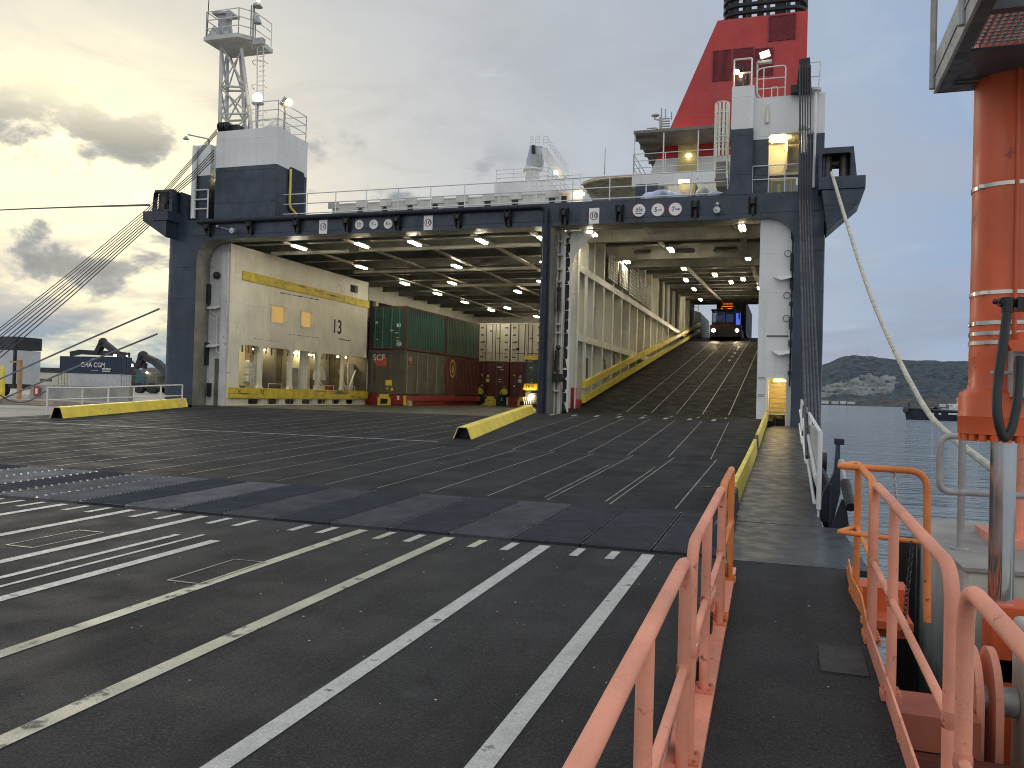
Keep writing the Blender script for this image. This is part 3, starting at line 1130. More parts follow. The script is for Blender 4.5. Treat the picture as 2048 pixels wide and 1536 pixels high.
# ------------------------------------------------------------------ access gantry top right
ga = thing('gantry_platform', 'grey steel access platform with grating floor over the orange cylinder', 'gantry', (1.2, 6, 3.75))
GZ = 3.72
def pxy(poly, z0, z1):
    return MB().prism([(x, y, z0) for x, y in poly], (0, 0, z1 - z0))
GDARK = mat('shaded_grey_steel', (.075, .08, .085), .5, .1, var=.2, vs=4)  # same grey steel, with the shade of the unlit undersides in its colour
part(MB().box(.875, .893, 3.2, 6.06, GZ, GZ + .24).box(.868, .875, 3.2, 6.06, GZ + .10, GZ + .115), 'side_channel', GREYST, ga)
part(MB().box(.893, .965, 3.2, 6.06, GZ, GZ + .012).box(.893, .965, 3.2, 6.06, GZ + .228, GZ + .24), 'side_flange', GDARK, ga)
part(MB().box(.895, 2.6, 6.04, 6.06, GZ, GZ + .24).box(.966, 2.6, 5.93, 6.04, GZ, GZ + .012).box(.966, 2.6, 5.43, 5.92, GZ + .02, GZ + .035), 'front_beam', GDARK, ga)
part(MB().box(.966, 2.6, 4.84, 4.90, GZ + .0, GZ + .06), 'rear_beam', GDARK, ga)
gg = MB()
y = 4.93
for k in range(34):
    x = .985 + .034 * k
    gg.box(x, x + .006, 4.9, 5.43, GZ + .03, GZ + .055)
for k in range(11):
    y = 4.92 + .048 * k
    gg.cyl((.966, y, GZ + .05), (2.1, y, GZ + .05), .005, n=6)
part(gg, 'grating', STEEL, ga)
part(MB().cyl((.862, 6.02, GZ + .02), (.862, 6.02, GZ + 1.3), .021, n=12).cyl((.862, 5.05, GZ + .02), (.862, 5.05, GZ + 1.3), .021, n=12), 'post', GREYST, ga)
part(MB().cyl((.93, 4.86, GZ + .10), (.93, 4.86, GZ + 1.2), .028, n=14).cyl((1.07, 4.86, GZ + .16), (1.07, 4.86, GZ + 1.2), .026, n=14).box(.966, 2.4, 4.80, 4.835, GZ + .14, GZ + .8), 'support_tube', GREYST, ga)
tb = thing('cylinder_mount', 'red painted plate above the gantry, seen through its mesh floor', 'bracket', (1.3, 6.5, 4.05))
part(MB().box(1.22, 2.6, 6.5, 6.6, 4.05, 6.2), 'bracket_plate', mat('mount_red', (.62, .09, .06), .5, var=.15, vs=6), tb)
# ------------------------------------------------------------------ the ship
ship = thing('cargo_ship', 'dark blue roll-on cargo ship with lowered stern ramp, open garage and red funnel', 'ship', (-12.8, 30, 0))
TY = 30.0
DZ = .82                      # garage deck


def sp(mb, name, mats, parent=None, label=None, **k):
    return part(mb, name, mats, parent or ship, label, **k)


# hull below and behind the transom
hl = MB()
hl.box(-26.4, -26.2, 31, 190, -9, 8.8).box(.75, 1.0, 31, 190, -9, 8.8).box(-26.2, .75, 31, 32, -9, .55)
sp(hl, 'hull', NAVY)
# portal: one navy plate with two openings
oL = rr(-24.60, -8.93, .0, 8.04, .9, 6, (0, 1, 0, 0))
oR = rr(-8.56, .12, .0, 8.04, .9, 6, (1, 0, 0, 0))
tf = MB().plate([(-25.66, -8), (1.06, -8), (1.06, 8.9), (-25.66, 8.9)], [oL, oR], (0, TY, 0), (1, 0, 0), (0, 0, 1), -.9, 0, 1)
sp(tf, 'transom_frame', [NAVY, BEAMC], smooth=False)
# rounded corner posts
pl = MB()
n = 10
ol = [(-25.66, TY)] + [(-25.66 - .9 * math.sin(PI / 2 * k / n), TY + .9 - .9 * math.cos(PI / 2 * k / n)) for k in range(1, n + 1)] + [(-26.56, TY + 3.5), (-25.66, TY + 3.5)]
pl.prism([(x, y, -8) for x, y in ol], (0, 0, 8 + 9.0))
sp(pl, 'corner_post', NAVY, label='port corner post with a rounded edge against the bright sky')
pr_ = MB()
orr = [(1.062, TY + .02)] + [(1.062 + .05 * math.sin(PI / 2 * k / n), TY + .3 - .28 * math.cos(PI / 2 * k / n)) for k in range(1, n + 1)] + [(1.11, TY + 3), (1.062, TY + 3)]
pr_.prism([(x, y, -8) for x, y in orr], (0, 0, 8 + 9.0))
sp(pr_, 'corner_post', NAVY, label='starboard corner post behind the hoisting wires')
# door seal pipe round the port opening
zt = at_y(420, 443, TY - .1).z
gp = MB().tube(round_line([(-24.5, TY - .12, zt), (-8.74, TY - .12, at_y(1094, 412, TY - .12).z), (-8.74, TY - .12, .75)], .25, 4), .10, 10)
sp(gp, 'door_seal', NAVY2)
# hooks on the beam
hooks = [(418, 457), (502, 453), (596, 450), (696, 446), (797, 443), (918, 438), (1018, 434), (1131, 430), (1241, 424), (1392, 415), (1507, 408)]
for (u, v) in hooks:
    p = at_y(u, v, TY - .1)
    hb_ = MB()
    hb_.prism([(p.x - .16, TY - .30, p.z + .20), (p.x - .16, TY - .002, p.z + .30), (p.x - .16, TY - .002, p.z - .34), (p.x - .16, TY - .22, p.z - .06)], (.06, 0, 0))
    hb_.prism([(p.x + .04, TY - .30, p.z + .20), (p.x + .04, TY - .002, p.z + .30), (p.x + .04, TY - .002, p.z - .34), (p.x + .04, TY - .22, p.z - .06)], (.06, 0, 0))
    hb_.box(p.x - .10, p.x + .04, TY - .28, TY - .1, p.z - .02, p.z + .16).box(p.x - .05, p.x + .03, TY - .14, TY - .05, p.z - .36, p.z)
    sp(hb_, 'door_cleat', BLACK)
# signs on the beam
SIGNW = mat('sign_white', (.80, .80, .78), .5, var=.04)
SIGNR = mat('sign_red', (.30, .035, .03), .5)
SIGNK = mat('sign_black', (.02, .02, .02), .5)
F = dict(u=(1, 0, 0), w=(0, 0, 1))


def ring2(mb, c, r0, r1, y, m, n=32):
    for k in range(n):
        a, b_ = 2 * PI * k / n, 2 * PI * (k + 1) / n
        mb.quad((c.x + r0 * math.cos(a), y, c.z + r0 * math.sin(a)), (c.x + r1 * math.cos(a), y, c.z + r1 * math.sin(a)),
                (c.x + r1 * math.cos(b_), y, c.z + r1 * math.sin(b_)), (c.x + r0 * math.cos(b_), y, c.z + r0 * math.sin(b_)), m)


for (u, v, hh) in ((646, 453.5, .285), (856, 445.5, .285), (1188, 431.5, .29)):
    c = at_y(u, v, TY - .03)
    w = hh * .66
    s = sp(MB().box(c.x - w, c.x + w, TY - .022, TY - .002, c.z - hh, c.z + hh), 'speed_sign', SIGNW, label='white square plate with the number 10 in a dark ring')
    mk = MB()
    ring2(mk, c, w * .68, w * .82, TY - .026, 0)
    mk.text('10', .24, (c.x, TY - .026, c.z), (1, 0, 0), (0, 0, 1), 1, .002)
    sp(mk, 'lettering', [SIGNR, SIGNK], s, fix=False)
for (u, v, t1, t2, r) in ((718, 449, '35t', '', .205), (747, 448.5, '7', 'LM', .205), (776, 447.5, '5', 'LM', .205),
                         (1278, 420.5, '35t', '', .245), (1315.5, 419.5, '5', 'LM', .245), (1350.5, 418, '7', 'GMS', .245)):
    c = at_y(u, v, TY - .03)
    s = sp(MB().cyl((c.x, TY - .022, c.z), (c.x, TY - .002, c.z), r, n=32), 'load_sign', SIGNW, label='round white load sign with red rim reading ' + (t1 + ' ' + t2).strip())
    mk = MB()
    ring2(mk, c, r * .93, r * 1.03, TY - .0235, 0)
    if t2:
        mk.text(t1, r * .95, (c.x - r * .28, TY - .025, c.z), (1, 0, 0), (0, 0, 1), 1, .002)
        mk.text(t2, r * .36, (c.x + r * .32, TY - .025, c.z - r * .05), (1, 0, 0), (0, 0, 1), 1, .002)
    else:
        mk.text(t1, r * .85, (c.x, TY - .025, c.z + r * .08), (1, 0, 0), (0, 0, 1), 1, .002)
        mk.box(c.x - r * .5, c.x + r * .5, TY - .026, TY - .023, c.z - r * .52, c.z - r * .40, 1)
    sp(mk, 'lettering', [SIGNR, SIGNK], s, fix=False)
# cameras on the beam
for (u, v, d) in ((467, 462, -1), (1434, 421, 0)):
    c = at_y(u, v, TY - .2)
    cb = MB().ball((c.x, TY - .25, c.z), .11).cyl((c.x, TY - .34, c.z), (c.x, TY - .2, c.z), .12, .12, 14)
    cb.cyl((c.x, TY - .2, c.z), (c.x + d * .9, TY - .02, c.z + .25), .025, n=6).ball((c.x + d * .9, TY - .1, c.z + .25), .07)
    sp(cb, 'camera_lamp', [STEEL])

# ---------------------------------------------------------------- stern ramp
ramp = MB()


def slab(mb, x0, x1, ya, yb, zf, th, m=0):
    mb.add([(x0, ya, zf(ya)), (x1, ya, zf(ya)), (x1, yb, zf(yb)), (x0, yb, zf(yb)),
            (x0, ya, zf(ya) - th), (x1, ya, zf(ya) - th), (x1, yb, zf(yb) - th), (x0, yb, zf(yb) - th)],
           [(0, 1, 2, 3), (7, 6, 5, 4), (0, 4, 5, 1), (1, 5, 6, 2), (2, 6, 7, 3), (3, 7, 4, 0)], m)


RX0, RXM, RX1 = -23.3, -7.86, -.66
slab(ramp, RX0, RXM, 10.72, 30.0, zr, .45)
slab(ramp, RXM, RX1, 10.72, 17.5, zr2, .45)
ramp.add([(RXM, 17.5, zr2(17.5)), (RX1, 17.5, zr2(17.5)), (RX1, 29, zr2(29)), (-8.75, 29, zr2(29)), (RXM, 17.5, zr2(17.5) - .6), (RX1, 17.5, zr2(17.5) - .6), (RX1, 29, zr2(29) - .6), (-8.75, 29, zr2(29) - .6)],
         [(0, 1, 2, 3), (7, 6, 5, 4), (0, 4, 5, 1), (1, 5, 6, 2), (2, 6, 7, 3), (3, 7, 4, 0)])
slab(ramp, RXM, RX1, 29.0, 29.25, lambda Y: zr2(29) - .003, .6)
ramp = sp(ramp, 'stern_ramp', RAMPM, smooth=False)
slabm = MB()
wk = MB()
slab(wk, -.63, .42, 10.3, 30.2, lambda Y: zr(Y) + .004, .3)
wk.add([(-.63, 8.15, zr(8.15)), (.75, 8.15, zr(8.15)), (.62, 10.3, zr(10.3)), (-.63, 10.3, zr(10.3)),
        (-.63, 8.15, zr(8.15) - .06), (.75, 8.15, zr(8.15) - .06), (.62, 10.3, zr(10.3) - .3), (-.63, 10.3, zr(10.3) - .3)],
       [(0, 1, 2, 3), (7, 6, 5, 4), (0, 4, 5, 1), (1, 5, 6, 2), (2, 6, 7, 3), (3, 7, 4, 0)])
sp(wk, 'ramp_walkway', mat('wet_blue_grey_deck', (.042, .048, .056), .40, var=.2, vs=1.5, bump=.03, bs=30, tracks=.4, spec=.4), ramp, smooth=False)
# lip flaps with anti-slip ribs
x = -.51
k = 0
while x > -23:
    w = .715
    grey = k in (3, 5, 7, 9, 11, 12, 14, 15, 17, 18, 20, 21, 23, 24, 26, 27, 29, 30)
    fm = (FLAPL if k > 12 else FLAPG if k > 8 else FLAPM) if grey else FLAPD  # sky reflection towards port is put into the paler greys of worn flaps
    fl = MB()
    a0, a1 = x - w + .008, x - .008
    fl.add([(a0, 8.17, zr(8.17) + .022), (a1, 8.17, zr(8.17) + .022), (a1, 10.71, zr(10.71)), (a0, 10.71, zr(10.71)),
            (a0, 8.17, zr(8.17) - .05), (a1, 8.17, zr(8.17) - .05), (a1, 10.71, zr(10.71) - .25), (a0, 10.71, zr(10.71) - .25)],
           [(0, 1, 2, 3), (7, 6, 5, 4), (0, 4, 5, 1), (1, 5, 6, 2), (2, 6, 7, 3), (3, 7, 4, 0)])
    ny = 34 if x > -9 else 20
    for j in range(ny):
        y = 8.22 + (10.62 - 8.22) * j / (ny - 1)
        z = zr(y) + .022 * (1 - j / ny)
        fl.add([(a0 + .02, y - .014, z), (a1 - .02, y - .014, z), (a1 - .02, y + .014, z + .001), (a0 + .02, y + .014, z + .001), (a0 + .02, y, z + .015), (a1 - .02, y, z + .015)],
               [(0, 1, 5, 4), (3, 4, 5, 2)])
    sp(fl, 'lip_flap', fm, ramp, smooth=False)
    x -= w
    k += 1
# thin worn lines along the ramp
for k in range(26):
    x = -1.34 - .86 * k
    if x < RX0 + .2:
        break
    wv = .020 if k < 9 else .026
    if x > RXM:
        strip(x, 10.9, x, 17.5, wv, LINET, parent=ramp, zf=zr2)
        strip(x - .12, 17.5, x - .45, 28.0, wv, LINET, parent=ramp, zf=zr2) if k < 7 else None
        if k in (1, 2):
            strip(x - .10, 11.1, x - .10, 15.5, .02, LINET, parent=ramp, zf=zr2)
    else:
        strip(x, 10.9, x, 29.0 if k % 3 else 24, wv, LINET, parent=ramp, zf=zr, lift=.005)
for k in range(8):
    x = -2.31 - .80 * k
    strip(x, 28.2, x, 28.9, .13, LINEY if k % 3 else LINEW, parent=ramp, zf=zr2)
# transverse weld line on the port lane
xb = MB().quad((-23.0, 18.48, zr(18.48) + .005), (RXM, 18.48, zr(18.48) + .005), (RXM, 18.56, zr(18.56) + .005), (-23.0, 18.56, zr(18.56) + .005))
sp(xb, 'cross_line', LINEW, ramp, smooth=False, fix=False)
xb = MB().quad((-23.0, 29.7, zr(29.7) + .005), (RXM, 29.7, zr(29.7) + .005), (RXM, 29.8, zr(29.8) + .005), (-23.0, 29.8, zr(29.8) + .005))
sp(xb, 'cross_line', LINET, ramp, smooth=False, fix=False)
# small drain sockets
for (x, y) in ((-1.05, 20.2), (-1.15, 13.2), (-3.6, 19.4), (-5.2, 20.6)):
    sp(MB().cyl((x, y, zr2(y) - .02), (x, y, zr2(y) + .006), .09, n=14).cyl((x + .25, y, zr2(y) - .02), (x + .25, y, zr2(y) + .006), .06, n=12), 'lashing_socket', BLACK, ramp)


# yellow safety curbs
def curb(xa, ya, xb, yb, zf, w=.52, h=.34, label=None):
    b_ = MB()
    sec = [(-w / 2, 0), (w / 2, 0), (w * .26, h), (w * .2, h + .02), (-w * .2, h + .02), (-w * .26, h)]
    n_ = len(sec)
    vs = [(xa + a, ya, zf(ya) + c) for a, c in sec] + [(xb + a, yb, zf(yb) + c) for a, c in sec]
    b_.add(vs, [(i, (i + 1) % n_, n_ + (i + 1) % n_, n_ + i) for i in range(1, n_)] + [tuple(range(2 * n_ - 1, n_ - 1, -1))], 0)
    sec2 = [(a * .88, c * .92) for a, c in sec]
    vs = [(xa + a, ya, zf(ya) + c) for a, c in sec] + [(xa + a, ya, zf(ya) + c) for a, c in sec2] + [(xa + a * .97 + (xb - xa) * .28 / (yb - ya), ya + .28, zf(ya) + c * .97) for a, c in sec2]
    b_.add(vs, [(i, (i + 1) % n_, n_ + (i + 1) % n_, n_ + i) for i in range(1, n_)], 0)
    b_.add(vs, [(n_ + i, n_ + (i + 1) % n_, 2 * n_ + (i + 1) % n_, 2 * n_ + i) for i in range(1, n_)] + [tuple(range(2 * n_, 3 * n_))], 1)
    return sp(b_, 'safety_curb', [YELLOW, NAVY2], ramp, label, smooth=False, bevel=.012, fix=False)


curb(-7.62, 19.2, -9.0, 29.2, lambda Y: zr(Y) + max(0, Y - 19) * .016, .54, .31, 'yellow curb between the two lanes')
curb(-21.75, 20.3, -23.9, 28.6, zr, .55, .33, 'yellow curb on the port edge')
curb(-21.2, 10.9, -21.95, 17.9, zr, .50, .36, 'yellow curb on the port edge near the lip')
# starboard curb: yellow with dark pieces
for (ya, yb, mm) in ((8.55, 11.4, NAVY), (11.45, 15.2, YELLOW), (15.3, 19.0, YELLOW), (19.05, 20.0, NAVY2), (20.1, 28.6, YELLOW)):
    b_ = MB()
    zf = lambda Y: zr(Y)
    sec = [(-.06, 0), (.07, 0), (.05, .32), (-.02, .32)]
    if mm is NAVY:
        sec = [(-.06, 0), (.09, 0), (.07, .26), (-.0, .26)]
    x = -.66
    up = lambda Y: max(0, zr2(Y) - zr(Y)) if Y > 17.5 else 0
    b_.add([(x + a, ya, zf(ya) + c + up(ya)) for a, c in sec] + [(x + a, yb, zf(yb) + c + up(yb)) for a, c in sec],
           [(0, 1, 2, 3), (7, 6, 5, 4), (0, 4, 5, 1), (1, 5, 6, 2), (2, 6, 7, 3), (3, 7, 4, 0)])
    sp(b_, 'safety_curb', mm, ramp, smooth=False, bevel=.012)
# white handrail panels on the walkway's outer side
for i, (ya, yb) in enumerate(((11.0, 15.8), (16.0, 20.2), (20.4, 25.6))):
    hr = MB()
    x = .40
    h0 = 1.05
    hr.tube([(x, ya, zr(ya) + .1), (x, ya, zr(ya) + h0), (x, yb, zr(yb) + h0), (x, yb, zr(yb) + .1)], .03, 8)
    hr.tube([(x - .04, ya, zr(ya) + .5), (x - .04, yb, zr(yb) + .75)], .028, 8)
    hr.box(x - .012, x + .012, ya, ya + .12, zr(ya) - .05, zr(ya) + h0)
    if i == 0:
        hr.box(x - .01, x + .01, ya, yb, zr(ya) + .3, zr(ya) + h0)
    hr.tube([(x - .05, ya, zr(ya) + .18), (x - .05, yb, zr(yb) + .35)], .022, 8)
    sp(hr, 'handrail', WHITE, ramp)
# port white handrail behind the yellow curb
hr = MB()
ph = [(95, 775, 815), (165, 776, 808), (217, 775, 806), (268, 773, 803), (322, 771, 800), (365, 770, 798)]
tops = []
for (u, v0, v1) in ph:
    a, b_ = at_x(u, v0, -23.6), at_x(u, v1 + 6, -23.6)
    hr.cyl((a.x, a.y, a.z), (a.x, a.y, zr(a.y) - .1), .03, n=8)
    tops.append(a)
zz = [a.z - zr(a.y) for a in tops]
hr.tube(tops, .03, 8)
hr.tube([V((a.x, a.y, zr(a.y) + .48)) for a in tops], .024, 8)
sp(hr, 'handrail', WHITE, ramp)
# hoisting gear at the starboard ramp corner
GY = 11.2
gp_ = lambda u, v, Y=GY: at_y(u, v, Y)
hg = MB().prism([gp_(1632, 1042), gp_(1647, 985), gp_(1668, 945), gp_(1673, 888), gp_(1680, 888), gp_(1681, 985), gp_(1666, 1046)], (0, .16, 0))
sp(hg, 'hoist_bracket', NAVY, ramp, smooth=False)
hg = MB().prism([gp_(1660, 1062, 10.6), gp_(1684, 1000, 10.6), gp_(1692, 1002, 10.6), gp_(1700, 1070, 10.6), gp_(1664, 1072, 10.6)], (0, .10, 0))
sp(hg, 'hoist_bracket', NAVY2, ramp, smooth=False)
q_ = gp_(1673, 886)
sp(MB().box(q_.x - .02, q_.x + .09, GY - .03, GY + .2, q_.z - .02, q_.z + .05), 'bracket_cap', NAVY2, ramp)
bq = gp_(1638, 960, 14.3)
sp(MB().prism([gp_(1621, 1010, 14.3), gp_(1621, 940, 14.3), gp_(1652, 940, 14.3), gp_(1660, 985, 14.3), gp_(1648, 1015, 14.3)], (0, .8, 0)), 'sheave_block', NAVY, ramp, smooth=False)
for j in range(4):
    q_ = gp_(1636.5 + j * 4.6, 925, 14)
    sp(MB().cyl((q_.x - .012, 14.05, q_.z), (q_.x + .022, 14.05, q_.z), .155, n=24), 'sheave', BLACK, ramp)
a0, a1, a2 = gp_(1683, 925, 11.0), gp_(1690, 965, 10.8), gp_(1702, 1015, 10.4)
sp(MB().cyl(a0, a1, .025, n=10).cyl(a1, a2, .06, n=14, m=1).ball(a0, .045), 'latch_cylinder', [GREYST, BLACK], ramp)
sp(MB().box(.52, .56, 11.0, 15.0, zr(11) - .3, zr(13) + .35), 'side_plate', NAVY2, ramp, smooth=False)

# hoisting wires, starboard: from the top block down to the ramp sheaves
for j in range(5):
    u0 = 1600 + j * 5.2
    pts = []
    for (du, v, Y) in ((0, 130, 29.7), (0, 250, 29.6), (0, 400, 29.4), (3, 560, 26.0), (8, 740, 20.5), (14, 915, 14.0)):
        pts.append(at_y(u0 + du + (j * 2.0 if v > 500 else 0) * ((v - 400) / 500), v, Y))
    sp(MB().tube(pts, .022 if j else .03, 6), 'hoist_wire', WIRE)
# port falls, from the port top block down towards the ramp's port corner
for j in range(8):
    hi = j < 4
    vt = 258 + (j % 4) * 3 if hi else 300 + (j - 4) * 6
    ut = 434 if hi else 428
    vA = 374 + j * 4
    vB = 415 + j * 5.5
    v0 = (656, 662, 671, 676, 686, 695, 705, 716)[j]
    pts = [at_y(ut, vt, 29.6), at_y(388, vt + (vA - vt) * .46 + 1, 29.3), at_y(334, vA, 28.9), at_x(297, vB, -24.6), at_x(150, (vB + v0) / 2 + 2, -24.6), at_x(0, v0, -24.6), at_x(-300, v0 + (v0 - vB) * 1.03 + 3, -24.6)]
    sp(MB().tube(pts, .014 if hi else .018, 6), 'hoist_wire', WIRE)

# ---------------------------------------------------------------- garage: deck, walls, ceiling
gd = MB().box(-25.0, -8.3, 30.0, 66, DZ - .3, DZ)
sp(gd, 'garage_deck', DECKG, smooth=False)
# port casing wall with five openings, windows and recess
wall_x = -23.62
wl = lambda u, v: at_x(u, v, wall_x)
holes = []
for (ua, ub, va, vb) in ((479, 519, 687, 784), (526, 580, 692, 787), (586, 634, 699, 788), (641, 684, 705, 788), (689, 734, 710, 788)):
    a, b_ = wl(ua, va), wl(ub, vb)
    holes.append((a.y, b_.y, b_.z + .12, a.z - .02))
zlow = sum(h[2] for h in holes) / 5
ztop = sum(h[3] for h in holes) / 5
loops = [rr(h[0], h[1], zlow, ztop, .36, 5) for h in holes]
wins = []
for (u0, u1, v0, v1) in ((542.5, 571, 612.5, 646), (601.5, 625, 623.5, 655)):
    a, b_ = wl(u0, v0), wl(u1, v1)
    wins.append((a.y, b_.y, (wl(u0, v1).z + b_.z) / 2, (a.z + wl(u1, v0).z) / 2))
    loops.append(rr(*wins[-1], .05, 2))
vent = wl(701, 568), wl(715, 587)
vh = (vent[0].y, vent[1].y, vent[1].z, vent[0].z)
loops.append(rr(*vh, .04, 2))
for y in (32.6, 34.1, 35.6, 37.1, 38.6, 40.1, 41.6):
    loops.append(rr(y, y + 1.0, DZ + .0 + .06, DZ + .30, .1, 3))
wm = MB().plate([(31.0, DZ), (43.9, DZ), (43.9, 8.04), (31.0, 8.04)], loops, (wall_x, 0, 0), (0, 1, 0), (0, 0, 1), -.18)
casing = sp(wm, 'casing_wall', CREAM, smooth=False)
for k, w in enumerate(wins):
    f = sp(MB().plate(rr(w[0] - .06, w[1] + .06, w[2] - .06, w[3] + .06, .05, 2), [rr(w[0] + .02, w[1] - .02, w[2] + .02, w[3] - .02, .03, 2)], (wall_x + .02, 0, 0), (0, 1, 0), (0, 0, 1), .04), 'window', CREAM, casing)
    pn = MB().quad((wall_x - .16, w[0], w[2]), (wall_x - .16, w[1], w[2]), (wall_x - .16, w[1], w[3]), (wall_x - .16, w[0], w[3]))
    part(pn, 'window_pane', T_WIN, casing, fix=False)
part(MB().box(wall_x - .5, wall_x - .19, vh[0], vh[1], vh[2], vh[3]), 'vent_opening', BLACK, casing)
# yellow rubbing strips
a, b_ = wl(484, 538), wl(738, 605)
zst = (a.z + b_.z) / 2
st = MB().box(wall_x + .002, wall_x + .06, wl(484, 560).y, 43.9, zst - .42, zst)
part(st, 'rubbing_strip', YELLOWD, casing, 'scraped yellow strip high on the wall')
a2 = wl(463, 783.5)
st = MB().box(wall_x + .002, wall_x + .12, 31.15, 43.9, DZ + .34, DZ + .82)
part(st, 'rubbing_strip', YELLOWD, casing, 'scraped yellow strip low on the wall')
tx = MB()
tx.text('13', 1.08, (wall_x + .01, wl(674, 655).y, wl(674, 655).z), (0, 1, 0), (0, 0, 1), 0, .004)
tx.text('F1', .26, (wall_x + .125, wl(475, 793).y, DZ + .62), (0, 1, 0), (0, 0, 1), 0, .004)
tx.text('F2', .26, (wall_x + .125, wl(520, 793).y, DZ + .62), (0, 1, 0), (0, 0, 1), 0, .004)
part(tx, 'lettering', SIGNK, casing, fix=False)
# scrapes
sc = MB()
for (u0, v0, u1, v1, h) in ((560, 585, 640, 600, .035), (675, 677, 703, 682, .05), (575, 668, 640, 676, .015), (508, 677, 560, 684, .012)):
    a, b_ = wl(u0, v0), wl(u1, v1)
    for i in range(7):
        s0, s1 = i / 7, (i + .8) / 7
        p, q_ = a.lerp(b_, s0), a.lerp(b_, s1)
        d = random.uniform(.5, 1.2) * h
        sc.quad((wall_x + .004, p.y, p.z - d), (wall_x + .004, q_.y, q_.z - d * .6), (wall_x + .004, q_.y, q_.z + d * .4), (wall_x + .004, p.y, p.z + d * .5))
part(sc, 'scrape_mark', mat('scrape_dark', (.07, .065, .05), .8, rust=.3), casing, fix=False)
# side passage behind the openings
sb = MB()
sb.box(-26.15, wall_x - .18, 31.0, 43.9, DZ - .3, DZ - .002)
sb.box(-26.2, -26.1, 31.0, 43.9, DZ, 8.0)
sb.box(-26.1, wall_x - .18, 31.0, 31.08, DZ, 8.0)
sb.box(-26.1, wall_x, 43.8, 43.9, DZ, 8.0)
sb.box(-26.1, wall_x - .18, 31.1, 43.8, ztop + .25, ztop + .35)
passage = sp(sb, 'side_passage', mat('passage_grey_brown', (.13, .115, .085), .55, var=.25, streak=.4), smooth=False)
pb_ = MB()
for y in (33.6, 36.2, 38.9, 41.3):
    part(MB().box(-26.08, -24.6, y, y + .06, DZ, ztop + .24), 'bulkhead', CREAM if y in (33.6, 38.9) else GREYP, passage, smooth=False)
pass
lp_ = MB()
for (ya, yb, x, z0_, z1_) in ((34.6, 35.6, -25.0, 0, 2.45), (38.0, 38.7, -25.2, .3, 2.2), (40.0, 41.2, -24.75, 0, 1.05), (43.1, 43.75, -24.4, 0, 2.4)):
    lp_.box(x - .05, x, ya, yb, DZ + z0_, DZ + z1_)
lp_.prism([(-24.72, 40.55 + .62 * math.cos(a), DZ + 1.35 + .85 * math.sin(a)) for a in [PI * k / 12 for k in range(13)]], (-.05, 0, 0))
lp_.box(-24.8, -24.3, 40.1, 41.1, DZ, DZ + .45)
for (y0_, y1_) in ((34.6, 35.6), (40.2, 40.9)):
    lp_.box(-25.6, -25.55, y0_, y1_, DZ + .2, DZ + 2.2)
part(lp_, 'lit_panel', CREAM, passage, smooth=False)
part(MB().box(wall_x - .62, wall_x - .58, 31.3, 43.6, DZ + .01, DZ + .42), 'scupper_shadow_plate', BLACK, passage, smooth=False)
hs_ = MB()
for k in range(26):
    y = 31.6 + k * .47
    hs_.box(wall_x - .75, wall_x - .70, y, y + .05, ztop - .30, ztop + .2)
hs_.box(-26, wall_x - .2, 31.2, 43.6, ztop + .2, ztop + .24)
part(hs_, 'ceiling_stub', GREYP, passage, smooth=False)
pt = MB()
for y in (34.0, 34.15, 34.3, 37.9, 38.05, 38.2, 38.35, 38.5):
    pt.tube([(-24.3, y, ztop + .2), (-24.3, y, DZ + random.uniform(0, .8))], .045, 8)
for (ya, yb) in ((35.0, 36.1), (36.9, 37.6), (40.0, 41.2), (41.9, 43.6)):
    pt.tube([(-24.2, ya, DZ), (-24.2, ya, DZ + 1.05), (-24.2, yb, DZ + 1.05), (-24.2, yb, DZ)], .025, 6)
    pt.tube([(-24.2, ya, DZ + .55), (-24.2, yb, DZ + .55)], .02, 6)
pt.beam((-24.4, 42.0, DZ + 2.0), (-24.4, 43.6, DZ), .12, .05)
pt.beam((-24.1, 43.4, DZ + 2.0), (-24.1, 42.2, DZ), .08, .05)
pt.beam((-24.5, 39.6, DZ + 1.9), (-24.3, 41.2, DZ), .05, .05)
part(pt, 'pipework', WHITE, passage)
jb = MB()
for i in range(3):
    for j in range(3):
        y = 33.2 + i * .24
        z = DZ + 1.1 + j * .34
        jb.box(-24.35, -24.15, y, y + .17, z, z + .26)
part(jb, 'junction_box', WHITE, passage, bevel=.02)
part(MB().box(-24.5, -24.1, 31.8, 33.0, DZ, DZ + .9).prism([(-24.3, 31.9, DZ + .9), (-24.3, 32.9, DZ + .9), (-24.3, 32.1, DZ + 1.4)], (-.4, 0, 0)), 'green_locker', mat('locker_green', (.02, .07, .04), .5), passage)
part(MB().box(-24.45, -24.15, 37.0, 37.5, DZ + .9, DZ + 1.9), 'electric_cabinet', mat('cabinet_grey', (.22, .22, .21), .5), passage)
part(MB().cyl((-24.15, 40.5, DZ + .75), (-24.05, 40.5, DZ + .75), .28, n=20), 'hose_reel', mat('reel_red', (.45, .02, .02), .45), passage)
for (y, x) in ((35.7, -25.3), (38.9, -25.0), (43.0, -24.8), (32.4, -25.3), (41.0, -25.6)):
    part(MB().box(x - .08, x + .08, y - .45, y + .45, ztop - .06, ztop + .01), 'passage_light', T_PASS, passage)
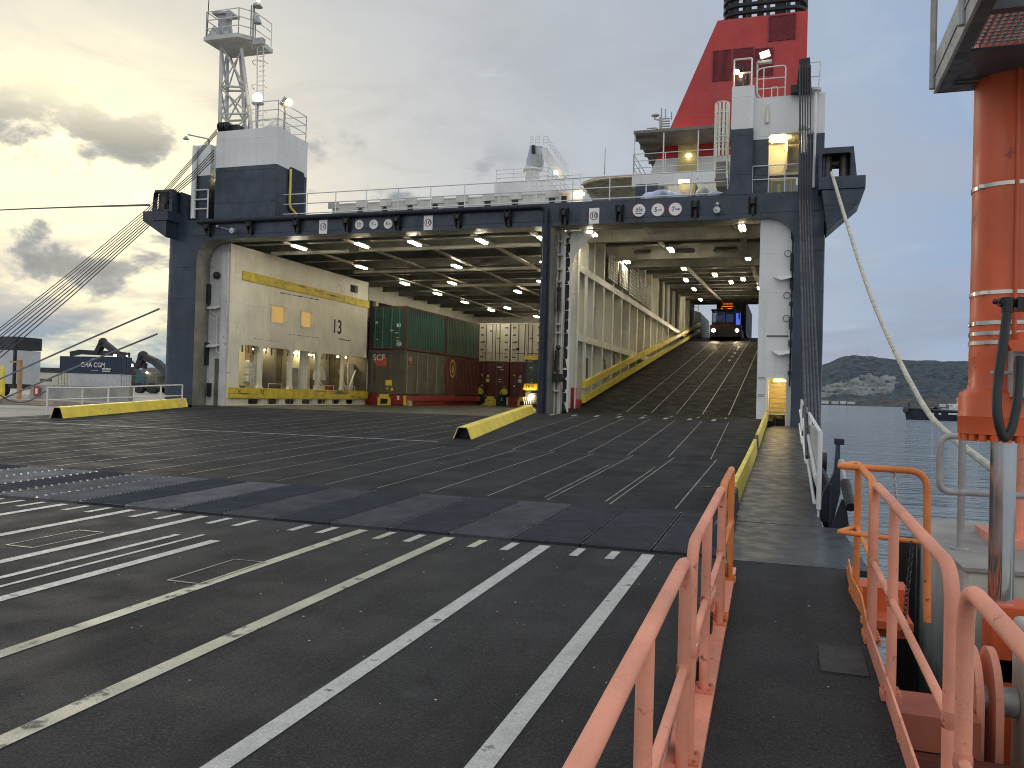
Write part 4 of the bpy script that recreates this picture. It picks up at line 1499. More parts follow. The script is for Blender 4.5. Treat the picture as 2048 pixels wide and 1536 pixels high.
# white recess between post and casing
rc = MB()
rc.box(-25.2, wall_x - .05, 30.95, 31.0, 2.9, 8.0)
rc.prism([(-24.62, 30.92, 2.9), (-23.62, 31.0, 2.9), (-23.62, 31.0, 8.02), (-24.62, 30.92, 8.02)], (0, .05, 0))
rc.box(-24.75, -24.5, 30.92, 31.2, DZ, 8.02)
rc.box(wall_x - .3, wall_x + .02, 30.85, 31.0, DZ, 7.6)
rc.box(-24.5, -24.25, 30.95, 31.0, DZ, 2.9)
sp(rc, 'jamb_recess', FRAMEW)
jm = MB()
for z in (5.2, 3.5):
    jm.prism([(-24.55, 30.9, z), (-23.9, 30.9, z), (-24.1, 30.65, z - .12), (-24.5, 30.65, z - .12)], (0, 0, .06))
jm.tube(round_line([(-24.5, 30.85, 5.0), (-24.1, 30.85, 4.8), (-24.1, 30.85, 3.2), (-23.8, 30.85, 3.1)], .1), .03, 6)
sp(jm, 'bracket_shelf', FRAMEW)
sp(MB().box(-24.72, -24.5, 30.7, 30.9, 5.3, 6.2).box(-24.72, -24.5, 30.7, 30.9, 2.6, 3.6).ball((-24.2, 30.85, 6.6), .16).box(-24.5, -24.35, 30.8, 30.95, 1.2, 1.8), 'locking_device', BLACK)
# ceiling plate and beams over the port bay
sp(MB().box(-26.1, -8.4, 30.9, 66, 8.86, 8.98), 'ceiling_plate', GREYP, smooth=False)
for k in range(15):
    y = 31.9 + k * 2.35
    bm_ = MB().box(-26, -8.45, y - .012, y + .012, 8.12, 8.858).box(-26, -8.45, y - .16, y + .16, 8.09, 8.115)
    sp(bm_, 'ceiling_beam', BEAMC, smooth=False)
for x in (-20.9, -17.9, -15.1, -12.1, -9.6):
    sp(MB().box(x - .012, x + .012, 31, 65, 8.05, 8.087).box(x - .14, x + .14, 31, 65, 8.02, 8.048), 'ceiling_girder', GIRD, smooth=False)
for (x0, x1, y, z) in ((-23, -19, 33.2, 7.93), (-18.5, -10, 33.4, 8.0), (-22, -12, 39.2, 7.95), (-20, -9.5, 45, 7.95)):
    sp(MB().tube([(x0, y, z), (x1, y, z)], .09, 8), 'ceiling_pipe', GIRD)
# far end and outer side of the garage
sp(MB().box(-26.1, -8.4, 65.9, 66.0, DZ, 8.86), 'end_wall', CREAM, smooth=False)
os_ = MB().box(-25.1, -25.0, 43.9, 66, DZ, 6.1).box(-25.1, -25.0, 43.9, 66, 7.35, 8.86)
for k in range(8):
    os_.box(-25.12, -24.9, 44.6 + k * 2.7, 44.9 + k * 2.7, 6.1, 7.35)
sp(os_, 'side_wall', CREAM, smooth=False)
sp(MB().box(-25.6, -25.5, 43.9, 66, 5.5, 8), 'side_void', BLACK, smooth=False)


N_L = []


def deck_light(x, y, z, along='x', L_=.62):
    h = MB()
    if along == 'x':
        h.prism([(x - L_, y - .13, z + .06), (x - L_, y + .13, z + .06), (x - L_, y + .08, z + .13), (x - L_, y - .08, z + .13)], (2 * L_, 0, 0))
    else:
        h.prism([(x - .13, y - L_, z + .06), (x + .13, y - L_, z + .06), (x + .08, y - L_, z + .13), (x - .08, y - L_, z + .13)], (0, 2 * L_, 0))
    o = sp(h, 'ceiling_light', FRAMEW)
    tbm = MB()
    for s in (-.06, .06):
        if along == 'x':
            tbm.cyl((x - L_ * .94, y + s, z + .025), (x + L_ * .94, y + s, z + .025), .03, n=8)
        else:
            tbm.cyl((x + s, y - L_ * .94, z + .025), (x + s, y + L_ * .94, z + .025), .03, n=8)
    N_L.append(1)
    part(tbm, 'tube', T_DULL if len(N_L) % 4 == 2 else T_COOL, o)


for (x, y) in ((-20.6, 31.75), (-17.5, 31.75), (-15.0, 31.75), (-12.0, 31.75), (-9.4, 31.75), (-20.6, 37.4), (-15.6, 37.9), (-11, 37.6), (-21.1, 43.5), (-18.2, 43.6), (-13.0, 43.8),
               (-21.1, 48.2), (-15.6, 47.7), (-21.1, 52.9), (-11.5, 52.5), (-21.0, 58.0), (-19.3, 56.7), (-16.5, 57), (-13, 61), (-19, 63)):
    deck_light(x, y, 7.86, 'y', .5)

# ---------------------------------------------------------------- partition wall between garage and ramp
PX = -8.3
part_w = sp(MB().prism([(PX - .12, 31.0, -.2), (PX - .12, 78, -.2), (PX - .12, 78, zc(78) + .9), (PX - .12, 31.0, zc(31) + .9)], (.12, 0, 0)), 'partition_wall', CREAM, smooth=False)
pf = MB()
ys = [31.9, 33.2, 34.6, 36.6, 38.7, 40.9, 43.1, 45.4, 47.8, 50.2, 52.7, 55.3, 58, 61, 64, 67.2, 70.5, 74]
for i, y in enumerate(ys):
    pf = MB().box(PX, PX + .36, y - .05, y + .05, max(.9, zi(y) - .2), zc(y) + .3)
    pf.box(PX + .36, PX + .40, y - (.24 if i == 1 else .11), y + (.24 if i == 1 else .11), max(.9, zi(y) - .2), zc(y) + .3)
    part(pf, 'stiffener', CREAM, part_w, smooth=False)
for z0 in (3.98, 6.72):
    s = MB().box(PX, PX + .38, 31.9, 74, z0, z0 + .05).box(PX + .402, PX + .43, 31.9, 74, z0 - .12, z0 + .16)
    part(s, 'stringer', CREAM, part_w, smooth=False)
# louvre panels high on the wall
for (ya, yb, za, zb2) in ((37.0, 39.0, 7.05, 8.25), (39.6, 41.6, 7.05, 8.2), (42.4, 44.8, 6.95, 8.4), (45.2, 47.4, 6.95, 8.4), (47.8, 49.6, 6.95, 8.3)):
    g = MB().box(PX + .44, PX + .46, ya, yb, za, zb2)
    o = part(g, 'louvre_backing', BLACK, part_w)
    g = MB()
    for j in range(9):
        z = za + .04 + (zb2 - za - .1) * j / 8
        g.box(PX + .462, PX + .50, ya, yb, z, z + .05)
    for j in range(6):
        y = ya + (yb - ya - .05) * j / 5
        g.box(PX + .48, PX + .53, y, y + .045, za, zb2)
    part(g, 'louvre', CREAM, part_w)
# yellow fender rails along the ramp
for (dz_, h, nm) in ((.12, .26, 'lower'), (.70, .28, 'upper')):
    g = MB()
    x0 = PX + .44
    ya, yb = 32.6, 78
    g.add([(x0, ya, zi(ya) + dz_), (x0 + .16, ya, zi(ya) + dz_), (x0 + .16, ya, zi(ya) + dz_ + h), (x0, ya, zi(ya) + dz_ + h),
           (x0, yb, zi(yb) + dz_), (x0 + .16, yb, zi(yb) + dz_), (x0 + .16, yb, zi(yb) + dz_ + h), (x0, yb, zi(yb) + dz_ + h)],
          [(0, 1, 2, 3), (7, 6, 5, 4), (0, 4, 5, 1), (1, 5, 6, 2), (2, 6, 7, 3), (3, 7, 4, 0)])
    part(g, 'fender_rail', YELLOW, part_w, nm + ' yellow fender rail climbing beside the ramp', smooth=False)
part(MB().box(PX + .02, PX + .5, 32.0, 32.5, 1.05, 1.55).cyl((PX + .3, 31.9, 1.1), (PX + .3, 31.9, 2.0), .12, n=12).box(PX + .02, PX + .2, 46, 46.6, zi(46) + .9, zi(46) + 1.6), 'fire_extinguisher_box', mat('fire_red', (.35, .015, .02), .45), part_w, bevel=.02)
for (y, z) in ((34.0, 3.3), (34.2, 3.1), (37.6, 3.4), (39.8, 3.7)):
    part(MB().tube([(PX + .2, y, z), (PX + .2, y + .5, z - .05), (PX + .22, y + .5, z - .9)], .035, 6), 'wall_pipe', GREYP, part_w)
for y in (54, 56.5, 59, 62):
    part(MB().tube([(PX + .36, y, 6.9), (PX + .36, y, 9.5)], .07, 6), 'wall_pipe', GREYP, part_w)
    part(MB().tube([(PX + .36, y + .5, 6.9), (PX + .36, y + .5, 9.5)], .05, 6), 'wall_pipe', GREYP, part_w)
# portal web at the end of the partition: pierced plate facing aft
xw0, xw1 = at_y(1123.5, 700, 30.95).x, at_y(1141, 700, 30.95).x
loops = []
for v in (470, 496, 525, 553, 583, 611, 630, 650, 680, 708, 746, 770, 795):
    z = at_y(1133, v, 30.95).z
    hh = .20 if v not in (583, 680) else .28
    loops.append(rr(xw0 + .07, xw0 + .24, z - hh, z + hh, .08, 4))
pw = MB().plate([(xw0 - .04, .9), (xw0 + .32, .9), (xw0 + .32, 7.9), (xw0 - .04, 8.03)], loops, (0, 30.92, 0), (1, 0, 0), (0, 0, 1), -.04)
portal = sp(pw, 'portal_web', CREAM, smooth=False)
part(MB().box(xw0 + .05, xw0 + .3, 31.0, 31.04, .9, 8.0), 'web_backing', NAVY2, portal)
ld = MB()
xl0, xl1 = -8.54, xw0 - .05
ld.box(xl0, xl0 + .04, 30.9, 31.2, .8, 8.0).box(xl0, xl1, 31.15, 31.2, .8, 8.0)
for v in (455, 485, 512, 540, 565, 597, 617, 650, 667, 704, 740, 760, 783):
    z = at_y(1108, v, 30.8).z
    ld.box(xl0 + .04, xl1, 30.75, 31.14, z, z + .06)
part(ld, 'rung_plate', FRAMEW, portal)
part(MB().cyl((-8.38, 30.7, 4.9), (-8.38, 30.7, 5.7), .07).ball((-8.38, 30.7, 5.75), .1).cyl((-8.4, 30.7, 2.6), (-8.4, 30.7, 3.4), .08).box(-8.5, -8.2, 30.65, 30.9, 2.2, 2.5).ball((-8.35, 30.7, 3.5), .1), 'locking_cylinder', BLACK, portal)
kn = MB().prism([(xw0 + .3, 30.95, 8.02), (xw0 + 1.3, 30.95, 8.02), (xw0 + 1.0, 30.95, 7.75), (xw0 + .5, 30.95, 7.2), (xw0 + .3, 30.95, 6.7)], (0, .05, 0))
part(kn, 'bracket_plate', CREAM, portal, smooth=False)

# ---------------------------------------------------------------- internal ramp
ir = MB()
ir.add([(-8.2, 31.0, zi(31)), (1.0, 31.0, zi(31)), (1.0, 72, zi(72)), (-8.2, 72, zi(72)),
        (-8.2, 31.0, zi(31) - .4), (1.0, 31.0, zi(31) - .4), (1.0, 72, zi(72) - .4), (-8.2, 72, zi(72) - .4)],
       [(0, 1, 2, 3), (7, 6, 5, 4), (0, 4, 5, 1), (1, 5, 6, 2), (2, 6, 7, 3), (3, 7, 4, 0)])
slab(ir, -8.2, 1.0, 72.0, 95, lambda Y: zi(72) + .02, .3)
ir = sp(ir, 'internal_ramp', DECKI, smooth=False)
sill = MB()
slab(sill, RXM, -.45, 29.27, 31.0, lambda Y: zr2(29) + (Y - 29.27) * .035, .12)
sp(sill, 'sill_plate', DECKI, smooth=False)
for k in range(5):
    x = -2.02 - .94 * k
    strip(x, 31.4, x, 71.5, .04, LINEW if k < 2 else LINET, parent=ir, zf=zi, lift=.006)
    strip(x, 29.5, x, 30.4, .05, LINEY, parent=ir, zf=lambda Y: zr2(29) + (Y - 29.27) * .035, lift=.006)
for j in range(6):
    strip(-3.4, 52 + j * 2.6, -3.4, 52.9 + j * 2.6, .16, LINEW, parent=ir, zf=zi, lift=.006)
# ceiling over the ramp
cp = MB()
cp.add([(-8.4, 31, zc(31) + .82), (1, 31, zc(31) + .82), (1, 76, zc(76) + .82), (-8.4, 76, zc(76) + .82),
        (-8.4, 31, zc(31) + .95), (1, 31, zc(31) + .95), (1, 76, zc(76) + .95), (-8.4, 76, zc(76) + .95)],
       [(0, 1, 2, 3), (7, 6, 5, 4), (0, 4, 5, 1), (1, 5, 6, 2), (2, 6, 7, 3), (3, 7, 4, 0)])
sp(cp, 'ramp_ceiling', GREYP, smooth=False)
for k in range(19):
    y = 32.0 + k * 2.4
    z = zc(y)
    deep = False
    b2_ = MB().box(-8.25, .95, y - .02, y + .02, z + (.0 if deep else .15), z + .815).box(-8.25, .95, y - .17, y + .17, z + (-.03 if deep else .12), z + (.0 if deep else .15))
    if k < 0:
        b2_ = MB().plate([(-8.25, z), (.95, z), (.95, z + .81), (-8.25, z + .81)], [rr(-5.2, -4.3, z + .22, z + .55, .15, 4), rr(-3.2, -2.3, z + .22, z + .55, .15, 4), rr(-6.9, -6.1, z + .22, z + .55, .15, 4)],
                         (0, y, 0), (1, 0, 0), (0, 0, 1), .03).box(-8.25, .95, y - .17, y + .17, z - .03, z - .001)
    sp(b2_, 'ceiling_beam', BEAMC, smooth=False)
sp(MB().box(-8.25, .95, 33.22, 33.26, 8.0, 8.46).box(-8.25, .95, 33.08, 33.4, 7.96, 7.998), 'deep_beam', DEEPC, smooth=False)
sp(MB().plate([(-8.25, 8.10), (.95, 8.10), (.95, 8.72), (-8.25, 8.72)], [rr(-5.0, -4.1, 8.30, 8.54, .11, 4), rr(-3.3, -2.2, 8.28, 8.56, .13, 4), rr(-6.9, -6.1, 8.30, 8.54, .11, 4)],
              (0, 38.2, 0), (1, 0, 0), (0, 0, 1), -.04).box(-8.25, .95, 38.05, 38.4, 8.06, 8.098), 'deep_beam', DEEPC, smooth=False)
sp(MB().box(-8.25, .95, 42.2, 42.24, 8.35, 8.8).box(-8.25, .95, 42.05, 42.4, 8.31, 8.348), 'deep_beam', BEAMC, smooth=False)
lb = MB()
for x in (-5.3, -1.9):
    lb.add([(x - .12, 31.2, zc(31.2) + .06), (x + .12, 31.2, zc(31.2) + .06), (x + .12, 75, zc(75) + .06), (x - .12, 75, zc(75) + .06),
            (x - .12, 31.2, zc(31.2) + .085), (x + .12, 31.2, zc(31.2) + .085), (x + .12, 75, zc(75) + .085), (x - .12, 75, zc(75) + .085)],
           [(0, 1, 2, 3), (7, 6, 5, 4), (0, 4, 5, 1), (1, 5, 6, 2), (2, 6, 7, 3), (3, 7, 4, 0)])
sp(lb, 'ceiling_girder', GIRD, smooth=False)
for (x, y) in ((-7.3, 31.4), (-1.7, 31.4), (-5.0, 36.7), (-8.0 + .35, 40.5), (-1.9, 40.4), (-5.3, 44), (-4.0, 47.7), (-5.9, 50.3), (-2.6, 50.4), (-3.4, 52.2), (-6.1, 56.7), (-6.6, 66.2), (-1.9, 56.6)):
    deck_light(x, y, zc(y) - .16, 'y', .5)
# starboard side wall of the ramp, and dark stacks beyond the partition top
sp(MB().prism([(.6, 31.5, -.2), (.6, 74, -.2), (.6, 74, zc(74) + .8), (.6, 31.5, zc(31.5) + .8)], (.12, 0, 0)), 'side_wall', CREAM, smooth=False)
um = MB()
for (y0_, y1_, z0_, z1_) in ((72.5, 75, 7.0, 9.4), (76, 78, 7, 8.6)):
    um.box(-10.2, -8.05, y0_, y1_, z0_, z1_)
sp(um, 'vent_trunk', mat('dark_cream', (.2, .18, .12), .6))
# white column with the walkway door
dx0, dx1 = at_y(1533, 800, 30.3).x, at_y(1571, 800, 30.3).x
dzb, dzt = zr(30.3) - .10, at_y(1550, 757, 30.3).z
wc = MB().plate([(-1.02, -.5), (.135, -.5), (.135, 8.3), (-1.02, 8.3)], [rr(dx0, dx1, dzb, dzt, .12, 4)], (0, 30.3, 0), (1, 0, 0), (0, 0, 1), -.06)
column = sp(wc, 'door_column', WHITE, label='white column with the lit walkway doorway', smooth=False)
part(MB().box(-1.02, -.96, 30.36, 31.6, -.3, 8.3), 'column_side', WHITE, column, smooth=False)
nb = MB()
for z in (5.95, 3.35):
    nb.prism([(-.55, 30.29, z + .05), (.05, 30.29, z + .12), (.05, 29.95, z - .02), (-.3, 29.95, z - .10)], (0, 0, .03))
part(nb, 'ledge_bracket', WHITE, column)
cb = MB()
cb.tube([(.07, 30.2, 7.9), (.07, 30.2, 2.2)], .028, 6)
for z in (7.3, 6.5, 6.2, 5.6, 5.0, 4.2, 3.6, 2.6):
    cb.box(.0, .13, 30.15, 30.28, z, z + random.uniform(.1, .5))
cb.tube([(-.72, 30.27, 3.95), (.0, 30.27, 3.95)], .02, 6)
part(cb, 'control_gear', BLACK, column)
rg = MB()
for z in (6.8, 5.35, 4.55):
    rg.tube([(-.08 + .11 * math.cos(a), 30.2, z + .11 * math.sin(a)) for a in [2 * PI * k / 14 for k in range(15)]], .012, 5)
part(rg, 'hose_loop', BLACK, column)
part(MB().box(-.98, -.74, 30.29, 30.296, 2.50, 2.515).box(-.98, -.72, 30.29, 30.296, 2.44, 2.455).box(-.98, -.74, 30.29, 30.296, 1.88, 1.90).box(-.98, -.78, 30.29, 30.296, 1.82, 1.835), 'lettering', SIGNK, column, fix=False)
part(MB().plate(rr(dx0 - .05, dx1 + .05, dzb - .05, dzt + .05, .14, 4), [rr(dx0, dx1, dzb, dzt, .12, 4)], (0, 30.27, 0), (1, 0, 0), (0, 0, 1), -.03), 'door_frame', CREAM, column)
rm = MB()
rm.box(-.95, .5, 31.9, 31.95, .3, 3).box(-.95, .5, 30.4, 31.9, .4, dzb).box(-.95, .5, 30.4, 31.9, 2.75, 2.8).box(.3, .35, 30.4, 31.9, dzb, 2.75)
room = part(rm, 'door_lobby', CREAM, column, smooth=False)
dk = MB()
for j in range(7):
    dk.box(-.55, .2, 31.86, 31.895, dzb + .55 + j * .17, dzb + .68 + j * .17)
dk.box(-.60, -.56, 31.84, 31.9, dzb, 2.5)
part(dk, 'lobby_panel', mat('ochre_panel', (.55, .42, .16), .5), column)
part(MB().ball((-.30, 31.3, dzb + .32), .14).ball((.0, 31.3, dzb + .3), .14).cyl((-.42, 31.0, dzb), (-.42, 31.0, dzb + .4), .05), 'stored_gear', BLACK, column)
part(MB().box(-.45, .2, 30.7, 30.8, 2.38, 2.43), 'lobby_light', T_LOBBY, column)
part(MB().box(dx0 + .02, dx0 + .06, 30.4, 31.0, dzb, dzt - .05), 'door_leaf', CREAM, column)
# ------------------------------------------------------------------ ship: upper works
WD = 8.98                     # weather deck level
sp(MB().box(-26.2, -8.45, 30.9, 150, 8.985, 9.05), 'weather_deck', mat('deck_green_grey', (.12, .14, .14), .6), smooth=False)


def rails(mb, pts, h, nr=3, r=.022, posts=None):
    pts = [V(p) for p in pts]
    for k in range(nr):
        mb.tube([p + V((0, 0, h * (k + 1) / nr)) for p in pts], r, 6)
    for a, b_ in zip(pts, pts[1:]):
        n = max(1, round((b_ - a).length / 1.6)) if posts is None else posts
        for i in range(n + 1):
            p = a.lerp(b_, i / n)
            mb.cyl(p, p + V((0, 0, h)), r, n=6)


# rail along the transom edge
a = at_y(600, 388, 30.6)
rl = MB()
tops = [at_y(u, v, 30.6) for u, v in ((553, 392), (615, 386), (672, 382), (733, 379), (797, 376), (862, 373), (930, 369), (999, 365.5), (1073, 361), (1146, 357), (1220, 353), (1293, 349), (1382, 344), (1456, 339))]
zt = sum(p.z for p in tops) / len(tops)
for p in tops:
    rl.cyl((p.x, 30.6, WD - .1), (p.x, 30.6, zt), .022, n=6)
for h in (0, .42, .84):
    rl.tube([(tops[0].x, 30.6, zt - h), (tops[-1].x, 30.6, zt - h)], .022, 6)
sp(rl, 'deck_railing', WHITE, label='long white railing above the transom beam')
# bulwark with lashing openings behind the rail
y = 33.2
bu = MB()
us = [(668, 412), (724, 411), (772, 408), (823, 404), (876, 400), (925, 396), (978, 392), (1032, 388), (1105, 385)]
A = at_y(665, 412, y)
B = at_y(1108, 386, y)
zt = (A.z + B.z) / 2
loops = []
for (u, v) in ((720, 423), (769, 420), (820, 416.5), (870, 413), (922, 409), (975, 405), (1030, 401), (1104, 396)):
    p = at_y(u, v, y)
    loops.append(rr(p.x - .15, p.x + .15, p.z - .25, p.z + .16, .14, 4))
bu.plate([(A.x, WD), (B.x + .3, WD), (B.x + .3, zt), (A.x, zt)], loops, (0, y, 0), (1, 0, 0), (0, 0, 1), -.06)
for (u, v) in us:
    p = at_y(u, v, y)
    bu.box(p.x - .28, p.x + .28, y - .05, y - .005, zt - .16, zt + .12)
bu.box(A.x, B.x + .3, y - .02, y + .2, zt, zt + .05)
bulw = sp(bu, 'bulwark', mat('bulwark_cream', (.60, .585, .52), .5, streak=.3), smooth=False)
part(MB().box(A.x, B.x + .3, y + .9, y + .95, WD, zt + .12), 'bulwark_shade_sheet', BLACK, bulw)  # black sheet added behind the openings to make them read as shade

# ---- port winch house
hx0, hx1, hyb = -23.78, -20.70, 32.35
zsplit, zhouse = at_y(500, 331, TY).z, 12.72
ho = MB().box(hx0, hx1, TY + .02, hyb, 8.9, zsplit).box(hx0 + 1.1, hx1, TY + .0, TY + .02, 8.85, 9.2)
house = sp(ho, 'winch_house', NAVY, smooth=False)
part(MB().box(hx0, hx1, TY + .02, hyb, zsplit, zhouse), 'upper_wall', WHITE, house, smooth=False)
dl, dr_ = at_x(577, 355, hx1), at_x(600, 365, hx1)
dm = MB().plate(rr(dl.y, dr_.y + .25, at_x(585, 425, hx1).z, at_x(580, 334, hx1).z, .15, 4), [], (hx1 + .01, 0, 0), (0, 1, 0), (0, 0, 1), .05)
part(dm, 'door', NAVY2, house)
yp = at_x(577, 380, hx1)
part(MB().tube(round_line([(hx1 + .08, yp.y, at_x(577, 338, hx1).z), (hx1 + .08, yp.y, at_x(577, 415, hx1).z), (hx1 + .1, yp.y + .5, at_x(577, 424, hx1).z)], .2), .055, 8), 'yellow_pipe', YELLOW, house)
rl = MB()
rails(rl, [(hx0 + 1.9, TY + .1, zhouse), (hx1 - .05, TY + .1, zhouse), (hx1 - .05, hyb - .1, zhouse)], 1.15, 3, .022)
rails(rl, [(hx0 + .1, hyb - .1, zhouse), (hx1 - .05, hyb - .1, zhouse)], 1.15, 3, .022)
part(rl, 'railing', WHITE, house)
part(MB().ball((-21.5, 31.2, zhouse + .1), .62, 16, 10, sc=(1, .6, 1)).cyl((-21.5, 31.0, zhouse), (-21.5, 31.0, zhouse + .25), .5), 'dome_cover', WHITE, house)
# floodlights on the house
for (u, v, rr_, on, lab) in ((516, 197, .21, True, 'glowing floodlight beside the lattice mast'), (570, 206, .17, False, 'tilted floodlight at the corner of the winch house')):
    p = at_y(u, v, 30.6)
    f = MB().cyl((p.x, 30.6, zhouse), (p.x, 30.6, p.z - .2), .045, n=8)
    if on:
        f.box(p.x - .22, p.x + .22, 30.45, 30.75, p.z - .26, p.z - .18)
    else:
        f.beam((p.x - .12, 30.6, p.z - .12), (p.x + .12, 30.6, p.z + .18), .3, .18)
    fl = sp(f, 'floodlight', GREYST, label=lab)
    if on:
        part(MB().ball((p.x, 30.58, p.z + .02), rr_, 14, 10), 'lamp', T_FLOOD, fl)
    else:
        part(MB().ball((p.x + .19, 30.62, p.z + .02), .15, 10, 8), 'lamp', T_FLOOD, fl)
# rear house to port with the lit gap
r0, r1 = -25.15, hx0 - .42
rh = MB().box(r0, r1, 30.2, 32.0, 8.9, at_y(400, 353, 30.3).z)
rear = sp(rh, 'port_house', NAVY, smooth=False)
part(MB().box(r0, r1 + .0, 30.2, 32.0, at_y(400, 353, 30.3).z, 12.25).box(r1, hx0, 30.4, 32, at_y(424, 346, 30.3).z + .1, 12.25), 'upper_wall', WHITE, rear, smooth=False)
gl = MB().box(r1, hx0, 31.6, 31.7, 10.3, 11.0).box(r1, hx0, 31.5, 31.7, 9.2, 9.5)
part(gl, 'lit_interior', CREAM, rear)
part(MB().box(r1 + .05, hx0 - .05, 31.0, 31.1, 10.85, 10.95), 'gap_light', T_WARM, rear)
rl = MB()
rails(rl, [(r0 + .15, 30.05, 8.98), (r0 + 1.0, 30.05, 8.98)], 1.25, 3, .03, 1)
part(rl, 'railing', WHITE, rear)
part(MB().tube([(r0 + .2, 30.1, 9), (r0 + .2, 30.1, 12.2)], .11, 10), 'vent_pipe', WHITE, rear)
lp = at_y(372, 274, 30.5)
part(MB().tube(round_line([(r0 + .6, 30.5, 12.2), (r0 + .6, 30.5, 12.6), (lp.x + .1, 30.5, lp.z + .1)], .15), .03, 6).lathe([(.03, .14), (.14, 0.0)], (lp.x, 30.5, lp.z - .1), 12), 'lamp_bracket', GREYST, rear)
# ---- fairlead houses
def fairlead(x0, x1, zb, zt, open_, label, flare):
    f = MB()
    # ledge
    f.prism([(x0 - .25 if flare < 0 else x0, TY - .75, zb), (x1 if flare < 0 else x1 + .25, TY - .75, zb), (x1 if flare < 0 else x1 + .25, TY + .9, zb), (x0 - .25 if flare < 0 else x0, TY + .9, zb)], (0, 0, .42))
    if flare < 0:
        f.prism([(x0 - .25, TY - .7, zb - .003), (x1 - .1, TY - .7, zb - .003), (x1 - .1, TY - .7, zb - .75)], (0, 1.5, 0))
    else:
        f.prism([(x0 + .1, TY - .7, zb - .003), (x1 + .25, TY - .7, zb - .003), (x1 + .1, TY - .7, zb - .45), (x0 + .3, TY - .7, zb - 1.35)], (0, 1.5, 0))
    tap = .12
    ou = [(x0 + (tap if flare < 0 else 0) * 0, zb + .42), (x1, zb + .42), (x1 - (tap if flare > 0 else 0), zt), (x0 + (tap if flare < 0 else 0), zt)]
    f.plate(ou, [rr(open_[0], open_[1], open_[2], open_[3], .06, 3)], (0, TY - .5, 0), (1, 0, 0), (0, 0, 1), -.25)
    f.plate(ou, [rr((open_[0] + open_[1]) / 2 - .19, (open_[0] + open_[1]) / 2 + .22, (open_[2] + open_[3]) / 2 - .26, (open_[2] + open_[3]) / 2 + .18, .12, 3)], (0, TY + .45, 0), (1, 0, 0), (0, 0, 1), -.1)
    f.box(x0 + .1, x1 - .1, TY - .24, TY + .44, zt - .10, zt - .005)
    f.box(x0 + .12, x0 + .2, TY - .24, TY + .44, zb + .42, zt - .12).box(x1 - .22, x1 - .14, TY - .24, TY + .44, zb + .42, zt - .12)
    o = sp(f, 'fairlead_house', NAVY, label=label, smooth=False, bevel=.02)
    r = MB()
    w = (open_[1] - open_[0])
    for s in (.2, .8):
        xx = open_[0] + w * s
        r.cyl((xx, TY - .05, open_[2]), (xx, TY - .05, open_[3]), .16, n=16)
    r.cyl((open_[0] + w * .3, TY + .1, open_[3] - .2), (open_[0] + w * .7, TY + .1, open_[3] - .2), .12, n=14)
    part(r, 'roller', mat('worn_roller', (.07, .06, .05), .45, .4, var=.4, vs=3, rust=.4, rcol=(.14, .09, .04), rs=2) if 'worn_roller' not in bpy.data.materials else bpy.data.materials['worn_roller'], o)


a, b_ = at_y(303, 440, TY - .5), at_y(345, 378, TY - .5)
oa, ob = at_y(306, 420, TY - .5), at_y(339, 383, TY - .5)
fairlead(a.x, b_.x, at_y(320, 443, TY - .5).z, b_.z, (oa.x, ob.x, oa.z, ob.z), 'port fairlead house on top of the corner post', -1)
bx = at_y(356, 400, TY)
sp(MB().prism([(b_.x, TY, 8.9), (at_y(364, 420, TY).x + .35, TY, 8.9), (at_y(363, 385, TY).x, TY, at_y(362, 384, TY).z), (b_.x, TY, at_y(350, 384, TY).z)], (0, .8, 0)), 'fairlead_bracket', NAVY, smooth=False)
a, b_ = at_y(1640, 365, TY - .5), at_y(1709, 292, TY - .5)
oa, ob = at_y(1640, 360, TY - .5), at_y(1702, 304, TY - .5)
fairlead(a.x - .05, b_.x + .1, at_y(1680, 381, TY - .5).z, b_.z, (oa.x + .05, ob.x, oa.z, ob.z), 'starboard fairlead house with the cream rope', 1)

# ---- lattice mast
my = 31.2
ms = MB()
lb_ = [at_y(440, 250, my), at_y(455, 245, my + 1.2), at_y(506, 262, my), at_y(494, 250, my + 1.2)]
lt_ = [at_y(443, 88, my), at_y(455, 92, my + 1.2), at_y(483, 98, my), at_y(480, 96, my + 1.2)]
for p, q_ in zip(lb_, lt_):
    p.z = zhouse - .02
    ms.cyl(p, q_, .085, .075, 10)
for f0, f1 in ((0, .26), (.26, .55), (.55, .98)):
    for i, j in ((0, 2), (1, 3), (0, 1), (2, 3)):
        ms.cyl(lb_[i].lerp(lt_[i], f0), lb_[j].lerp(lt_[j], f1), .034, n=6)
        ms.cyl(lb_[j].lerp(lt_[j], f0), lb_[i].lerp(lt_[i], f1), .045, n=6)
        ms.cyl(lb_[i].lerp(lt_[i], f0 + .02), lb_[j].lerp(lt_[j], f0 + .02), .05, n=6)
MASTM = mat('mast_grey_white', (.52, .52, .49), .5, var=.15, streak=.5, scol=(.34, .27, .2), rust=.08, rs=4)
mast = sp(ms, 'signal_mast', MASTM, label='white lattice mast with railed platform')
pz = lt_[0].z
pA, pB, pC, pD = at_y(413, 80, my - .3), at_y(480, 72, my - .3), at_y(508, 98, my + .2), at_y(455, 104, my + 1.6)
px0, px1 = pA.x, at_y(506, 98, my).x
part(MB().prism([(px0, my - .5, pz), (px1 - .5, my - .5, pz), (px1, my + .1, pz), (px1, my + 1.5, pz), (px0, my + 1.5, pz)], (0, 0, .18)), 'platform', MASTM, mast, smooth=False)
rl = MB()
rails(rl, [(px0 + .05, my + 1.4, pz + .18), (px0 + .05, my - .4, pz + .18), (px1 - .5, my - .4, pz + .18), (px1 - .05, my + .2, pz + .18), (px1 - .05, my + 1.4, pz + .18)], 1.15, 3, .025)
part(rl, 'railing', WHITE, mast)
c = at_y(447, 55, my + .3)
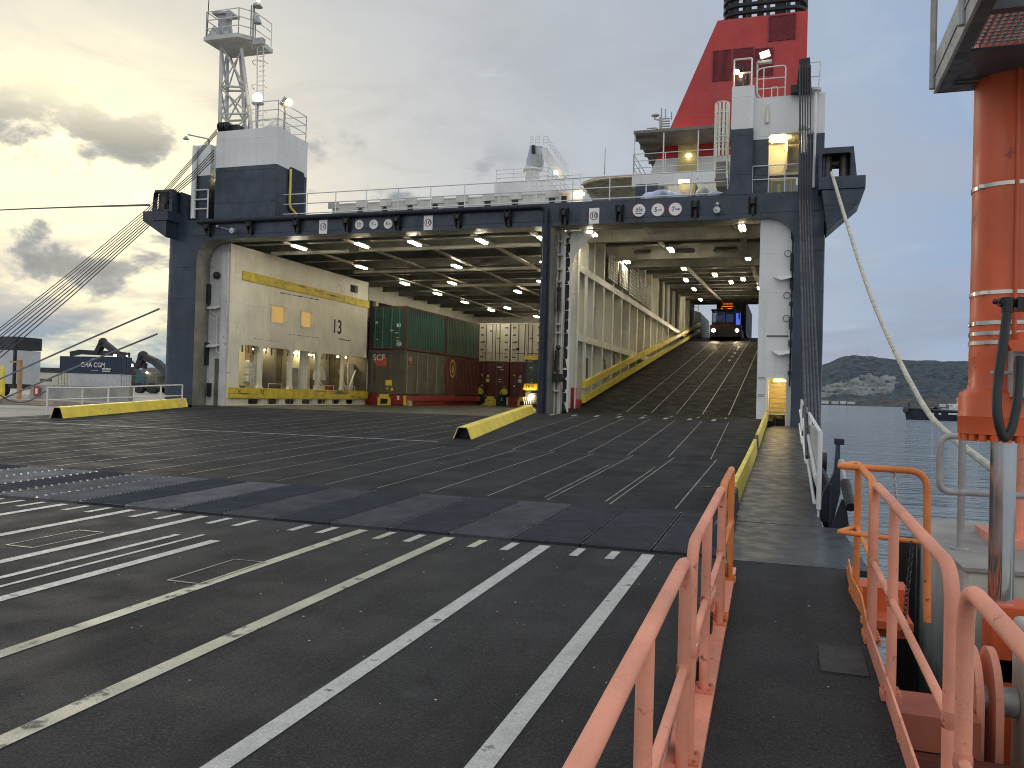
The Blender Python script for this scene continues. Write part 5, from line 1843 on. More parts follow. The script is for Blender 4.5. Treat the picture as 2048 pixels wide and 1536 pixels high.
eq = MB().box(c.x - .22, c.x + .22, my + .2, my + .6, pz + .18, at_y(447, 24, my).z).prism([(c.x - .5, my + .1, at_y(447, 22, my).z), (c.x + .5, my + .1, at_y(447, 25, my).z), (c.x + .5, my + .8, at_y(447, 25, my).z), (c.x - .5, my + .8, at_y(447, 22, my).z)], (0, 0, .1))
eq.lathe([(.35, 0), (.1, .55), (.02, .6)], (c.x - .1, my - .15, pz + .18), 14).box(c.x + .35, c.x + .55, my, my + .2, pz + 1.1, pz + 1.5).ball((c.x + .45, my - .1, pz + .35), .16)
part(eq, 'radar_pedestal', GREYST, mast)
u0 = at_y(505, 60, my)
pk = MB().cyl((px1 - .02, my, pz - .4), (px1 - .02, my, at_y(505, 8, my).z), .05, n=8).cyl((px1 - .15, my, pz - .1), (px1 - .15, my, at_y(505, 10, my).z), .03, n=6)
tz = at_y(505, 8, my).z
pk.lathe([(.05, .1), (.22, -.12)], (px1 + .18, my, tz - .05), 10).box(px1, px1 + .25, my - .03, my + .03, tz - .02, tz + .03).lathe([(.05, .15), (.18, -.2)], (px1 + .2, my, tz - .7), 10)
pk.box(px1 + .05, px1 + .55, my - .12, my + .12, pz - .25, pz + .02)
part(pk, 'signal_lamp_post', GREYST, mast)
part(MB().ball((px1 + .2, my, tz + .1), .07), 'mast_light', T_FLOOD, mast)
wz = at_y(418, 0, my)
part(MB().cyl((px0 + .1, my - .4, pz + .2), (px0 + .18, my - .4, wz.z + 1.5), .02, n=6), 'whip_aerial', BLACK, mast)
la = MB()
xl = at_y(500, 170, my).x
for s in (0, .32):
    la.cyl((xl + .1 + s, my + .5, zhouse), (xl - .05 + s, my + .5, pz), .025, n=6)
for j in range(18):
    z = zhouse + .3 + (pz - zhouse - .4) * j / 18
    la.cyl((xl + .08, my + .5, z), (xl + .4, my + .5, z), .016, n=5)
for z in (zhouse + 1.3, zhouse + 2.4, zhouse + 3.5, zhouse + 4.3):
    la.tube([(xl + .22 + .34 * math.cos(t_), my + .5 - .5 * abs(math.sin(t_)), z) for t_ in [PI * k / 10 for k in range(11)]], .02, 5)
part(la, 'caged_ladder', WHITE, mast)
wb = MB().box(-23.7, -22.9, 30.25, 30.7, zhouse, zhouse + .34)
for j in range(4):
    wb.cyl((-23.72 + .12 * j, 30.15, zhouse + .22), (-23.66 + .12 * j, 30.15, zhouse + .22), .22, n=18)
sp(wb, 'wire_block', BLACK)

# ---- starboard tower
t0, t1, t2 = -2.08, -1.33, 1.02
zs1, zs2 = at_y(1484, 258, TY).z, at_y(1530, 274, TY).z
tw = MB().box(t0, t1, TY - .02, TY + 2.2, 8.88, zs1)
tw.prism([(t0 - .35, TY - .02, 8.9), (t0, TY - .02, 8.9), (t0, TY - .02, 9.3), (t0 - .06, TY - .02, 9.1)], (0, .5, 0))
tower = sp(tw, 'starboard_tower', NAVY, smooth=False)
part(MB().box(t0, t1, TY - .02, TY + 2.2, zs1, 12.70), 'upper_wall', WHITE, tower, smooth=False)
c0, c1 = at_y(1537, 300, TY).x, at_y(1598, 300, TY).x
zc1, zc0 = at_y(1568, 262, TY).z, at_y(1568, 381, TY).z
pw = MB().plate([(t1 + .003, 8.885), (c0, 8.885), (c0, zs2), (t1 + .003, zs2)], [], (0, TY + .25, 0), (1, 0, 0), (0, 0, 1), -.12)
pw.box(c1, t2, TY + .1, TY + 2.2, 8.9, at_y(1630, 265, TY).z)
part(pw, 'lower_wall', NAVY, tower, smooth=False)
uw = MB().plate([(t1 + .003, zs2), (c0, zs2), (c0, zc1 - .1), (c0 + .1, zc1), (c1, zc1), (c1, at_y(1630, 265, TY).z), (t2, at_y(1630, 265, TY).z), (t2, 12.33), (t1 + .003, 12.33)], [], (0, TY + .25, 0), (1, 0, 0), (0, 0, 1), -.12)
uw.box(t1 + .01, t2, TY + .37, TY + 2.2, 12.25, 12.33).box(t2 - .1, t2, TY + .37, TY + 2.2, at_y(1630, 265, TY).z, 12.2)
part(uw, 'upper_wall', WHITE, tower, smooth=False)
# lit room behind the opening
lr = MB().box(c0 - .3, c1 + .3, TY + 1.9, TY + 2.0, 9.9, zc1 + .2).box(c0 - .3, c1 + .3, TY + .4, TY + 2.0, zc1 + .08, zc1 + .14).box(c0 - .3, c1 + .3, TY + 1.4, TY + 1.9, 9.85, 9.95)
lr.box(c0 + .55, c0 + .62, TY + 1.2, TY + 1.9, 10.0, zc1).prism([(c0 + .45, TY + 1.85, 10.1), (c0 + .62, TY + 1.85, 10.5), (c0 + .62, TY + 1.85, 11.1), (c0 + .4, TY + 1.85, 11.1)], (0, .03, 0))
part(lr, 'lit_room', CREAM, tower, smooth=False)
lt = at_y(1557, 282, TY + 1.0)
part(MB().cyl((lt.x - .24, TY + 1.0, lt.z), (lt.x + .24, TY + 1.0, lt.z), .05, n=10), 'room_light', T_LOBBY, tower)
rl = MB()
rails(rl, [(t1 + .0, TY + .2, 8.95), (c1 + .1, TY + .2, 8.95)], .95, 2, .02, 3)
part(rl, 'railing', WHITE, tower)
ty_ = MB()
ty_.tube(round_line([(c0 + .1, TY + .8, 9), (c0 + .1, TY + .8, 9.5), (c0 + .8, TY + .8, 9.5), (c0 + .8, TY + .8, 9)], .1), .03, 6).box(c0 + .3, c0 + .4, TY + .9, TY + 1, 9, 9.4)
part(ty_, 'yellow_handle', YELLOW, tower)
rl = MB()
rl.tube(round_line([(t1 + .2, TY + .3, 12.35), (t1 + .08, TY + .3, 12.5), (t1 + .08, TY + .3, 13.35), (t1 + .35, TY + .3, 13.4), (.05 - .35, TY + .3, 13.42), (.05 - .35, TY + .3, 12.33)], .12), .025, 6)
for z in (12.65, 13.0):
    rl.cyl((t1 + .08, TY + .3, z), (-.3, TY + .3, z), .02, n=6)
rl.cyl((t1 + .3, TY + .3, 12.3), (t1 + .3, TY + .3, 13.4), .02, n=6)
rl.tube(round_line([(-.75, TY + .3, 12.3), (-.75, TY + .3, 12.7), (-.55, TY + .3, 12.7), (-.55, TY + .3, 12.3)], .1), .02, 6)
part(rl, 'railing', WHITE, tower)
rl = MB()
rails(rl, [(t0 + .05, TY + .1, 12.7), (t1 - .1, TY + .1, 12.7)], 1.0, 2, .03, 1)
part(rl, 'railing', WHITE, tower)
rl = MB()
rl.tube([(.5, TY + .5, 12.33), (.5, TY + .5, 13.5), (.85, TY + .5, 13.5), (.8, TY + .5, 12.6)], .025, 6).cyl((.5, TY + .5, 13.0), (.83, TY + .5, 13.0), .02, n=6).cyl((.5, TY + .5, 12.6), (.82, TY + .5, 12.6), .02, n=6)
part(rl, 'railing', WHITE, tower)
fx = at_y(1530, 112, 30.4)
part(MB().cyl((fx.x - .25, 30.4, 12.3), (fx.x - .25, 30.4, fx.z - .2), .035, n=8).box(fx.x - .25, fx.x + .25, 30.35, 30.5, fx.z - .25, fx.z - .16), 'floodlight_post', GREYST, tower)
part(MB().beam((fx.x - .15, 30.3, fx.z - .02), (fx.x + .15, 30.3, fx.z + .06), .06, .20), 'floodlight_lamp', T_FLOOD, tower)
part(MB().beam((fx.x - .19, 30.36, fx.z - .03), (fx.x + .19, 30.36, fx.z + .07), .05, .28), 'floodlight_housing', BLACK, tower)
part(MB().box(-1.95, -1.75, 30.2, 30.5, 12.72, 13.5).ball((-1.9, 30.2, 13.4), .14).cyl((-1.6, 30.2, 12.7), (-1.6, 30.2, 13.2), .08).cyl((-1.6, 30.2, 13.2), (-1.6, 30.2, 13.55), .03), 'deck_gear', BLACK, tower)
part(MB().ball((-1.93, 30.05, 13.25), .08).ball((-1.8, 30.05, 13.1), .06), 'deck_lamp', T_FLOOD, tower)
wl_ = at_y(1534, 222, TY)
part(MB().cyl((wl_.x, TY + .2, wl_.z - .35), (wl_.x, TY + .2, wl_.z + .05), .07, n=10).cyl((wl_.x, TY + .2, wl_.z), (wl_.x, TY + .2, wl_.z + .3), .03, n=8), 'wall_lamp', CREAM, tower)
part(MB().cyl((.68, TY + .05, 10.9), (.68, TY + .05, 12.3), .07, n=12).lathe([(.05, 0), (.2, .02), (.22, .1), (.05, .15)], (.68, TY + .05, 12.3), 12).cyl((.35, TY - .05, 10.2), (.35, TY - .05, 11.0), .09, n=10).lathe([(.1, 0), (.2, .06), (.2, .14), (.05, .2)], (.35, TY - .05, 10.95), 14).tube([(.7, TY + .0, 9.0), (.7, TY + .0, 10.9)], .05, 8), 'mushroom_vent', WHITE, tower)
bt = at_y(1607, 130, TY - .1)
tb_ = MB().prism([(bt.x - .14, TY - .2, 13.38), (bt.x + .2, TY - .2, 13.42), (bt.x + .28, TY - .2, 12.3), (bt.x - .22, TY - .2, 12.3)], (0, .5, 0)).box(bt.x - .4, bt.x + .1, TY - .1, TY + .4, 12.33, 12.55)
part(tb_, 'wire_block', BLACK, tower)

# ---- funnel
FY = 44.0
k_ = lambda u, v: at_y(u, v, FY)
zb0 = 9.05
def fx_(z):                       # sloping inboard edge of the funnel
    p0, p1 = k_(1435, 42), k_(1313, 318)
    s = (z - p1.z) / (p0.z - p1.z)
    return p1.x + (p0.x - p1.x) * s
ztop, zwh = k_(1500, 34).z, k_(1400, 314).z
xr = k_(1615, 60).x
fu = MB().prism([(fx_(zwh), FY, zwh), (xr, FY, zwh), (xr, FY, ztop), (fx_(ztop), FY, ztop)], (0, 6.5, 0))
funnel = sp(fu, 'funnel', RED, smooth=False)
part(MB().prism([(fx_(12.6), FY, 12.6), (xr, FY, 12.6), (xr, FY, zwh - .005), (fx_(zwh), FY, zwh - .005)], (0, 6.5, 0)), 'funnel_base', WHITE, funnel, smooth=False)
for (u0, v0, u1, v1) in ((1427, 104, 1461, 160), (1468, 100, 1505, 140), (1510, 100, 1545, 150), (1539, 35, 1590, 78)):
    a, b_ = k_(u0, v0), k_(u1, v1)
    lv = MB()
    nsl = 30
    for j in range(nsl):
        z = b_.z + (a.z - b_.z) * j / nsl
        lv.box(a.x, b_.x, FY - .05, FY - .005, z, z + (a.z - b_.z) / nsl * .62)
    lv.box(a.x - .04, a.x, FY - .07, FY - .002, b_.z, a.z).box(b_.x, b_.x + .04, FY - .07, FY - .002, b_.z, a.z).box(a.x - .04, b_.x + .04, FY - .07, FY - .002, a.z, a.z + .05)
    part(lv, 'louvre', REDD, funnel, smooth=False)
ex = MB()
for (u, r) in ((1462, .45), (1490, .40), (1518, .3), (1560, .5), (1600, .42)):
    p = k_(u, 20)
    ex.cyl((p.x, FY + 2, ztop - .1), (p.x, FY + 2, ztop + 2.6), r * .6, n=16)
part(ex, 'exhaust_pipe', BLACK, funnel)
cg = MB()
xa, xb = fx_(ztop) + .3, xr - .1
for z in (ztop + .35, ztop + .75, ztop + 1.15, ztop + 1.55, ztop + 1.95):
    cg.tube(round_line([(xb, FY + 5, z), (xa, FY + 5, z), (xa, FY + .2, z), (xb, FY + .2, z), (xb, FY + 5, z)], .8, 6), .12, 8)
for x in (xa + 1.2, xa + 2.2, xa + 3.2):
    cg.cyl((x, FY + .25, ztop), (x, FY + .25, ztop + 2.4), .09, n=8)
part(cg, 'exhaust_cage', BLACK, funnel)
# door with warm light in the funnel base
da, db = k_(1357, 278), k_(1395, 343)
dd = MB().plate(rr(da.x, db.x, db.z, da.z, .15, 4), [], (0, FY - .02, 0), (1, 0, 0), (0, 0, 1), .03)
part(dd, 'door', mat('lit_cream_door', (.62, .52, .22), .5), funnel)
for (u, v, w) in ((1366, 271, .32), (1369, 286, .13), (1378, 313, .13)):
    p = k_(u, v)
    part(MB().box(p.x - w, p.x + w, FY - .25, FY - .13, p.z - .07, p.z + .07), 'door_light', T_DIM, funnel)
# funnel deck, canopy, rails, posts
fd = MB()
p0, p1 = k_(1264, 349), k_(1450, 338)
yd = FY - 2.5
p0, p1 = at_y(1264, 350, yd), at_y(1462, 338, yd)
zdk = at_y(1350, 345, yd).z
fd.box(p0.x, p1.x + 3, yd, FY + 8, zdk - .62, zdk)
fdk = sp(fd, 'funnel_deck', WHITE, smooth=False)
ca = at_y(1267, 270, yd)
zca = at_y(1380, 259, yd).z
cn = MB().prism([(ca.x, yd, zca), (p1.x, yd, zca), (p1.x, FY - .01, zca), (fx_(zca) - .0, FY - .01, zca), (fx_(zca), FY + 7, zca), (ca.x, FY + 7, zca)], (0, 0, .14))
part(cn, 'canopy', mat('canopy_brown_grey', (.17, .15, .125), .6), fdk, smooth=False)
cpst = MB()
for u in (1269, 1327, 1396):
    q_ = at_y(u, 300, yd + .1)
    cpst.cyl((q_.x, yd + .1, zdk), (q_.x, yd + .1, zca), .035, n=6)
rails(cpst, [(p0.x + .05, yd + .05, zdk), (p1.x, yd + .05, zdk)], 1.05, 3, .02)
rails(cpst, [(p0.x + .05, yd + .05, zdk), (p0.x + .05, FY + 6, zdk)], 1.05, 3, .02)
part(cpst, 'railing', WHITE, fdk)
br = MB()
for j in range(7):
    br.box(ca.x, fx_(zca), yd + .6 + j * 1.4, yd + .68 + j * 1.4, zca - .22, zca)
br.prism([(ca.x + .1, FY + 3, zdk), (fx_(zdk), FY + 3, zdk), (fx_(zca), FY + 3, zca), (ca.x + .1, FY + 3, zca)], (0, .1, 0))
part(br, 'canopy_frame', mat('underside_brown', (.20, .165, .12), .7), fdk, smooth=False)
# below the funnel deck
und = MB().box(p0.x + 1.0, p1.x + 3, FY, FY + 6, 11.2, zdk - .62)
part(und, 'deckhouse', CREAM, fdk, smooth=False)
q_ = at_y(1368, 364, 33.2)
part(MB().box(q_.x - .2, q_.x + .2, 33.1, 33.2, q_.z - .06, q_.z + .06), 'deck_lamp', T_WARM, fdk)
mc = MB()
HYY = 33.5
hq_ = lambda u, v: at_y(u, v, HYY)
mc.prism([hq_(1362, 392), hq_(1388, 391), hq_(1392, 366), hq_(1354, 368)], (0, .8, 0))
part(mc, 'hopper', mat('olive_hopper', (.16, .15, .09), .5), fdk, smooth=False)
q0 = hq_(1405, 385)
part(MB().ball((q0.x, HYY, q0.z - .05), .28, 14, 8), 'winch_drum', GREYST, fdk)
q0 = hq_(1335, 378)
part(MB().cyl((q0.x, HYY, 9.0), (q0.x, HYY, q0.z + .1), .16), 'winch_drum', GREYST, fdk)
q0 = hq_(1308, 372)
part(MB().box(q0.x - .75, q0.x + .15, HYY, HYY + .5, 9.0, q0.z + .1), 'navy_locker', NAVY, fdk)
part(MB().box(hq_(1322, 372).x, hq_(1450, 372).x, 36.0, 36.1, 9.6, at_y(1400, 368, 36).z), 'shelter_wall', CREAM, fdk)
tarp = MB()
for (u, v, r_) in ((1302, 396, .30), (1322, 394, .36), (1340, 396, .30), (1360, 396, .25), (1430, 390, .2)):
    q1 = at_y(u, v, 32.6)
    tarp.ball((q1.x, 32.6, q1.z), r_, 12, 8, sc=(1.4, .8, .8))
part(tarp, 'tarpaulin', mat('blue_white_tarp', (.40, .44, .58), .7, var=.5, vs=2), fdk)
gb = at_y(1430, 323, 34)
q2, q3 = at_y(1430, 323, 34), at_y(1457, 372, 34)
part(MB().box(q2.x, q3.x, 34, 35, q3.z + .25, q2.z).box(q2.x + .05, q3.x - .03, 34.1, 35, q3.z, q3.z + .25), 'equipment_locker', mat('locker_taupe', (.20, .19, .165), .5), fdk, bevel=.03)
# caged ladder beside the tower
lg = MB()
la0, la1 = at_y(1432, 215, 33), at_y(1458, 205, 33)
zt0, zbm = at_y(1445, 207, 33).z, at_y(1445, 345, 33).z
r = (la1.x - la0.x) / 2
cxl = (la0.x + la1.x) / 2
for k in range(6):
    a = PI + PI * k / 5
    lg.beam((cxl + r * math.cos(a), 33 + r * math.sin(a), zbm + .6), (cxl + r * math.cos(a), 33 + r * math.sin(a), zt0), .09, .02)
for z in (zt0, zt0 - .4, (zt0 + zbm) / 2, (zt0 + zbm) / 2 - .2):
    lg.tube([(cxl + r * math.cos(a), 33 + r * math.sin(a), z) for a in [PI + PI * k / 12 for k in range(13)]], .025, 6)
for s in (-.9, .9):
    lg.cyl((cxl + r * s, 33.05, zbm - .2), (cxl + r * s, 33.05, zt0), .03, n=6)
for k in range(12):
    z = zbm + (zt0 - zbm) * k / 12
    lg.cyl((cxl - r * .9, 33.05, z), (cxl + r * .9, 33.05, z), .016, n=5)
sp(lg, 'caged_ladder', CREAM)
# aerial mast beside the funnel
am = MB()
AY = 60
c = at_y(1321, 262, AY)
am.cyl((c.x, AY, 12), (c.x, AY, at_y(1322, 235, AY).z), .12, n=8)
for (u, v0, v1) in ((1323, 240, 216), (1331, 238, 218), (1343, 240, 224)):
    p, q_ = at_y(u, v0, AY), at_y(u, v1, AY)
    am.cyl(p, q_, .05, n=6)
for v in (238, 243, 248, 253, 258):
    am.cyl(at_y(1320, v, AY), at_y(1340, v - 1, AY), .05, n=6)
am.cyl(at_y(1309, 238, AY), at_y(1321, 241, AY), .05, n=6).cyl(at_y(1309, 238, AY), at_y(1310, 232, AY), .05, n=6).ball(at_y(1311, 231, AY), .22, sc=(1.4, 1, .5))
am.cyl(at_y(1294, 257, AY), at_y(1312, 256, AY), .05, n=6).cyl(at_y(1312, 256, AY), at_y(1320, 262, AY), .05, n=6)
sp(am, 'aerial_mast', GREYST)
sp(MB().cyl(at_y(1209, 350, 50), at_y(1210.5, 297, 50), .03, .02, 6), 'whip_aerial', GREYST)
# ---- forward deckhouse with crane
CY = 78.0
c_ = lambda u, v: at_y(u, v, CY)
dh = MB().box(c_(988, 380).x, c_(1097, 380).x, CY, CY + 9, 9.05, c_(1040, 362).z)
dhs = sp(dh, 'deckhouse', WHITE, smooth=False)
zd = c_(1040, 362).z
dh2 = MB().box(c_(1082, 390).x, c_(1195, 390).x, CY - 6, CY + 6, 9.05, at_y(1140, 377, CY - 6).z)
part(dh2, 'lower_house', WHITE, dhs, smooth=False)
rl = MB()
rails(rl, [(c_(992, 362).x, CY + .1, zd), (c_(1095, 362).x, CY + .1, zd), (c_(1095, 362).x, CY + 8, zd)], 1.25, 3, .035)
part(rl, 'railing', WHITE, dhs)
rl = MB()
rails(rl, [(c_(1100, 372).x, CY - 5.8, at_y(1140, 377, CY - 6).z), (c_(1190, 372).x, CY - 5.8, at_y(1140, 377, CY - 6).z)], 1.25, 3, .035)
part(rl, 'railing', WHITE, dhs)
dgl = MB()
for (u, v) in ((1010, 396), (1157, 388)):
    q_ = at_y(u, v, CY - 6.4)
    dgl.box(q_.x - .5, q_.x + .5, CY - 6.5, CY - 6.2, q_.z - .12, q_.z + .12)
part(dgl, 'deck_lamp', T_DIM, dhs)
part(MB().box(c_(1146, 395).x, c_(1168, 395).x, CY - 6.08, CY - 6.0, 9.05, at_y(1155, 385, CY - 6).z), 'lit_door', mat('lit_door_yellow', (.62, .50, .2), .5), dhs)
cz = lambda u, v, Y=CY + 1: at_y(u, v, Y)
kx = cz(1064, 350).x
pz0, pz1 = zd - .05, cz(1064, 338).z
cr_ = MB().lathe([(.80, pz0), (.72, pz1 - .5), (.72, pz1 - .25), (.95, pz1 - .2), (.95, pz1)], (kx, CY + 1, 0), 20)
cr_ = sp(cr_, 'deck_crane', WHITE)
sl = MB().prism([cz(1051, 338), cz(1078, 337), cz(1084, 292), cz(1060, 291), cz(1057, 305), cz(1053, 320)], (0, 1.3, 0))
part(sl, 'slewing_column', mat('crane_blue_grey', (.46, .50, .53), .5), cr_, smooth=False)
part(MB().prism([cz(1066, 333, CY + .7), cz(1083, 333, CY + .7), cz(1083, 308, CY + .7), cz(1066, 308, CY + .7)], (0, .3, 0)), 'operator_cab', GREYST, cr_)
part(MB().prism([cz(1063, 306, CY + .6), cz(1069, 306, CY + .6), cz(1069, 290, CY + .6), cz(1063, 290, CY + .6)], (0, .3, 0)), 'dark_panel', NAVY2, cr_)
boom = MB().prism([cz(1083, 296, CY + .2), cz(1092, 294, CY + .2), cz(1131, 352, CY + .2), cz(1122, 360, CY + .2), cz(1086, 318, CY + .2)], (0, .7, 0))
part(boom, 'boom', WHITE, cr_, smooth=False)
rl = MB()
B0, B1 = cz(1091, 292, CY + .1), cz(1131, 350, CY + .1)
for h in (.28, .56, .84):
    rl.tube([B0 + V((.25, 0, h)), B1 + V((.25, 0, h))], .03, 6)
for j in range(9):
    p = B0.lerp(B1, j / 8) + V((.25, 0, 0))
    rl.cyl(p, p + V((0, 0, .84)), .03, n=6)
for (u0, u1) in ((1060, 1066), (1071, 1079), (1086, 1096)):
    a_, b_ = cz(u0, 291), cz(u1, 290)
    rails(rl, [a_, b_], .85, 3, .03, 1)
part(rl, 'railing', WHITE, cr_)
part(MB().ball(cz(1111, 345, CY - .3), .2), 'boom_lamp', T_DIM, cr_)
# ---- raised hatch canopy with truss underside
HYc = 55.0
hp0 = [(1165, 364), (1180, 358), (1205, 353), (1235, 350), (1268, 348)]
hp1 = [(1190, 402), (1210, 402), (1230, 400), (1255, 398), (1275, 396)]
vs, fs = [], []
for (u, v) in hp0:
    vs.append(at_y(u, v, HYc))
for (u, v) in hp1:
    vs.append(at_y(u, v, HYc + 9))
n = len(hp0)
hcv = MB()
hcv.add(vs, [(i, i + 1, n + i + 1, n + i) for i in range(n - 1)])
TR = mat('truss_brown', (.46, .37, .24), .6, var=.3, vs=1.5)
o = sp(hcv, 'hatch_canopy', TR, fix=False)
s_ = o.modifiers.new('solid', 'SOLIDIFY')
s_.thickness = .25
tr = MB()
for i in range(n - 1):
    for j in range(6):
        p = vs[i].lerp(vs[n + i], j / 5) + V((0, -.3, -.25))
        q2 = vs[i + 1].lerp(vs[n + i + 1], j / 5) + V((0, -.3, -.25))
        tr.cyl(p, q2, .06, n=5)
        q3 = vs[i + 1].lerp(vs[n + i + 1], min(1, (j + 1) / 5)) + V((0, -.3, -.25))
        tr.cyl(p, q3, .05, n=5)
part(tr, 'truss', mat('truss_light', (.62, .53, .38), .6), o)
# ------------------------------------------------------------------ containers and cassettes
GREEN_D = mat('container_green', (.014, .090, .074), .5, var=.18, vs=1, streak=.35, scol=(.05, .06, .05), rust=.10, rcol=(.09, .055, .035), rs=4)
GREEN_O = mat('container_olive_green', (.055, .105, .065), .5, var=.2, vs=1, streak=.3, rust=.08, rcol=(.13, .10, .06), rs=4)
OLIVE = mat('container_olive_grey', (.108, .100, .080), .55, var=.2, vs=1, streak=.3, rust=.1, rcol=(.06, .04, .03), rs=4)
BROWN = mat('container_brown', (.105, .028, .022), .55, var=.2, vs=1, streak=.3, rust=.08, rs=4)
REEFER = mat('reefer_white', (.58, .55, .44), .5, var=.1, vs=1, streak=.3, scol=(.3, .25, .16), rust=.06, rs=4)
REDP = mat('cassette_red', (.26, .022, .022), .5, var=.2, vs=1, streak=.3, rust=.12)
RUSTRED = mat('frame_red_oxide', (.105, .034, .028), .55, var=.2, rust=.2)
DGREEN = mat('cassette_green', (.012, .05, .035), .5, var=.2)
DKBAR = mat('locking_bar_steel', (.16, .16, .15), .45, .4, var=.2)
BLUEC = mat('container_navy_blue', (.016, .027, .060), .5, var=.12, streak=.2)
LGREY = mat('container_light_grey', (.48, .50, .51), .5, var=.08, streak=.25, scol=(.3, .22, .16))
DARKC = mat('container_dark', (.022, .024, .032), .5, var=.2)
TXTW = mat('lettering_white', (.72, .72, .69), .6)
LOGOR = mat('logo_red', (.50, .085, .045), .5)
GOLD = mat('emblem_gold', (.50, .34, .10), .5)
CW, CH = 2.44, 2.59


def corr(y0, y1, amp=.036, per=.26):
    pts = []
    n = max(1, round((y1 - y0) / per))
    p = (y1 - y0) / n
    for i in range(n):
        a = y0 + i * p
        pts += [(a, 0), (a + p * .30, 0), (a + p * .5, amp), (a + p * .80, amp)]
    pts.append((y1, 0))
    return pts


def container(name, label, loc, rz, L_, shell, frame=None, front='doors', group=None, H=CH, texts=(), emblem=None, logo=None, bars=DKBAR, sidedoors=False):
    frame = frame or shell
    t = local_thing(name, label, 'container', loc, rz, group)
    s = MB()
    for x, sg in ((.03, 1), (CW - .03, -1)):
        if sidedoors and sg < 0:
            continue
        c = corr(.12, L_ - .12)
        vs = []
        for y, d in c:
            vs += [(x + sg * (.036 - d), y, .15), (x + sg * (.036 - d), y, H - .10)]
        s.add(vs, [(2 * i, 2 * i + 2, 2 * i + 3, 2 * i + 1) for i in range(len(c) - 1)])
    s.quad((.05, .1, H - .06), (CW - .05, .1, H - .06), (CW - .05, L_ - .1, H - .06), (.05, L_ - .1, H - .06))
    s.quad((.05, .1, .12), (CW - .05, .1, .12), (CW - .05, L_ - .1, .12), (.05, L_ - .1, .12))
    s.quad((.1, L_ - .06, .1), (CW - .1, L_ - .06, .1), (CW - .1, L_ - .06, H - .1), (.1, L_ - .06, H - .1))
    part(s, 'shell', shell, t, smooth=False, fix=False)
    f = MB()
    for x in (0, CW - .13):
        for y in (0, L_ - .13):
            f.box(x, x + .13, y, y + .13, .002, H)
    for x in (.005, CW - .075):
        f.box(x, x + .07, .13, L_ - .13, .03, .16).box(x, x + .07, .13, L_ - .13, H - .11, H - .01)
    for y in (.005, L_ - .085):
        f.box(.13, CW - .13, y, y + .08, .02, .16).box(.13, CW - .13, y, y + .08, H - .12, H - .01)
    for x in (-.006, CW - .165):
        for y in (-.006, L_ - .165):
            for z in (0, H - .115):
                f.box(x, x + .171, y, y + .171, z, z + .118)
    part(f, 'frame', frame, t, smooth=False)
    if front == 'doors':
        for k in range(2):
            x0 = .14 + k * (CW - .28) / 2
            x1 = x0 + (CW - .28) / 2 - .01
            d = MB().box(x0, x1, .03, .075, .17, H - .13)
            for j in range(4):
                z = .28 + j * (H - .5) / 4
                d.prism([(x0 + .1, .028, z), (x1 - .1, .028, z), (x1 - .12, .028, z + (H - .5) / 4 - .1), (x0 + .12, .028, z + (H - .5) / 4 - .1)], (0, -.02, 0))
            d = part(d, 'door', shell, t, smooth=False)
            lb2 = MB()
            for q in (.25, .72):
                x = x0 + (x1 - x0) * q
                lb2.cyl((x, -.012, .10), (x, -.012, H - .08), .022, n=6).box(x - .12, x + .12, -.03, -.0, 1.02, 1.06)
                lb2.box(x - .05, x + .05, -.03, .0, .12, .2).box(x - .05, x + .05, -.03, .0, H - .2, H - .12)
            part(lb2, 'locking_bar', bars, d, smooth=False)
    elif front == 'reefer_doors':
        for k in range(2):
            x0 = .14 + k * (CW - .28) / 2
            x1 = x0 + (CW - .28) / 2 - .01
            d = MB().box(x0, x1, .03, .075, .17, H - .13)
            d = part(d, 'door', shell, t, smooth=False)
            lb2 = MB()
            for q in (.42, .88 if k == 0 else .12):
                x = x0 + (x1 - x0) * q
                lb2.cyl((x, -.012, .10), (x, -.012, H - .08), .028, n=6)
            for j in range(5):
                z = .35 + j * (H - .7) / 4
                xx = x0 if k == 0 else x1 - .22
                lb2.box(xx, xx + .22, -.02, .03, z - .05, z + .05)
            lb2.box(x0 + .1, x1 - .1, -.01, .03, .62, .66)
            part(lb2, 'locking_bar', bars, d, smooth=False)
    else:
        d = MB()
        for za, zb3 in ((.17, H * .52), (H * .56, H - .13)):
            c = corr(.14, CW - .14, .03, .3)
            vs = []
            for x, a in c:
                vs += [(x, .03 + a, za), (x, .03 + a, zb3)]
            d.add(vs, [(2 * i, 2 * i + 2, 2 * i + 3, 2 * i + 1) for i in range(len(c) - 1)])
        d.box(.13, CW - .13, .02, .08, H * .52, H * .56)
        part(d, 'front_panel', shell, t, smooth=False, fix=False)
    if sidedoors:
        n = 4
        for k in range(n):
            y0_ = .14 + k * (L_ - .28) / n
            y1_ = y0_ + (L_ - .28) / n - .012
            d = MB().box(CW - .06, CW - .02, y0_, y1_, .17, H - .12)
            for j in range(6):
                z = .28 + j * (H - .5) / 6
                d.prism([(CW - .018, y0_ + .12, z), (CW - .018, y1_ - .12, z), (CW - .018, y1_ - .16, z + (H - .5) / 6 - .12), (CW - .018, y0_ + .16, z + (H - .5) / 6 - .12)], (.03, 0, 0))
            d = part(d, 'side_door', shell, t, smooth=False)
            part(MB().cyl((CW + .02, y0_ + .08, .1), (CW + .02, y0_ + .08, H - .1), .03, n=6), 'locking_bar', STEEL, d)
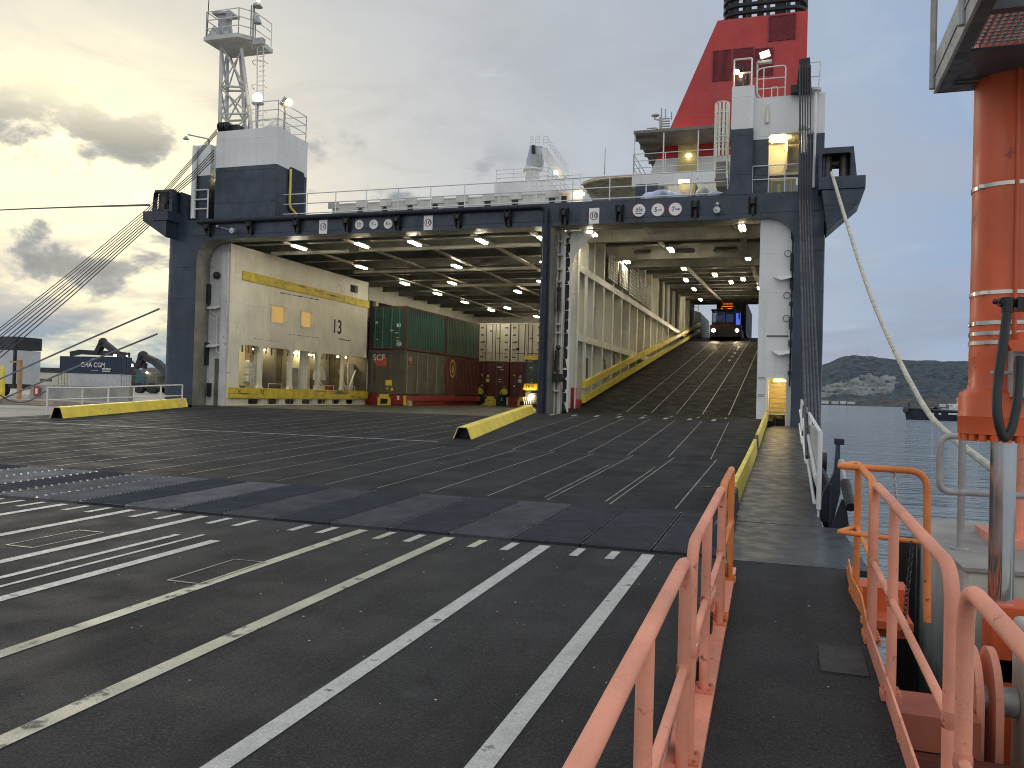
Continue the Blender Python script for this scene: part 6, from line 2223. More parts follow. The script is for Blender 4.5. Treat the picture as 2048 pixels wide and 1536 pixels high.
    if logo:
        g = MB()
        # red arrow-cornered logo block with white letters on the front, and smaller on the side
        for (o, u, w, sz) in (((.72, -.008, H - .58), V((1, 0, 0)), V((0, 0, 1)), 1.0), ((CW + .018, .62, H - .55), V((0, 1, 0)), V((0, 0, 1)), .62)):
            o = V(o)
            P_ = lambda a, b_: o + u * a * sz + w * b_ * sz
            nn = u.cross(w) * .008
            g.prism([P_(-.36, -.02), P_(-.16, -.36), P_(.50, -.36), P_(.50, .06), P_(.38, .20), P_(.2, .2)], nn, 0)
            g.text('SCF', .50 * sz, o + u * (.0) + w * .12 * sz + nn * 1.6, u, w, 1, .003)
        part(g, 'lettering', [LOGOR, TXTW], t, fix=False, smooth=False)
    if emblem:
        g = MB()
        cy_, cz_ = 1.1, H - .8
        for k in range(28):
            a, b_ = 2 * PI * k / 28, 2 * PI * (k + 1) / 28
            g.quad(*[(CW + .012, cy_ + .50 * r * math.cos(q), cz_ + .62 * r * math.sin(q)) for r, q in ((.74, a), (1, a), (1, b_), (.74, b_))])
        g.prism([(CW + .012, cy_ - .16, cz_ - .30), (CW + .012, cy_ + .10, cz_ - .32), (CW + .012, cy_ + .20, cz_), (CW + .012, cy_ + .05, cz_ + .34), (CW + .012, cy_ - .08, cz_ + .12)], (.004, 0, 0))
        part(g, 'emblem', GOLD, t, fix=False, smooth=False)
    if texts:
        g = MB()
        for (s_, size, face, a, z, mi) in texts:
            if face == 'front':
                if s_ == '^':
                    g.prism([(a - size / 2, -.012, z - size * .4), (a + size / 2, -.012, z - size * .4), (a, -.012, z + size * .45)], (0, .006, 0), mi)
                elif s_ == '=':
                    g.box(a - size, a + size * .6, -.012, -.004, z - size * .2, z + size * .2, mi)
                    g.box(a + size * .75, a + size, -.012, -.004, z - size * .2, z + size * .2, mi)
                elif s_ == '#':
                    g.box(a - size / 2, a + size / 2, -.012, -.004, z - size * .4, z + size * .4, mi)
                else:
                    g.text(s_, size, (a, -.006, z), (1, 0, 0), (0, 0, 1), mi, .002)
            elif face == 'side':
                g.text(s_, size, (CW + .008, a, z), (0, 1, 0), (0, 0, 1), mi, .002)
            elif face == 'side0' and s_ == '=':
                for q in range(7):
                    g.box(-.012, -.004, a - size * 2.2 + q * size * .62, a - size * 2.2 + q * size * .62 + size * .42, z - size * .3, z + size * .3, mi)
            elif face == 'side0':
                g.text(s_, size, (-.008, a, z), (0, -1, 0), (0, 0, 1), mi, .002)
            elif face == 'stroke0':
                k0, k1 = size
                g.tube([(-.01, a + k0 - q * (k0 - k1) , z + .12 * math.sin(q * 2.2)) for q in (0, .25, .5, .75, 1)], .035, 5, mi)
        part(g, 'lettering', [TXTW, YELLOW, SIGNK], t, fix=False, smooth=False)
    return t


GRP = 'containers stacked on cassettes in the garage'
bz = 1.50
x1_ = -23.75
dtx = (('#', .16, 'front', .50, 1.62, 0), ('#', .26, 'front', 1.95, 1.45, 0), ('=', .12, 'front', 1.5, 1.15, 0), ('=', .13, 'front', 1.85, 1.0, 0), ('=', .11, 'front', 1.9, .72, 0), ('=', .12, 'front', 1.9, .55, 0), ('#', .3, 'front', 2.0, .36, 0), ('#', .08, 'front', .55, .6, 0))
container('cargo_container', 'dark green container with its door end facing the ramp, top of the front stack', (x1_, 44.3, bz + CH + .02), 0, 6.06, GREEN_D, RUSTRED, group=GRP, texts=dtx)
container('cargo_container', 'olive grey container with red SCF logos and doors along its side', (x1_, 44.3, bz), 0, 6.06, OLIVE, OLIVE, front='panel', group=GRP, logo=True, sidedoors=True,
          texts=(('#', .42, 'front', 1.4, .66, 1), ('#', .14, 'front', 1.32, .32, 1), ('^', .26, 'front', 1.62, .32, 1), ('#', .03, 'front', 1.85, 1.9, 0)))
container('cargo_container', 'weathered green container behind the dark green one, upper tier', (x1_, 50.45, bz + CH + .02), 0, 6.06, GREEN_O, RUSTRED, group=GRP, texts=())
container('cargo_container', 'brown container with a gold oval emblem on its side', (x1_, 50.45, bz), 0, 6.06, BROWN, BROWN, group=GRP, emblem=True)
YB = 59.0
for i, (xx, l1, l2) in enumerate(((-22.28, 'fully visible cream refrigerated container at the back of the garage', 'brown container with warning plates under the left cream one'),
                                  (-19.72, 'cream refrigerated container partly hidden by the cab of the yellow tractor', 'brown container under the right cream one, behind the yellow tractor'))):
    container('cargo_container', l1, (xx, YB, bz + 2.62), 0, 6.06, REEFER, REEFER, front='reefer_doors', group=GRP, H=2.9, bars=mat('dark_seal', (.06, .05, .035), .6) if i == 0 else bpy.data.materials['dark_seal'],
              texts=(('#', .14, 'front', .42, 1.5, 2), ('=', .13, 'front', 1.6, 1.75, 2), ('=', .1, 'front', 1.7, 1.5, 2), ('#', .24, 'front', .55, .95, 2) if i else ('#', .14, 'front', .95, 2.3, 2)))
    container('cargo_container', l2, (xx, YB, bz), 0, 6.06, BROWN, BROWN, group=GRP,
              texts=(('=', .22, 'front', 1.7, 2.2, 0), ('=', .15, 'front', 1.9, 2.02, 0), ('#', .13, 'front', .35, 1.6, 0), ('#', .3, 'front', .8, 1.2, 1 if i == 0 else 0), ('^', .25, 'front', .8, 1.55, 0), ('#', .16, 'front', .35, .8, 0), ('=', .14, 'front', 1.75, 1.3, 0), ('=', .12, 'front', 1.75, 1.1, 0)))


def cassette(label, x0, y0, L_, body, lip):
    t = local_thing('cargo_cassette', label, 'cassette', (x0, y0, DZ), 0, 'cassettes under the container stacks')
    w = 2.72
    b_ = MB().box(.35, w - .35, 0.1, L_, .25, .64)
    b_.prism([(0, 0, .64), (0, 0, .22), (.22, 0, .02), (w / 2 - .42, 0, .02), (w / 2 - .42, 0, .64)], (0, .25, 0))
    b_.prism([(w, 0, .64), (w, 0, .22), (w - .22, 0, .02), (w / 2 + .42, 0, .02), (w / 2 + .42, 0, .64)], (0, .25, 0))
    b_.box(0, .12, .25, L_, .3, .64).box(w - .12, w, .25, L_, .3, .64).box(.2, .5, .3, L_, .0, .25).box(w - .5, w - .2, .3, L_, .0, .25)
    part(b_, 'bed', body, t, smooth=False, bevel=.01)
    g = MB().plate([(w / 2 - .42, 0), (w / 2 + .42, 0), (w / 2 + .42, .48), (w / 2 + .30, .48), (w / 2 + .30, .66), (w / 2 - .30, .66), (w / 2 - .30, .48), (w / 2 - .42, .48)],
                   [rr(w / 2 - .25, w / 2 + .25, .08, .38, .03, 2)], (0, -.10, .01), (1, 0, 0), (0, 0, 1), -.09)
    part(g, 'coupling_frame', YELLOW, t, smooth=False)
    part(MB().box(w / 2 - .25, w / 2 + .25, .08, .1, .09, .40), 'coupling_recess', BLACK, t)
    part(MB().box(w - .12, w + .02, -.03, .02, .05, .62), 'end_marker', lip, t)
    part(MB().box(w - .55, w - .4, -.02, -.002, .36, .6), 'number_plate', SIGNW, t)
    return t


cassette('red cassette with yellow coupling frame under the front container stack', -23.9, 44.2, 12.5, REDP, YELLOW)
cassette('dark green cassette where the two seated workers rest', -22.42, 58.6, 6.8, DGREEN, SIGNW)
cassette('red cassette behind the yellow tractor at the back of the garage', -19.86, 58.6, 6.8, REDP, SIGNW)
# small things on the garage deck
p = at_z(812, 812, DZ)
bk = MB().prism([(p.x - .22, p.y, DZ), (p.x + .22, p.y, DZ), (p.x + .20, p.y, DZ + .32), (p.x - .20, p.y, DZ + .32)], (0, .4, 0))
tag(bk.build('wooden_block', mat('pale_yellow_block', (.62, .58, .30), .6), org=p), 'pale yellow block standing on the deck beside the front red cassette', 'block')
p = at_z(890, 808, DZ)
p.y = min(p.y, 57.5)
ck = MB().prism([(-21.0, 56.2, DZ), (-20.1, 56.2, DZ), (-20.1, 56.2, DZ + .35), (-20.3, 56.2, DZ + .40)], (0, .5, 0))
tag(ck.build('wheel_chock', YELLOW, org=(-20.5, 56.2, DZ)), 'yellow wedge shaped chock lying on the deck near the seated workers', 'chock')

# ------------------------------------------------------------------ people
HIVIS = mat('hi_vis_yellow', (.55, .62, .06), .6)
DKCL = mat('dark_work_trousers', (.012, .014, .022), .8)
SKIN = mat('skin', (.40, .22, .15), .55)
HAIR = mat('dark_hair', (.02, .015, .012), .7)
BOOT = mat('work_boots', (.03, .022, .016), .7)


def person_mesh():
    """seated worker facing -Y, seat top at z = 0, one skinned body"""
    J, E, Rr = [], [], []

    def j(p, r, par=None):
        J.append(p)
        Rr.append(r)
        if par is not None:
            E.append((par, len(J) - 1))
        return len(J) - 1
    pel = j((0, .05, .12), .14)
    sp1 = j((0, .06, .30), .135, pel)
    ch = j((0, .03, .50), .155, sp1)
    nb = j((0, .01, .62), .075, ch)
    nk = j((0, -.01, .68), .06, nb)
    h1 = j((0, -.03, .76), .085, nk)
    h2 = j((0, -.025, .86), .092, h1)
    j((0, -.01, .93), .06, h2)
    for s in (-1, 1):
        hp_ = j((s * .10, .0, .08), .105, pel)
        kn = j((s * (.17 if s < 0 else .13), -.42, .10), .075, hp_)
        an = j((s * (.2 if s < 0 else .13), -.46 - (.12 if s < 0 else 0), -.36), .045, kn)
        hl_ = j((s * (.2 if s < 0 else .13), -.48 - (.12 if s < 0 else 0), -.43), .045, an)
        j((s * (.22 if s < 0 else .15), -.64 - (.12 if s < 0 else 0), -.45), .036, hl_)
        sh_ = j((s * .19, .03, .57), .07, ch)
        el_ = j((s * .28, -.08, .32), .048, sh_)
        wr = j((s * .12, -.28, .24), .030, el_)
        pm = j((s * .07, -.34, .23), .032, wr)
        for q, (dx, dz, ln) in enumerate(((.0, .024, .050), (-.004, .008, .058), (-.006, -.008, .052), (-.002, -.022, .040))):
            b1 = j((s * (.045 + dx), -.37, .23 + dz), .010, pm)
            j((s * (.045 + dx) - s * ln, -.385, .222 + dz), .008, b1)
        t1_ = j((s * .085, -.36, .262), .011, pm)
        j((s * .06, -.385, .272), .009, t1_)
    me = bpy.data.meshes.new('person_skeleton')
    me.from_pydata(J, E, [])
    ob = bpy.data.objects.new('person_skeleton', me)
    COL.objects.link(ob)
    md = ob.modifiers.new('skin', 'SKIN')
    md.use_smooth_shade = True
    sv = me.skin_vertices[0].data
    for i, r in enumerate(Rr):
        sv[i].radius = (r, r)
        sv[i].use_root = i == 0
    sb_ = ob.modifiers.new('sub', 'SUBSURF')
    sb_.levels = sb_.render_levels = 2
    dg = bpy.context.evaluated_depsgraph_get()
    out = bpy.data.meshes.new_from_object(ob.evaluated_get(dg))
    bpy.data.objects.remove(ob)
    for k in (HIVIS, DKCL, SKIN, BOOT):
        out.materials.append(k)
    for pl_ in out.polygons:
        c = pl_.center
        if c.z > .655 or (c.y < -.27 and .19 < c.z < .31 and abs(c.x) < .14):
            pl_.material_index = 2
        elif c.z > .20 and c.y > -.27:
            pl_.material_index = 0
        elif c.z < -.36:
            pl_.material_index = 3
        else:
            pl_.material_index = 1
        pl_.use_smooth = True
    # nose and brow: push out the front of the face a little
    for v in out.vertices:
        if v.co.z > .76 and v.co.z < .82 and v.co.y < -.09 and abs(v.co.x) < .03:
            v.co.y -= .018
    return out


try:
    PM = person_mesh()
except Exception as ex_:
    print('person skin failed', ex_)
    PM = None


def person(label, loc, rz, cap):
    t = bpy.data.objects.new('person', PM)
    COL.objects.link(t)
    t.location = loc
    t.rotation_euler = (0, 0, rz)
    ORG[t.name] = V((0, 0, 0))
    tag(t, label, 'person')
    hb_ = MB().ball((0, -.015, .885), .105, 14, 8, sc=(1, 1.05, .8))
    if cap != HAIR:
        hb_.cyl((0, -.05, .90), (0, -.05, .915), .13, n=16)
    part(hb_, 'helmet' if cap != HAIR else 'hair', cap, t)
    f = MB()
    for s in (-1, 1):
        f.ball((s * .034, -.112, .825), .011, 8, 6)
    f.box(-.025, .025, -.118, -.108, .752, .758)
    part(f, 'face_features', mat('eye_dark', (.02, .015, .012), .4) if 'eye_dark' not in bpy.data.materials else bpy.data.materials['eye_dark'], t)
    vb = MB()
    for z in (.33, .43):
        vb.lathe([(.152, -.02), (.158, 0), (.152, .02)], (0, .045, z), 20)
    return t


WHATC = mat('white_helmet', (.7, .7, .66), .4)
if PM:
    pa, pb2 = at_y(957, 780, 58.2), at_y(1006, 780, 58.2)
    person('worker in yellow hi-vis vest sitting on the cassette on the side of the brown container', (pa.x, 58.45, DZ + .60), .25, HAIR)
    person('worker in yellow hi-vis vest sitting beside the yellow coupling frame', (pb2.x, 58.45, DZ + .60), -.1, HAIR)

# ------------------------------------------------------------------ terminal tractors
CABG = mat('cab_glass', (.03, .045, .05), .06, spec=.8)
TRY = mat('tractor_yellow', (.72, .46, .03), .4, streak=.1)
TRR = mat('tractor_red', (.11, .016, .010), .5)
DKM = mat('tractor_dark', (.022, .022, .024), .5, var=.2)
BLUEL = emit('blue_cab_glow', (.16, .26, .8), .16)
T_AMB = emit('amber_beacon_and_reflection', (1, .26, .02), 1.3)
lx0, lx1 = at_y(1045, 780, 50).x, -13.0
tt = thing('terminal_tractor', 'yellow terminal tractor with its headlight on, half hidden by the garage post', 'tractor', ((lx0 + lx1) / 2, 50, DZ))
part(MB().box(lx0 + .15, lx1, 50, 53, DZ + .35, DZ + 1.25).box(lx0 + .55, lx1, 49.9, 50, DZ + .25, DZ + 1.0), 'chassis', DKM, tt, bevel=.04)
gr_ = MB()
for j in range(6):
    gr_.box(lx0 + .75, lx1 - .2, 49.86, 49.9, DZ + .3 + j * .12, DZ + .36 + j * .12)
part(gr_, 'grille', mat('grille_grey', (.07, .065, .055), .5), tt)
zy0, zy1 = at_y(1050, 780, 50).z, at_y(1050, 767, 50).z
hd = MB().prism([(lx0, 49.95, zy0), (lx1, 49.95, zy0), (lx1, 49.95, zy1), (lx0 + .12, 49.95, zy1)], (0, 1.6, 0))
hood = part(hd, 'hood', TRY, tt, smooth=False, bevel=.03)
part(MB().text('TR10', .26, (lx0 + .50, 49.94, (zy0 + zy1) / 2), (1, 0, 0), (0, 0, 1), 0, .003).prism([(lx0 + .85, 49.945, (zy0 + zy1) / 2), (lx1, 49.945, (zy0 + zy1) / 2 + .06), (lx1, 49.945, (zy0 + zy1) / 2 - .06)], (0, -.004, 0)), 'lettering', SIGNK, hood, fix=False)
zr0, zr1 = at_y(1060, 719, 50).z, at_y(1060, 712, 50).z
cbm = MB()
for x in (lx0 + .12, lx0 + 1.95):
    for y in (50.1, 51.8):
        cbm.box(x, x + .09, y, y + .09, zy1, zr0)
cbm.box(lx0 + .12, lx0 + 2.04, 51.75, 51.8, zy1, zr0)
part(cbm, 'cab_frame', DKM, tt)
part(MB().box(lx0 - .02, lx0 + 2.2, 49.9, 52, zr0, zr1), 'cab_roof', TRY, tt, bevel=.04)
part(MB().box(lx0 + .2, lx0 + 1.95, 50.08, 50.1, zy1 + .02, zr0 - .02), 'windscreen', glass('windscreen_glass', (.45, .6, .58)), tt)
part(MB().box(lx0 + .9, lx0 + 1.5, 51.0, 51.6, zy1 - .2, zy1 + .5), 'seat', BLACK, tt)
for x in (lx0 + .62,):
    part(MB().ball((x, 49.85, at_y(1052, 793, 50).z), .12, 12, 8), 'headlight', T_HEAD, tt)
st = MB()
for k in range(4):
    st.beam((lx0 + .1 + .14 * k, 49.9, DZ + .72), (lx0 + .22 + .14 * k, 49.9, DZ + .12), .05, .03)
part(st, 'warning_stripe', SIGNW, tt)
wh = MB()
for x in (lx0 + .3, lx1 - .4):
    wh.cyl((x - .15, 51, DZ + .42), (x + .15, 51, DZ + .42), .42, n=20)
part(wh, 'wheel', RUBBER, tt)
if PM:
    person('driver in yellow hi-vis seated in the cab of the yellow tractor', (lx0 + 1.2, 51.0, zy1 + .05), 0, HAIR)

# tractor coming down the ramp with a dark container behind it
ty0 = 69.0
cx = at_y(1451, 650, ty0).x
zg = zi(ty0)
tr_ = thing('terminal_tractor', 'red terminal tractor driving down the internal ramp with both headlights on', 'tractor', (cx, ty0, zg))
W_ = 1.22
part(MB().box(cx - W_, cx + W_, ty0 + .02, ty0 + 5, zg + .35, zg + 1.02).box(cx - W_, cx + W_, ty0 - .10, ty0, zg + .28, zg + .66), 'chassis', DKM, tr_, bevel=.04)
part(MB().box(cx - W_ - .02, cx + W_ + .02, ty0 - .02, ty0 + .9, zg + 1.03, zg + 1.28).box(cx - .9, cx + .9, ty0 - .05, ty0 - .025, zg + 1.14, zg + 1.18), 'hood', TRR, tr_, bevel=.04)
for s in (-1, 1):
    hp_ = part(MB().plate(rr(-.24, .24, -.2, .2, .05, 3), [rr(-.15, .15, -.13, .13, .12, 5)], (cx + s * .92, ty0 - .20, zg + .82), (1, 0, 0), (0, 0, 1), -.18), 'headlamp_housing', BLACK, tr_)
    part(MB().ball((cx + s * .92, ty0 - .17, zg + .82), .13, 14, 10, sc=(1, .35, 1)), 'headlight', T_HEAD, tr_)
    part(MB().cyl((cx + s * 1.0, ty0 + .9, zg + .5), (cx + s * 1.24, ty0 + .9, zg + .5), .5, n=20), 'wheel', RUBBER, tr_)
cf = MB()
zc_a, zc_b = zg + 1.28, zg + 2.42
for x in (cx - 1.1, cx - .05, cx + .62):
    cf.box(x, x + .08, ty0 + .05, ty0 + .13, zc_a, zc_b)
for x in (cx - 1.1, cx + .62):
    cf.box(x, x + .08, ty0 + 1.6, ty0 + 1.68, zc_a, zc_b)
cf.box(cx - 1.1, cx + .7, ty0 + .05, ty0 + .12, zc_a, zc_a + .22)
for x in (cx - 1.1, cx + .62):
    cf.box(x, x + .08, ty0 + .05, ty0 + 1.68, zc_b - .06, zc_b - .001)
cf.box(cx - 1.1, cx + .7, ty0 + .05, ty0 + .13, zc_b - .06, zc_b - .001)
part(cf, 'cab_frame', BLACK, tr_)
part(MB().box(cx - 1.16, cx + .76, ty0, ty0 + 1.8, zc_b, zc_b + .14).box(cx - .3, cx + .1, ty0 + .3, ty0 + .6, zc_b + .14, zc_b + .24), 'cab_roof', BLACK, tr_, bevel=.03)
part(MB().box(cx - 1.0, cx + .6, ty0 + .08, ty0 + .1, zc_a + .22, zc_b), 'windscreen', glass('ramp_windscreen', (.5, .6, .75)), tr_)
part(MB().box(cx - .95, cx + .5, ty0 + 1.72, ty0 + 1.76, zc_a + .4, zc_b - .12), 'rear_window_glow', BLUEL, tr_)
part(MB().box(cx + .75, cx + 1.1, ty0 + 1.0, ty0 + 1.04, zc_a + .1, zc_b - .1), 'side_screen_glow', emit('blue_side_glow', (.12, .22, 1.0), .75), tr_)
part(MB().beam((cx + .66, ty0, zc_b), (cx + 1.15, ty0 - .1, zc_b - .12), .06, .06).box(cx + 1.0, cx + 1.1, ty0 - .05, ty0 + .05, zc_b - .7, zc_b - .2), 'mirror', BLACK, tr_)
part(MB().ball((cx - .42, ty0 + 1.2, zc_b + .3), .06), 'beacon', T_AMB, tr_)
if PM:
    person('driver silhouetted against blue light in the cab of the tractor on the ramp', (cx - .55, ty0 + .9, zc_a - .05), 0, HAIR)
container('cargo_container', 'dark container on a trailer behind the tractor on the internal ramp', (cx - 1.05, ty0 + 3.9, zi(72) + .72), 0, 12.2, DARKC, DARKC, group='containers on the internal ramp', H=2.6)
tl = thing('container_trailer', 'low trailer carrying the dark container at the top of the ramp', 'trailer', (cx, ty0 + 4, zi(72)))
part(MB().box(cx - 1.1, cx + 1.4, ty0 + 4.2, ty0 + 16, zi(72) + .4, zi(72) + .70), 'bed', DKM, tl)
part(MB().cyl((cx - 1.1, ty0 + 12, zi(72) + .5), (cx + 1.4, ty0 + 12, zi(72) + .5), .45, n=18), 'wheel', RUBBER, tl)
# glowing amber strips stand in for light reflected by the container front
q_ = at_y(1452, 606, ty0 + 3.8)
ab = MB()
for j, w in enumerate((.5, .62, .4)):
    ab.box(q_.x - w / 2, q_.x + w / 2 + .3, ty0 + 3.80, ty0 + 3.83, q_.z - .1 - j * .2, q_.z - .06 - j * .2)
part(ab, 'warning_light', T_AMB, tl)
# vehicle at the head of the ramp to port
vx_ = at_y(1385, 650, 79)
vv = thing('parked_trailer', 'covered trailer parked at the head of the ramp beyond the fender rail', 'trailer', (vx_.x, 79, zi(72)))
part(MB().prism([(vx_.x - .9, 79, zi(72) + .6), (vx_.x + .85, 79, zi(72) + .6), (vx_.x + .7, 79, zi(72) + 2.9), (vx_.x - .9, 79, zi(72) + 3.4)], (0, 9, 0)), 'body', mat('trailer_ochre_grey', (.11, .10, .07), .6), vv, smooth=False)
part(MB().cyl((vx_.x - .8, 80, zi(72) + .5), (vx_.x + .8, 80, zi(72) + .5), .48, n=16), 'wheel', RUBBER, vv)
rl = MB()
rails(rl, [(vx_.x - .8, 79.1, zi(72) + 3.4), (vx_.x + .5, 79.1, zi(72) + 3.0)], .7, 2, .03, 2)
part(rl, 'railing', GREYST, vv)

# ------------------------------------------------------------------ mooring lines
def rope(label, pts, r, m, grp='mooring lines of the ship'):
    out = []
    for i in range(len(pts) - 1):
        p0, p1, p2, p3 = [V(pts[max(0, min(len(pts) - 1, k))]) for k in (i - 1, i, i + 1, i + 2)]
        for k in range(6):
            s = k / 6
            out.append(.5 * ((2 * p1) + (p2 - p0) * s + (2 * p0 - 5 * p1 + 4 * p2 - p3) * s * s + (3 * p1 - p0 - 3 * p2 + p3) * s ** 3))
    out.append(V(pts[-1]))
    return tag(MB().tube(out, r, 8).build('mooring_line', m, org=pts[0]), label, 'rope', grp)


rp = [(1663, 345, 29.3), (1700, 467, 26.2), (1741, 590, 23.1), (1792, 707, 20), (1850, 816, 16.9), (1896, 868, 15.0), (1945, 907, 13.2), (1992, 942, 11.6), (2060, 985, 10.5)]
rope('cream mooring rope sweeping from the starboard fairlead to the quay', [at_y(*p) for p in rp], .052, ROPE)
rope('dark mooring line running level from the port fairlead out of the frame', [at_y(298, 410, 29.3), at_x(140, 414.5, -45), at_x(0, 420, -62), at_x(-160, 428, -90)], .05, ROPED)
rope('upper grey mooring line sloping from the corner post to the quay', [at_y(318, 618, 30.4), at_x(160, 686, -32), at_x(0, 758, -38), at_x(-100, 806, -42)], .045, mat('grey_rope', (.20, .20, .22), .8))
rope('lower grey mooring line sloping from the corner post to the quay', [at_y(314, 668, 30.4), at_x(150, 735, -33), at_x(0, 800, -39), at_x(-30, 812, -40)], .045, bpy.data.materials['grey_rope'])
rope('slack dark line hanging in a loop over the quay edge', [at_x(0, 790, -34), at_x(22, 802, -34), at_x(55, 803, -33.5), at_x(92, 782, -33)], .03, ROPED)

# ------------------------------------------------------------------ quay furniture and vehicles to port
def q_at(u, v):
    return at_z(u, v, QZ)


p0, p1 = at_y(57, 797, 46), at_y(255, 797, 46)
cbr = thing('concrete_barrier', 'grey concrete barrier wall with a small red sign on the quay', 'barrier', (p0.x, 46, QZ))
hb_ = at_y(100, 770, 46).z
part(MB().prism([(p0.x, 46, QZ), (p0.x, 46.7, QZ), (p0.x, 46.5, hb_), (p0.x, 46.2, hb_)], (p1.x - p0.x, 0, 0)), 'wall', CONC, cbr, smooth=False)
sg = at_y(73, 782, 45.95)
part(MB().box(sg.x - .28, sg.x + .28, 45.96, 46.0, sg.z - .34, sg.z + .34), 'sign', mat('sign_dark_red', (.32, .05, .04), .5), cbr)
part(MB().box(sg.x - .1, sg.x + .1, 45.94, 45.955, sg.z - .2, sg.z + .2), 'sign_symbol', SIGNW, cbr)
p0, p1 = at_y(-300, 812, 33), at_y(300, 803, 33)
tag(MB().box(p0.x, p1.x, 33, 33.4, QZ, QZ + .28).build('quay_curb', mat('quay_curb_paint', (.36, .29, .22), .8, var=.25), org=(p1.x, 33, QZ), bevel=.03), 'long low curb along the quay edge beyond the white rail', 'curb')
p = at_y(4, 790, 38)
yb = thing('yellow_bollard', 'tall yellow steel bollard at the left edge of the frame', 'bollard', (p.x, 38, QZ))
part(MB().lathe([(.14, 0), (.14, at_y(4, 735, 38).z - QZ), (.1, at_y(4, 731, 38).z - QZ)], (p.x, 38, QZ), 20), 'post', YELLOW, yb)
part(MB().lathe([(.5, 0), (.5, .06)], (p.x, 38, QZ), 20), 'base', CONC, yb)
p = at_y(35.5, 793, 42)
op = thing('ochre_post', 'slim ochre steel post standing on the quay beside the barrier', 'post', (p.x, 42, QZ))
part(MB().box(p.x - .11, p.x + .11, 42, 42.2, QZ, at_y(35, 720, 42).z), 'shaft', mat('ochre_paint', (.45, .26, .10), .6, rust=.2), op)
part(MB().box(p.x - .9, p.x - .1, 42.05, 42.15, at_y(35, 722, 42).z - .12, at_y(35, 722, 42).z), 'arm', bpy.data.materials['ochre_paint'], op)
# containers on the quay
qx = at_y(258, 776, 105)
zq = at_y(258, 776, 105).z
zq = QZ
GQ = 'containers on the quay'
hq = (at_y(240, 750, 104).z - at_y(240, 777, 104).z)
container('quay_container', 'light grey container with rusty door bars standing on the quay under the navy blue one', (qx.x, 103, QZ), PI / 2, 12.19, LGREY, LGREY, group=GQ, H=2.7)
container('quay_container', 'navy blue container lettered CMA CGM on top of the light grey one', (qx.x, 103, QZ + 2.72), PI / 2, 12.0, BLUEC, BLUEC, group=GQ, H=2.7,
          texts=(('CMA CGM', 1.05, 'side0', 5.3, 1.35, 0), ('=', .40, 'side0', 2.7, .80, 0), ('=', .34, 'side0', 2.7, .42, 0), ('', (.7, -.7), 'stroke0', 5.0, .40, 0), ('', (.6, -.6), 'stroke0', 5.2, 2.25, 0)))
a = at_y(58, 771, 95)
container('quay_container', 'cream container with faded lettering lying low behind the concrete barrier', (at_y(112, 771, 95).x, 95, QZ), PI / 2, 6.3, REEFER, REEFER, group=GQ, H=2.6, texts=(('=', .62, 'side0', 2.2, 1.5, 2),))
tk = at_y(27, 780, 52)
tkt = thing('box_truck', 'white box truck with a dark open top at the left edge of the quay', 'truck', (tk.x, 52, QZ))
ztk = at_y(20, 673, 52).z
part(MB().box(tk.x - 9, tk.x, 52, 54.5, QZ + 1.0, ztk - 1.1), 'body', LGREY, tkt, smooth=False)
part(MB().box(tk.x - 9, tk.x + .05, 51.95, 54.55, ztk - 1.05, ztk), 'dark_cover', DARKC, tkt)
part(MB().box(tk.x - .05, tk.x + .12, 51.9, 52.1, QZ + .9, ztk), 'corner_post', BLACK, tkt)
part(MB().cyl((tk.x - 1.2, 51.9, QZ + .5), (tk.x - 1.2, 52.3, QZ + .5), .5, n=18).cyl((tk.x - 4, 51.9, QZ + .5), (tk.x - 4, 52.3, QZ + .5), .5, n=18), 'wheel', RUBBER, tkt)
part(MB().box(tk.x - 9, tk.x, 52.1, 54.4, QZ + .6, QZ + .98), 'chassis', DKM, tkt)
# reach stackers
STK = mat('stacker_dark', (.035, .035, .04), .5, var=.2)
OLV = mat('stacker_olive', (.10, .10, .075), .5, var=.2)


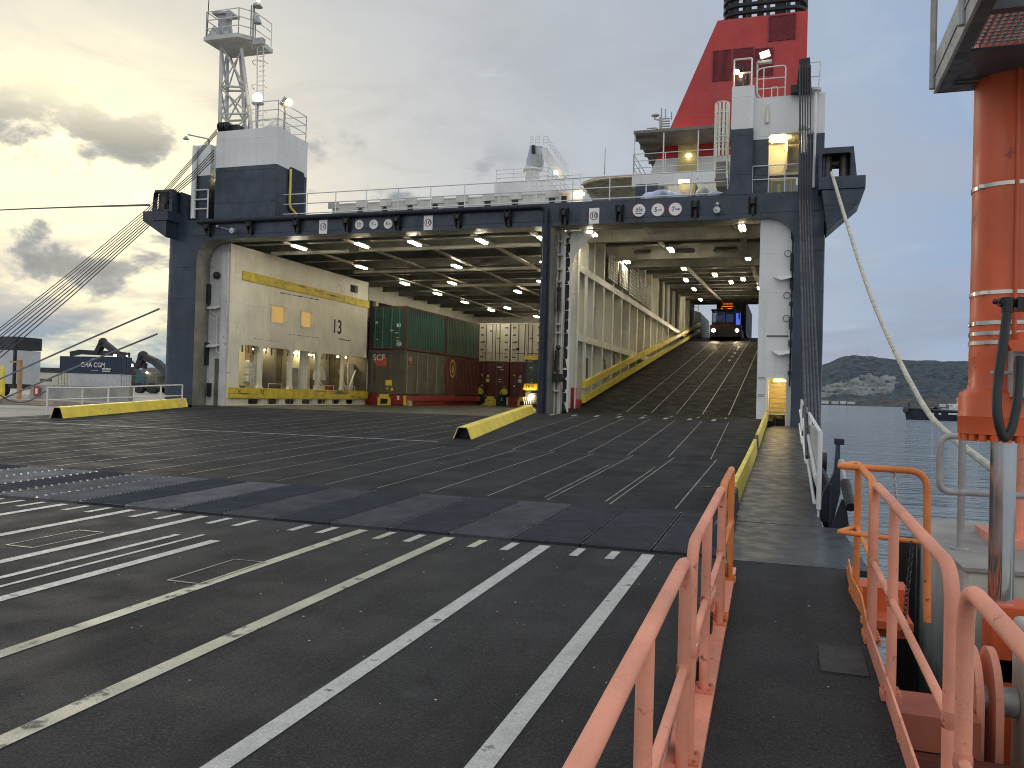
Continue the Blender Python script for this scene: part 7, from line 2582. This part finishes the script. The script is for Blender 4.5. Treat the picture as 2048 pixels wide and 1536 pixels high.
def stacker(label, Y, boom, spreader, body, lights):
    b0 = at_y(*body[0], Y)
    t = thing('reach_stacker', label, 'reach stacker', (b0.x, Y, QZ), 0, 'reach stackers on the quay')
    P = [at_y(u, v, Y) for u, v in boom]
    b_ = MB()
    for i, (p, q2) in enumerate(zip(P, P[1:])):
        b_.beam(p, q2, .9, 1.1 - .2 * i, up=(0, 1, 0))
    part(b_, 'boom', STK, t, smooth=False, bevel=.05)
    s = MB()
    S_ = [at_y(u, v, Y) for u, v in spreader]
    for p, q2 in zip(S_, S_[1:]):
        s.beam(p, q2, .8, .55, up=(0, 1, 0))
    hd_ = P[-1]
    mid = S_[len(S_) // 2]
    s.beam(hd_, (mid.x, Y, mid.z), .9, .9, up=(0, 1, 0))
    s.ball((hd_.x, Y, hd_.z), .75, 10, 6)
    part(s, 'spreader', BLACK, t, smooth=False)
    a, c = at_y(*body[0], Y), at_y(*body[1], Y)
    part(MB().prism([(a.x, Y - 1.5, QZ + .8), (c.x, Y - 1.5, QZ + .8), (c.x, Y - 1.5, c.z - .6), (c.x - 1.2, Y - 1.5, c.z), (a.x + 1.5, Y - 1.5, c.z - .3), (a.x, Y - 1.5, (c.z + QZ) / 2)], (0, 3, 0)), 'body', OLV, t, smooth=False, bevel=.15)
    part(MB().box(a.x + .1, a.x + 1.7, Y - 1.6, Y, (c.z + QZ) / 2 - .3, c.z - .2), 'cab', mat('cab_teal_glass', (.03, .10, .10), .1) if 'cab_teal_glass' not in bpy.data.materials else bpy.data.materials['cab_teal_glass'], t)
    w = MB()
    for x in (a.x + .8, c.x - .8):
        w.cyl((x, Y - 1.7, QZ + .75), (x, Y - 1.1, QZ + .75), .75, n=20).cyl((x, Y + 1.1, QZ + .75), (x, Y + 1.7, QZ + .75), .75, n=20)
    part(w, 'wheel', RUBBER, t)
    for (u, v, r) in lights:
        part(MB().ball(at_y(u, v, Y - 1.8), r, 10, 8), 'work_light', T_FLOOD, t)
    return t


stacker('reach stacker with its spreader lowered over the navy blue container', 112, [(292, 775), (262, 728), (206, 684)], [(142, 708), (160, 704), (195, 706), (232, 707), (258, 710)], [(258, 800), (296, 750)], [(230, 711, .22), (263, 731, .26), (254, 712, .14)])
stacker('second reach stacker half hidden behind the corner post', 96, [(352, 760), (312, 724), (286, 712)], [(272, 733), (280, 730), (292, 732)], [(285, 800), (330, 745)], [(294, 745, .16)])
tag(MB().prism([(at_y(264, 748, 120).x, 120, QZ), (at_y(320, 748, 120).x, 120, QZ), (at_y(320, 748, 120).x, 120, at_y(300, 735, 120).z), (at_y(285, 738, 120).x, 120, at_y(285, 735, 120).z)], (0, 8, 0)).build('quay_shed', mat('shed_taupe', (.22, .21, .19), .7), org=(at_y(264, 748, 120).x, 120, QZ), smooth=False), 'low taupe shed behind the second reach stacker', 'shed')

# ------------------------------------------------------------------ tug across the water
TYY = at_z(1850, 840, WZ).y
tb0 = at_y(1809, 838, TYY)
tug = thing('tug_boat', 'dark blue tug boat with white wheelhouse crossing the bay', 'tug boat', (tb0.x, TYY, WZ))
zd0 = at_y(1812, 815, TYY).z
zd1 = at_y(1880, 822, TYY).z
Lg, B = 32., 4.6
secs = [(-.3, .05, zd0), (1.2, .9, zd0), (3.5, 2.6, zd0 - .1), (7, 4.2, zd0 - .35), (12, B, zd1 + .3), (20, B, zd1), (28, B, zd1), (Lg, B * .85, zd1 + .1)]
vs, fs = [], []
for (x, w, z) in secs:
    fl = 1.0 - .35 * max(0, (3 - x) / 3)
    vs += [(tb0.x + x, TYY - w, z), (tb0.x + x + (1.0 if x < 3 else 0), TYY - w * .8 * fl, WZ - .8), (tb0.x + x + (1.0 if x < 3 else 0), TYY + w * .8 * fl, WZ - .8), (tb0.x + x, TYY + w, z)]
for i in range(len(secs) - 1):
    a = i * 4
    fs += [(a, a + 1, a + 5, a + 4), (a + 1, a + 2, a + 6, a + 5), (a + 2, a + 3, a + 7, a + 6), (a + 3, a, a + 4, a + 7)]
fs += [(0, 3, 2, 1), (len(vs) - 4, len(vs) - 3, len(vs) - 2, len(vs) - 1)]
hb_ = MB()
hb_.add(vs, fs)
part(hb_, 'hull', mat('tug_navy', (.013, .018, .035), .45, var=.2, vs=.3), tug, smooth=False)
fd_ = MB()
for (x0, w0, z0), (x1, w1, z1) in zip(secs, secs[1:]):
    fd_.cyl((tb0.x + x0, TYY - w0 - .1, z0 - .15), (tb0.x + x1, TYY - w1 - .1, z1 - .15), .28, n=8)
fd_.ball((tb0.x + .3, TYY - .5, zd0 - .6), 1.0, 12, 8, sc=(1, 1, 1.3))
part(fd_, 'fender', mat('tug_fender', (.05, .055, .06), .6), tug)
wx = at_y(1905, 820, TYY - 3).x
zw = at_y(1915, 803, TYY - 3).z
part(MB().box(wx, wx + 7, TYY - 3, TYY + 3, zd1 - .1, zw - 1.2).box(wx + 2, wx + 7.5, TYY - 2.6, TYY + 2.6, zw - 1.2, zw + 1.2).box(wx - .5, wx + 3, TYY - 2.5, TYY + 2.5, zw - 1.2, zw - .8), 'wheelhouse', SHEDW, tug, smooth=False, bevel=.1)
part(MB().box(wx + 1.95, wx + 1.99, TYY - 2.2, TYY + 2.2, zw - .4, zw + .7).box(wx + 2.3, wx + 7, TYY - 2.66, TYY - 2.61, zw - .4, zw + .7), 'window', CABG, tug)
part(MB().cyl((wx + 5.5, TYY, zw + 1), (wx + 5.5, TYY, zw + 8.5), .15, n=8).box(wx + 4.6, wx + 6.4, TYY - .1, TYY + .1, zw + 5, zw + 5.3), 'mast', BLACK, tug)
part(MB().ball((wx + 5.0, TYY - .4, zw + 6.0), .35), 'mast_light', T_WARM, tug)
part(MB().box(tb0.x + .9, tb0.x + 1.4, TYY - .3, TYY + .3, zd0, zd0 + 1.6).box(wx - 6, wx - 3, TYY - 2, TYY + 2, zd1, zd1 + .8).cyl((wx - 4.5, TYY - 2, zd1 + .8), (wx - 4.5, TYY + 2, zd1 + .8), .6, n=12), 'deck_gear', BLACK, tug)
wn = MB()
for u in (1866, 1880, 1905, 1921):
    p = at_y(u, 828, TYY - B - .15)
    wn.box(p.x - (1.1 if u > 1900 else .3), p.x + (1.1 if u > 1900 else .3), TYY - B - .12, TYY - B + .4, p.z - .25, p.z + .25)
part(wn, 'bulwark_port', SHEDW, tug)
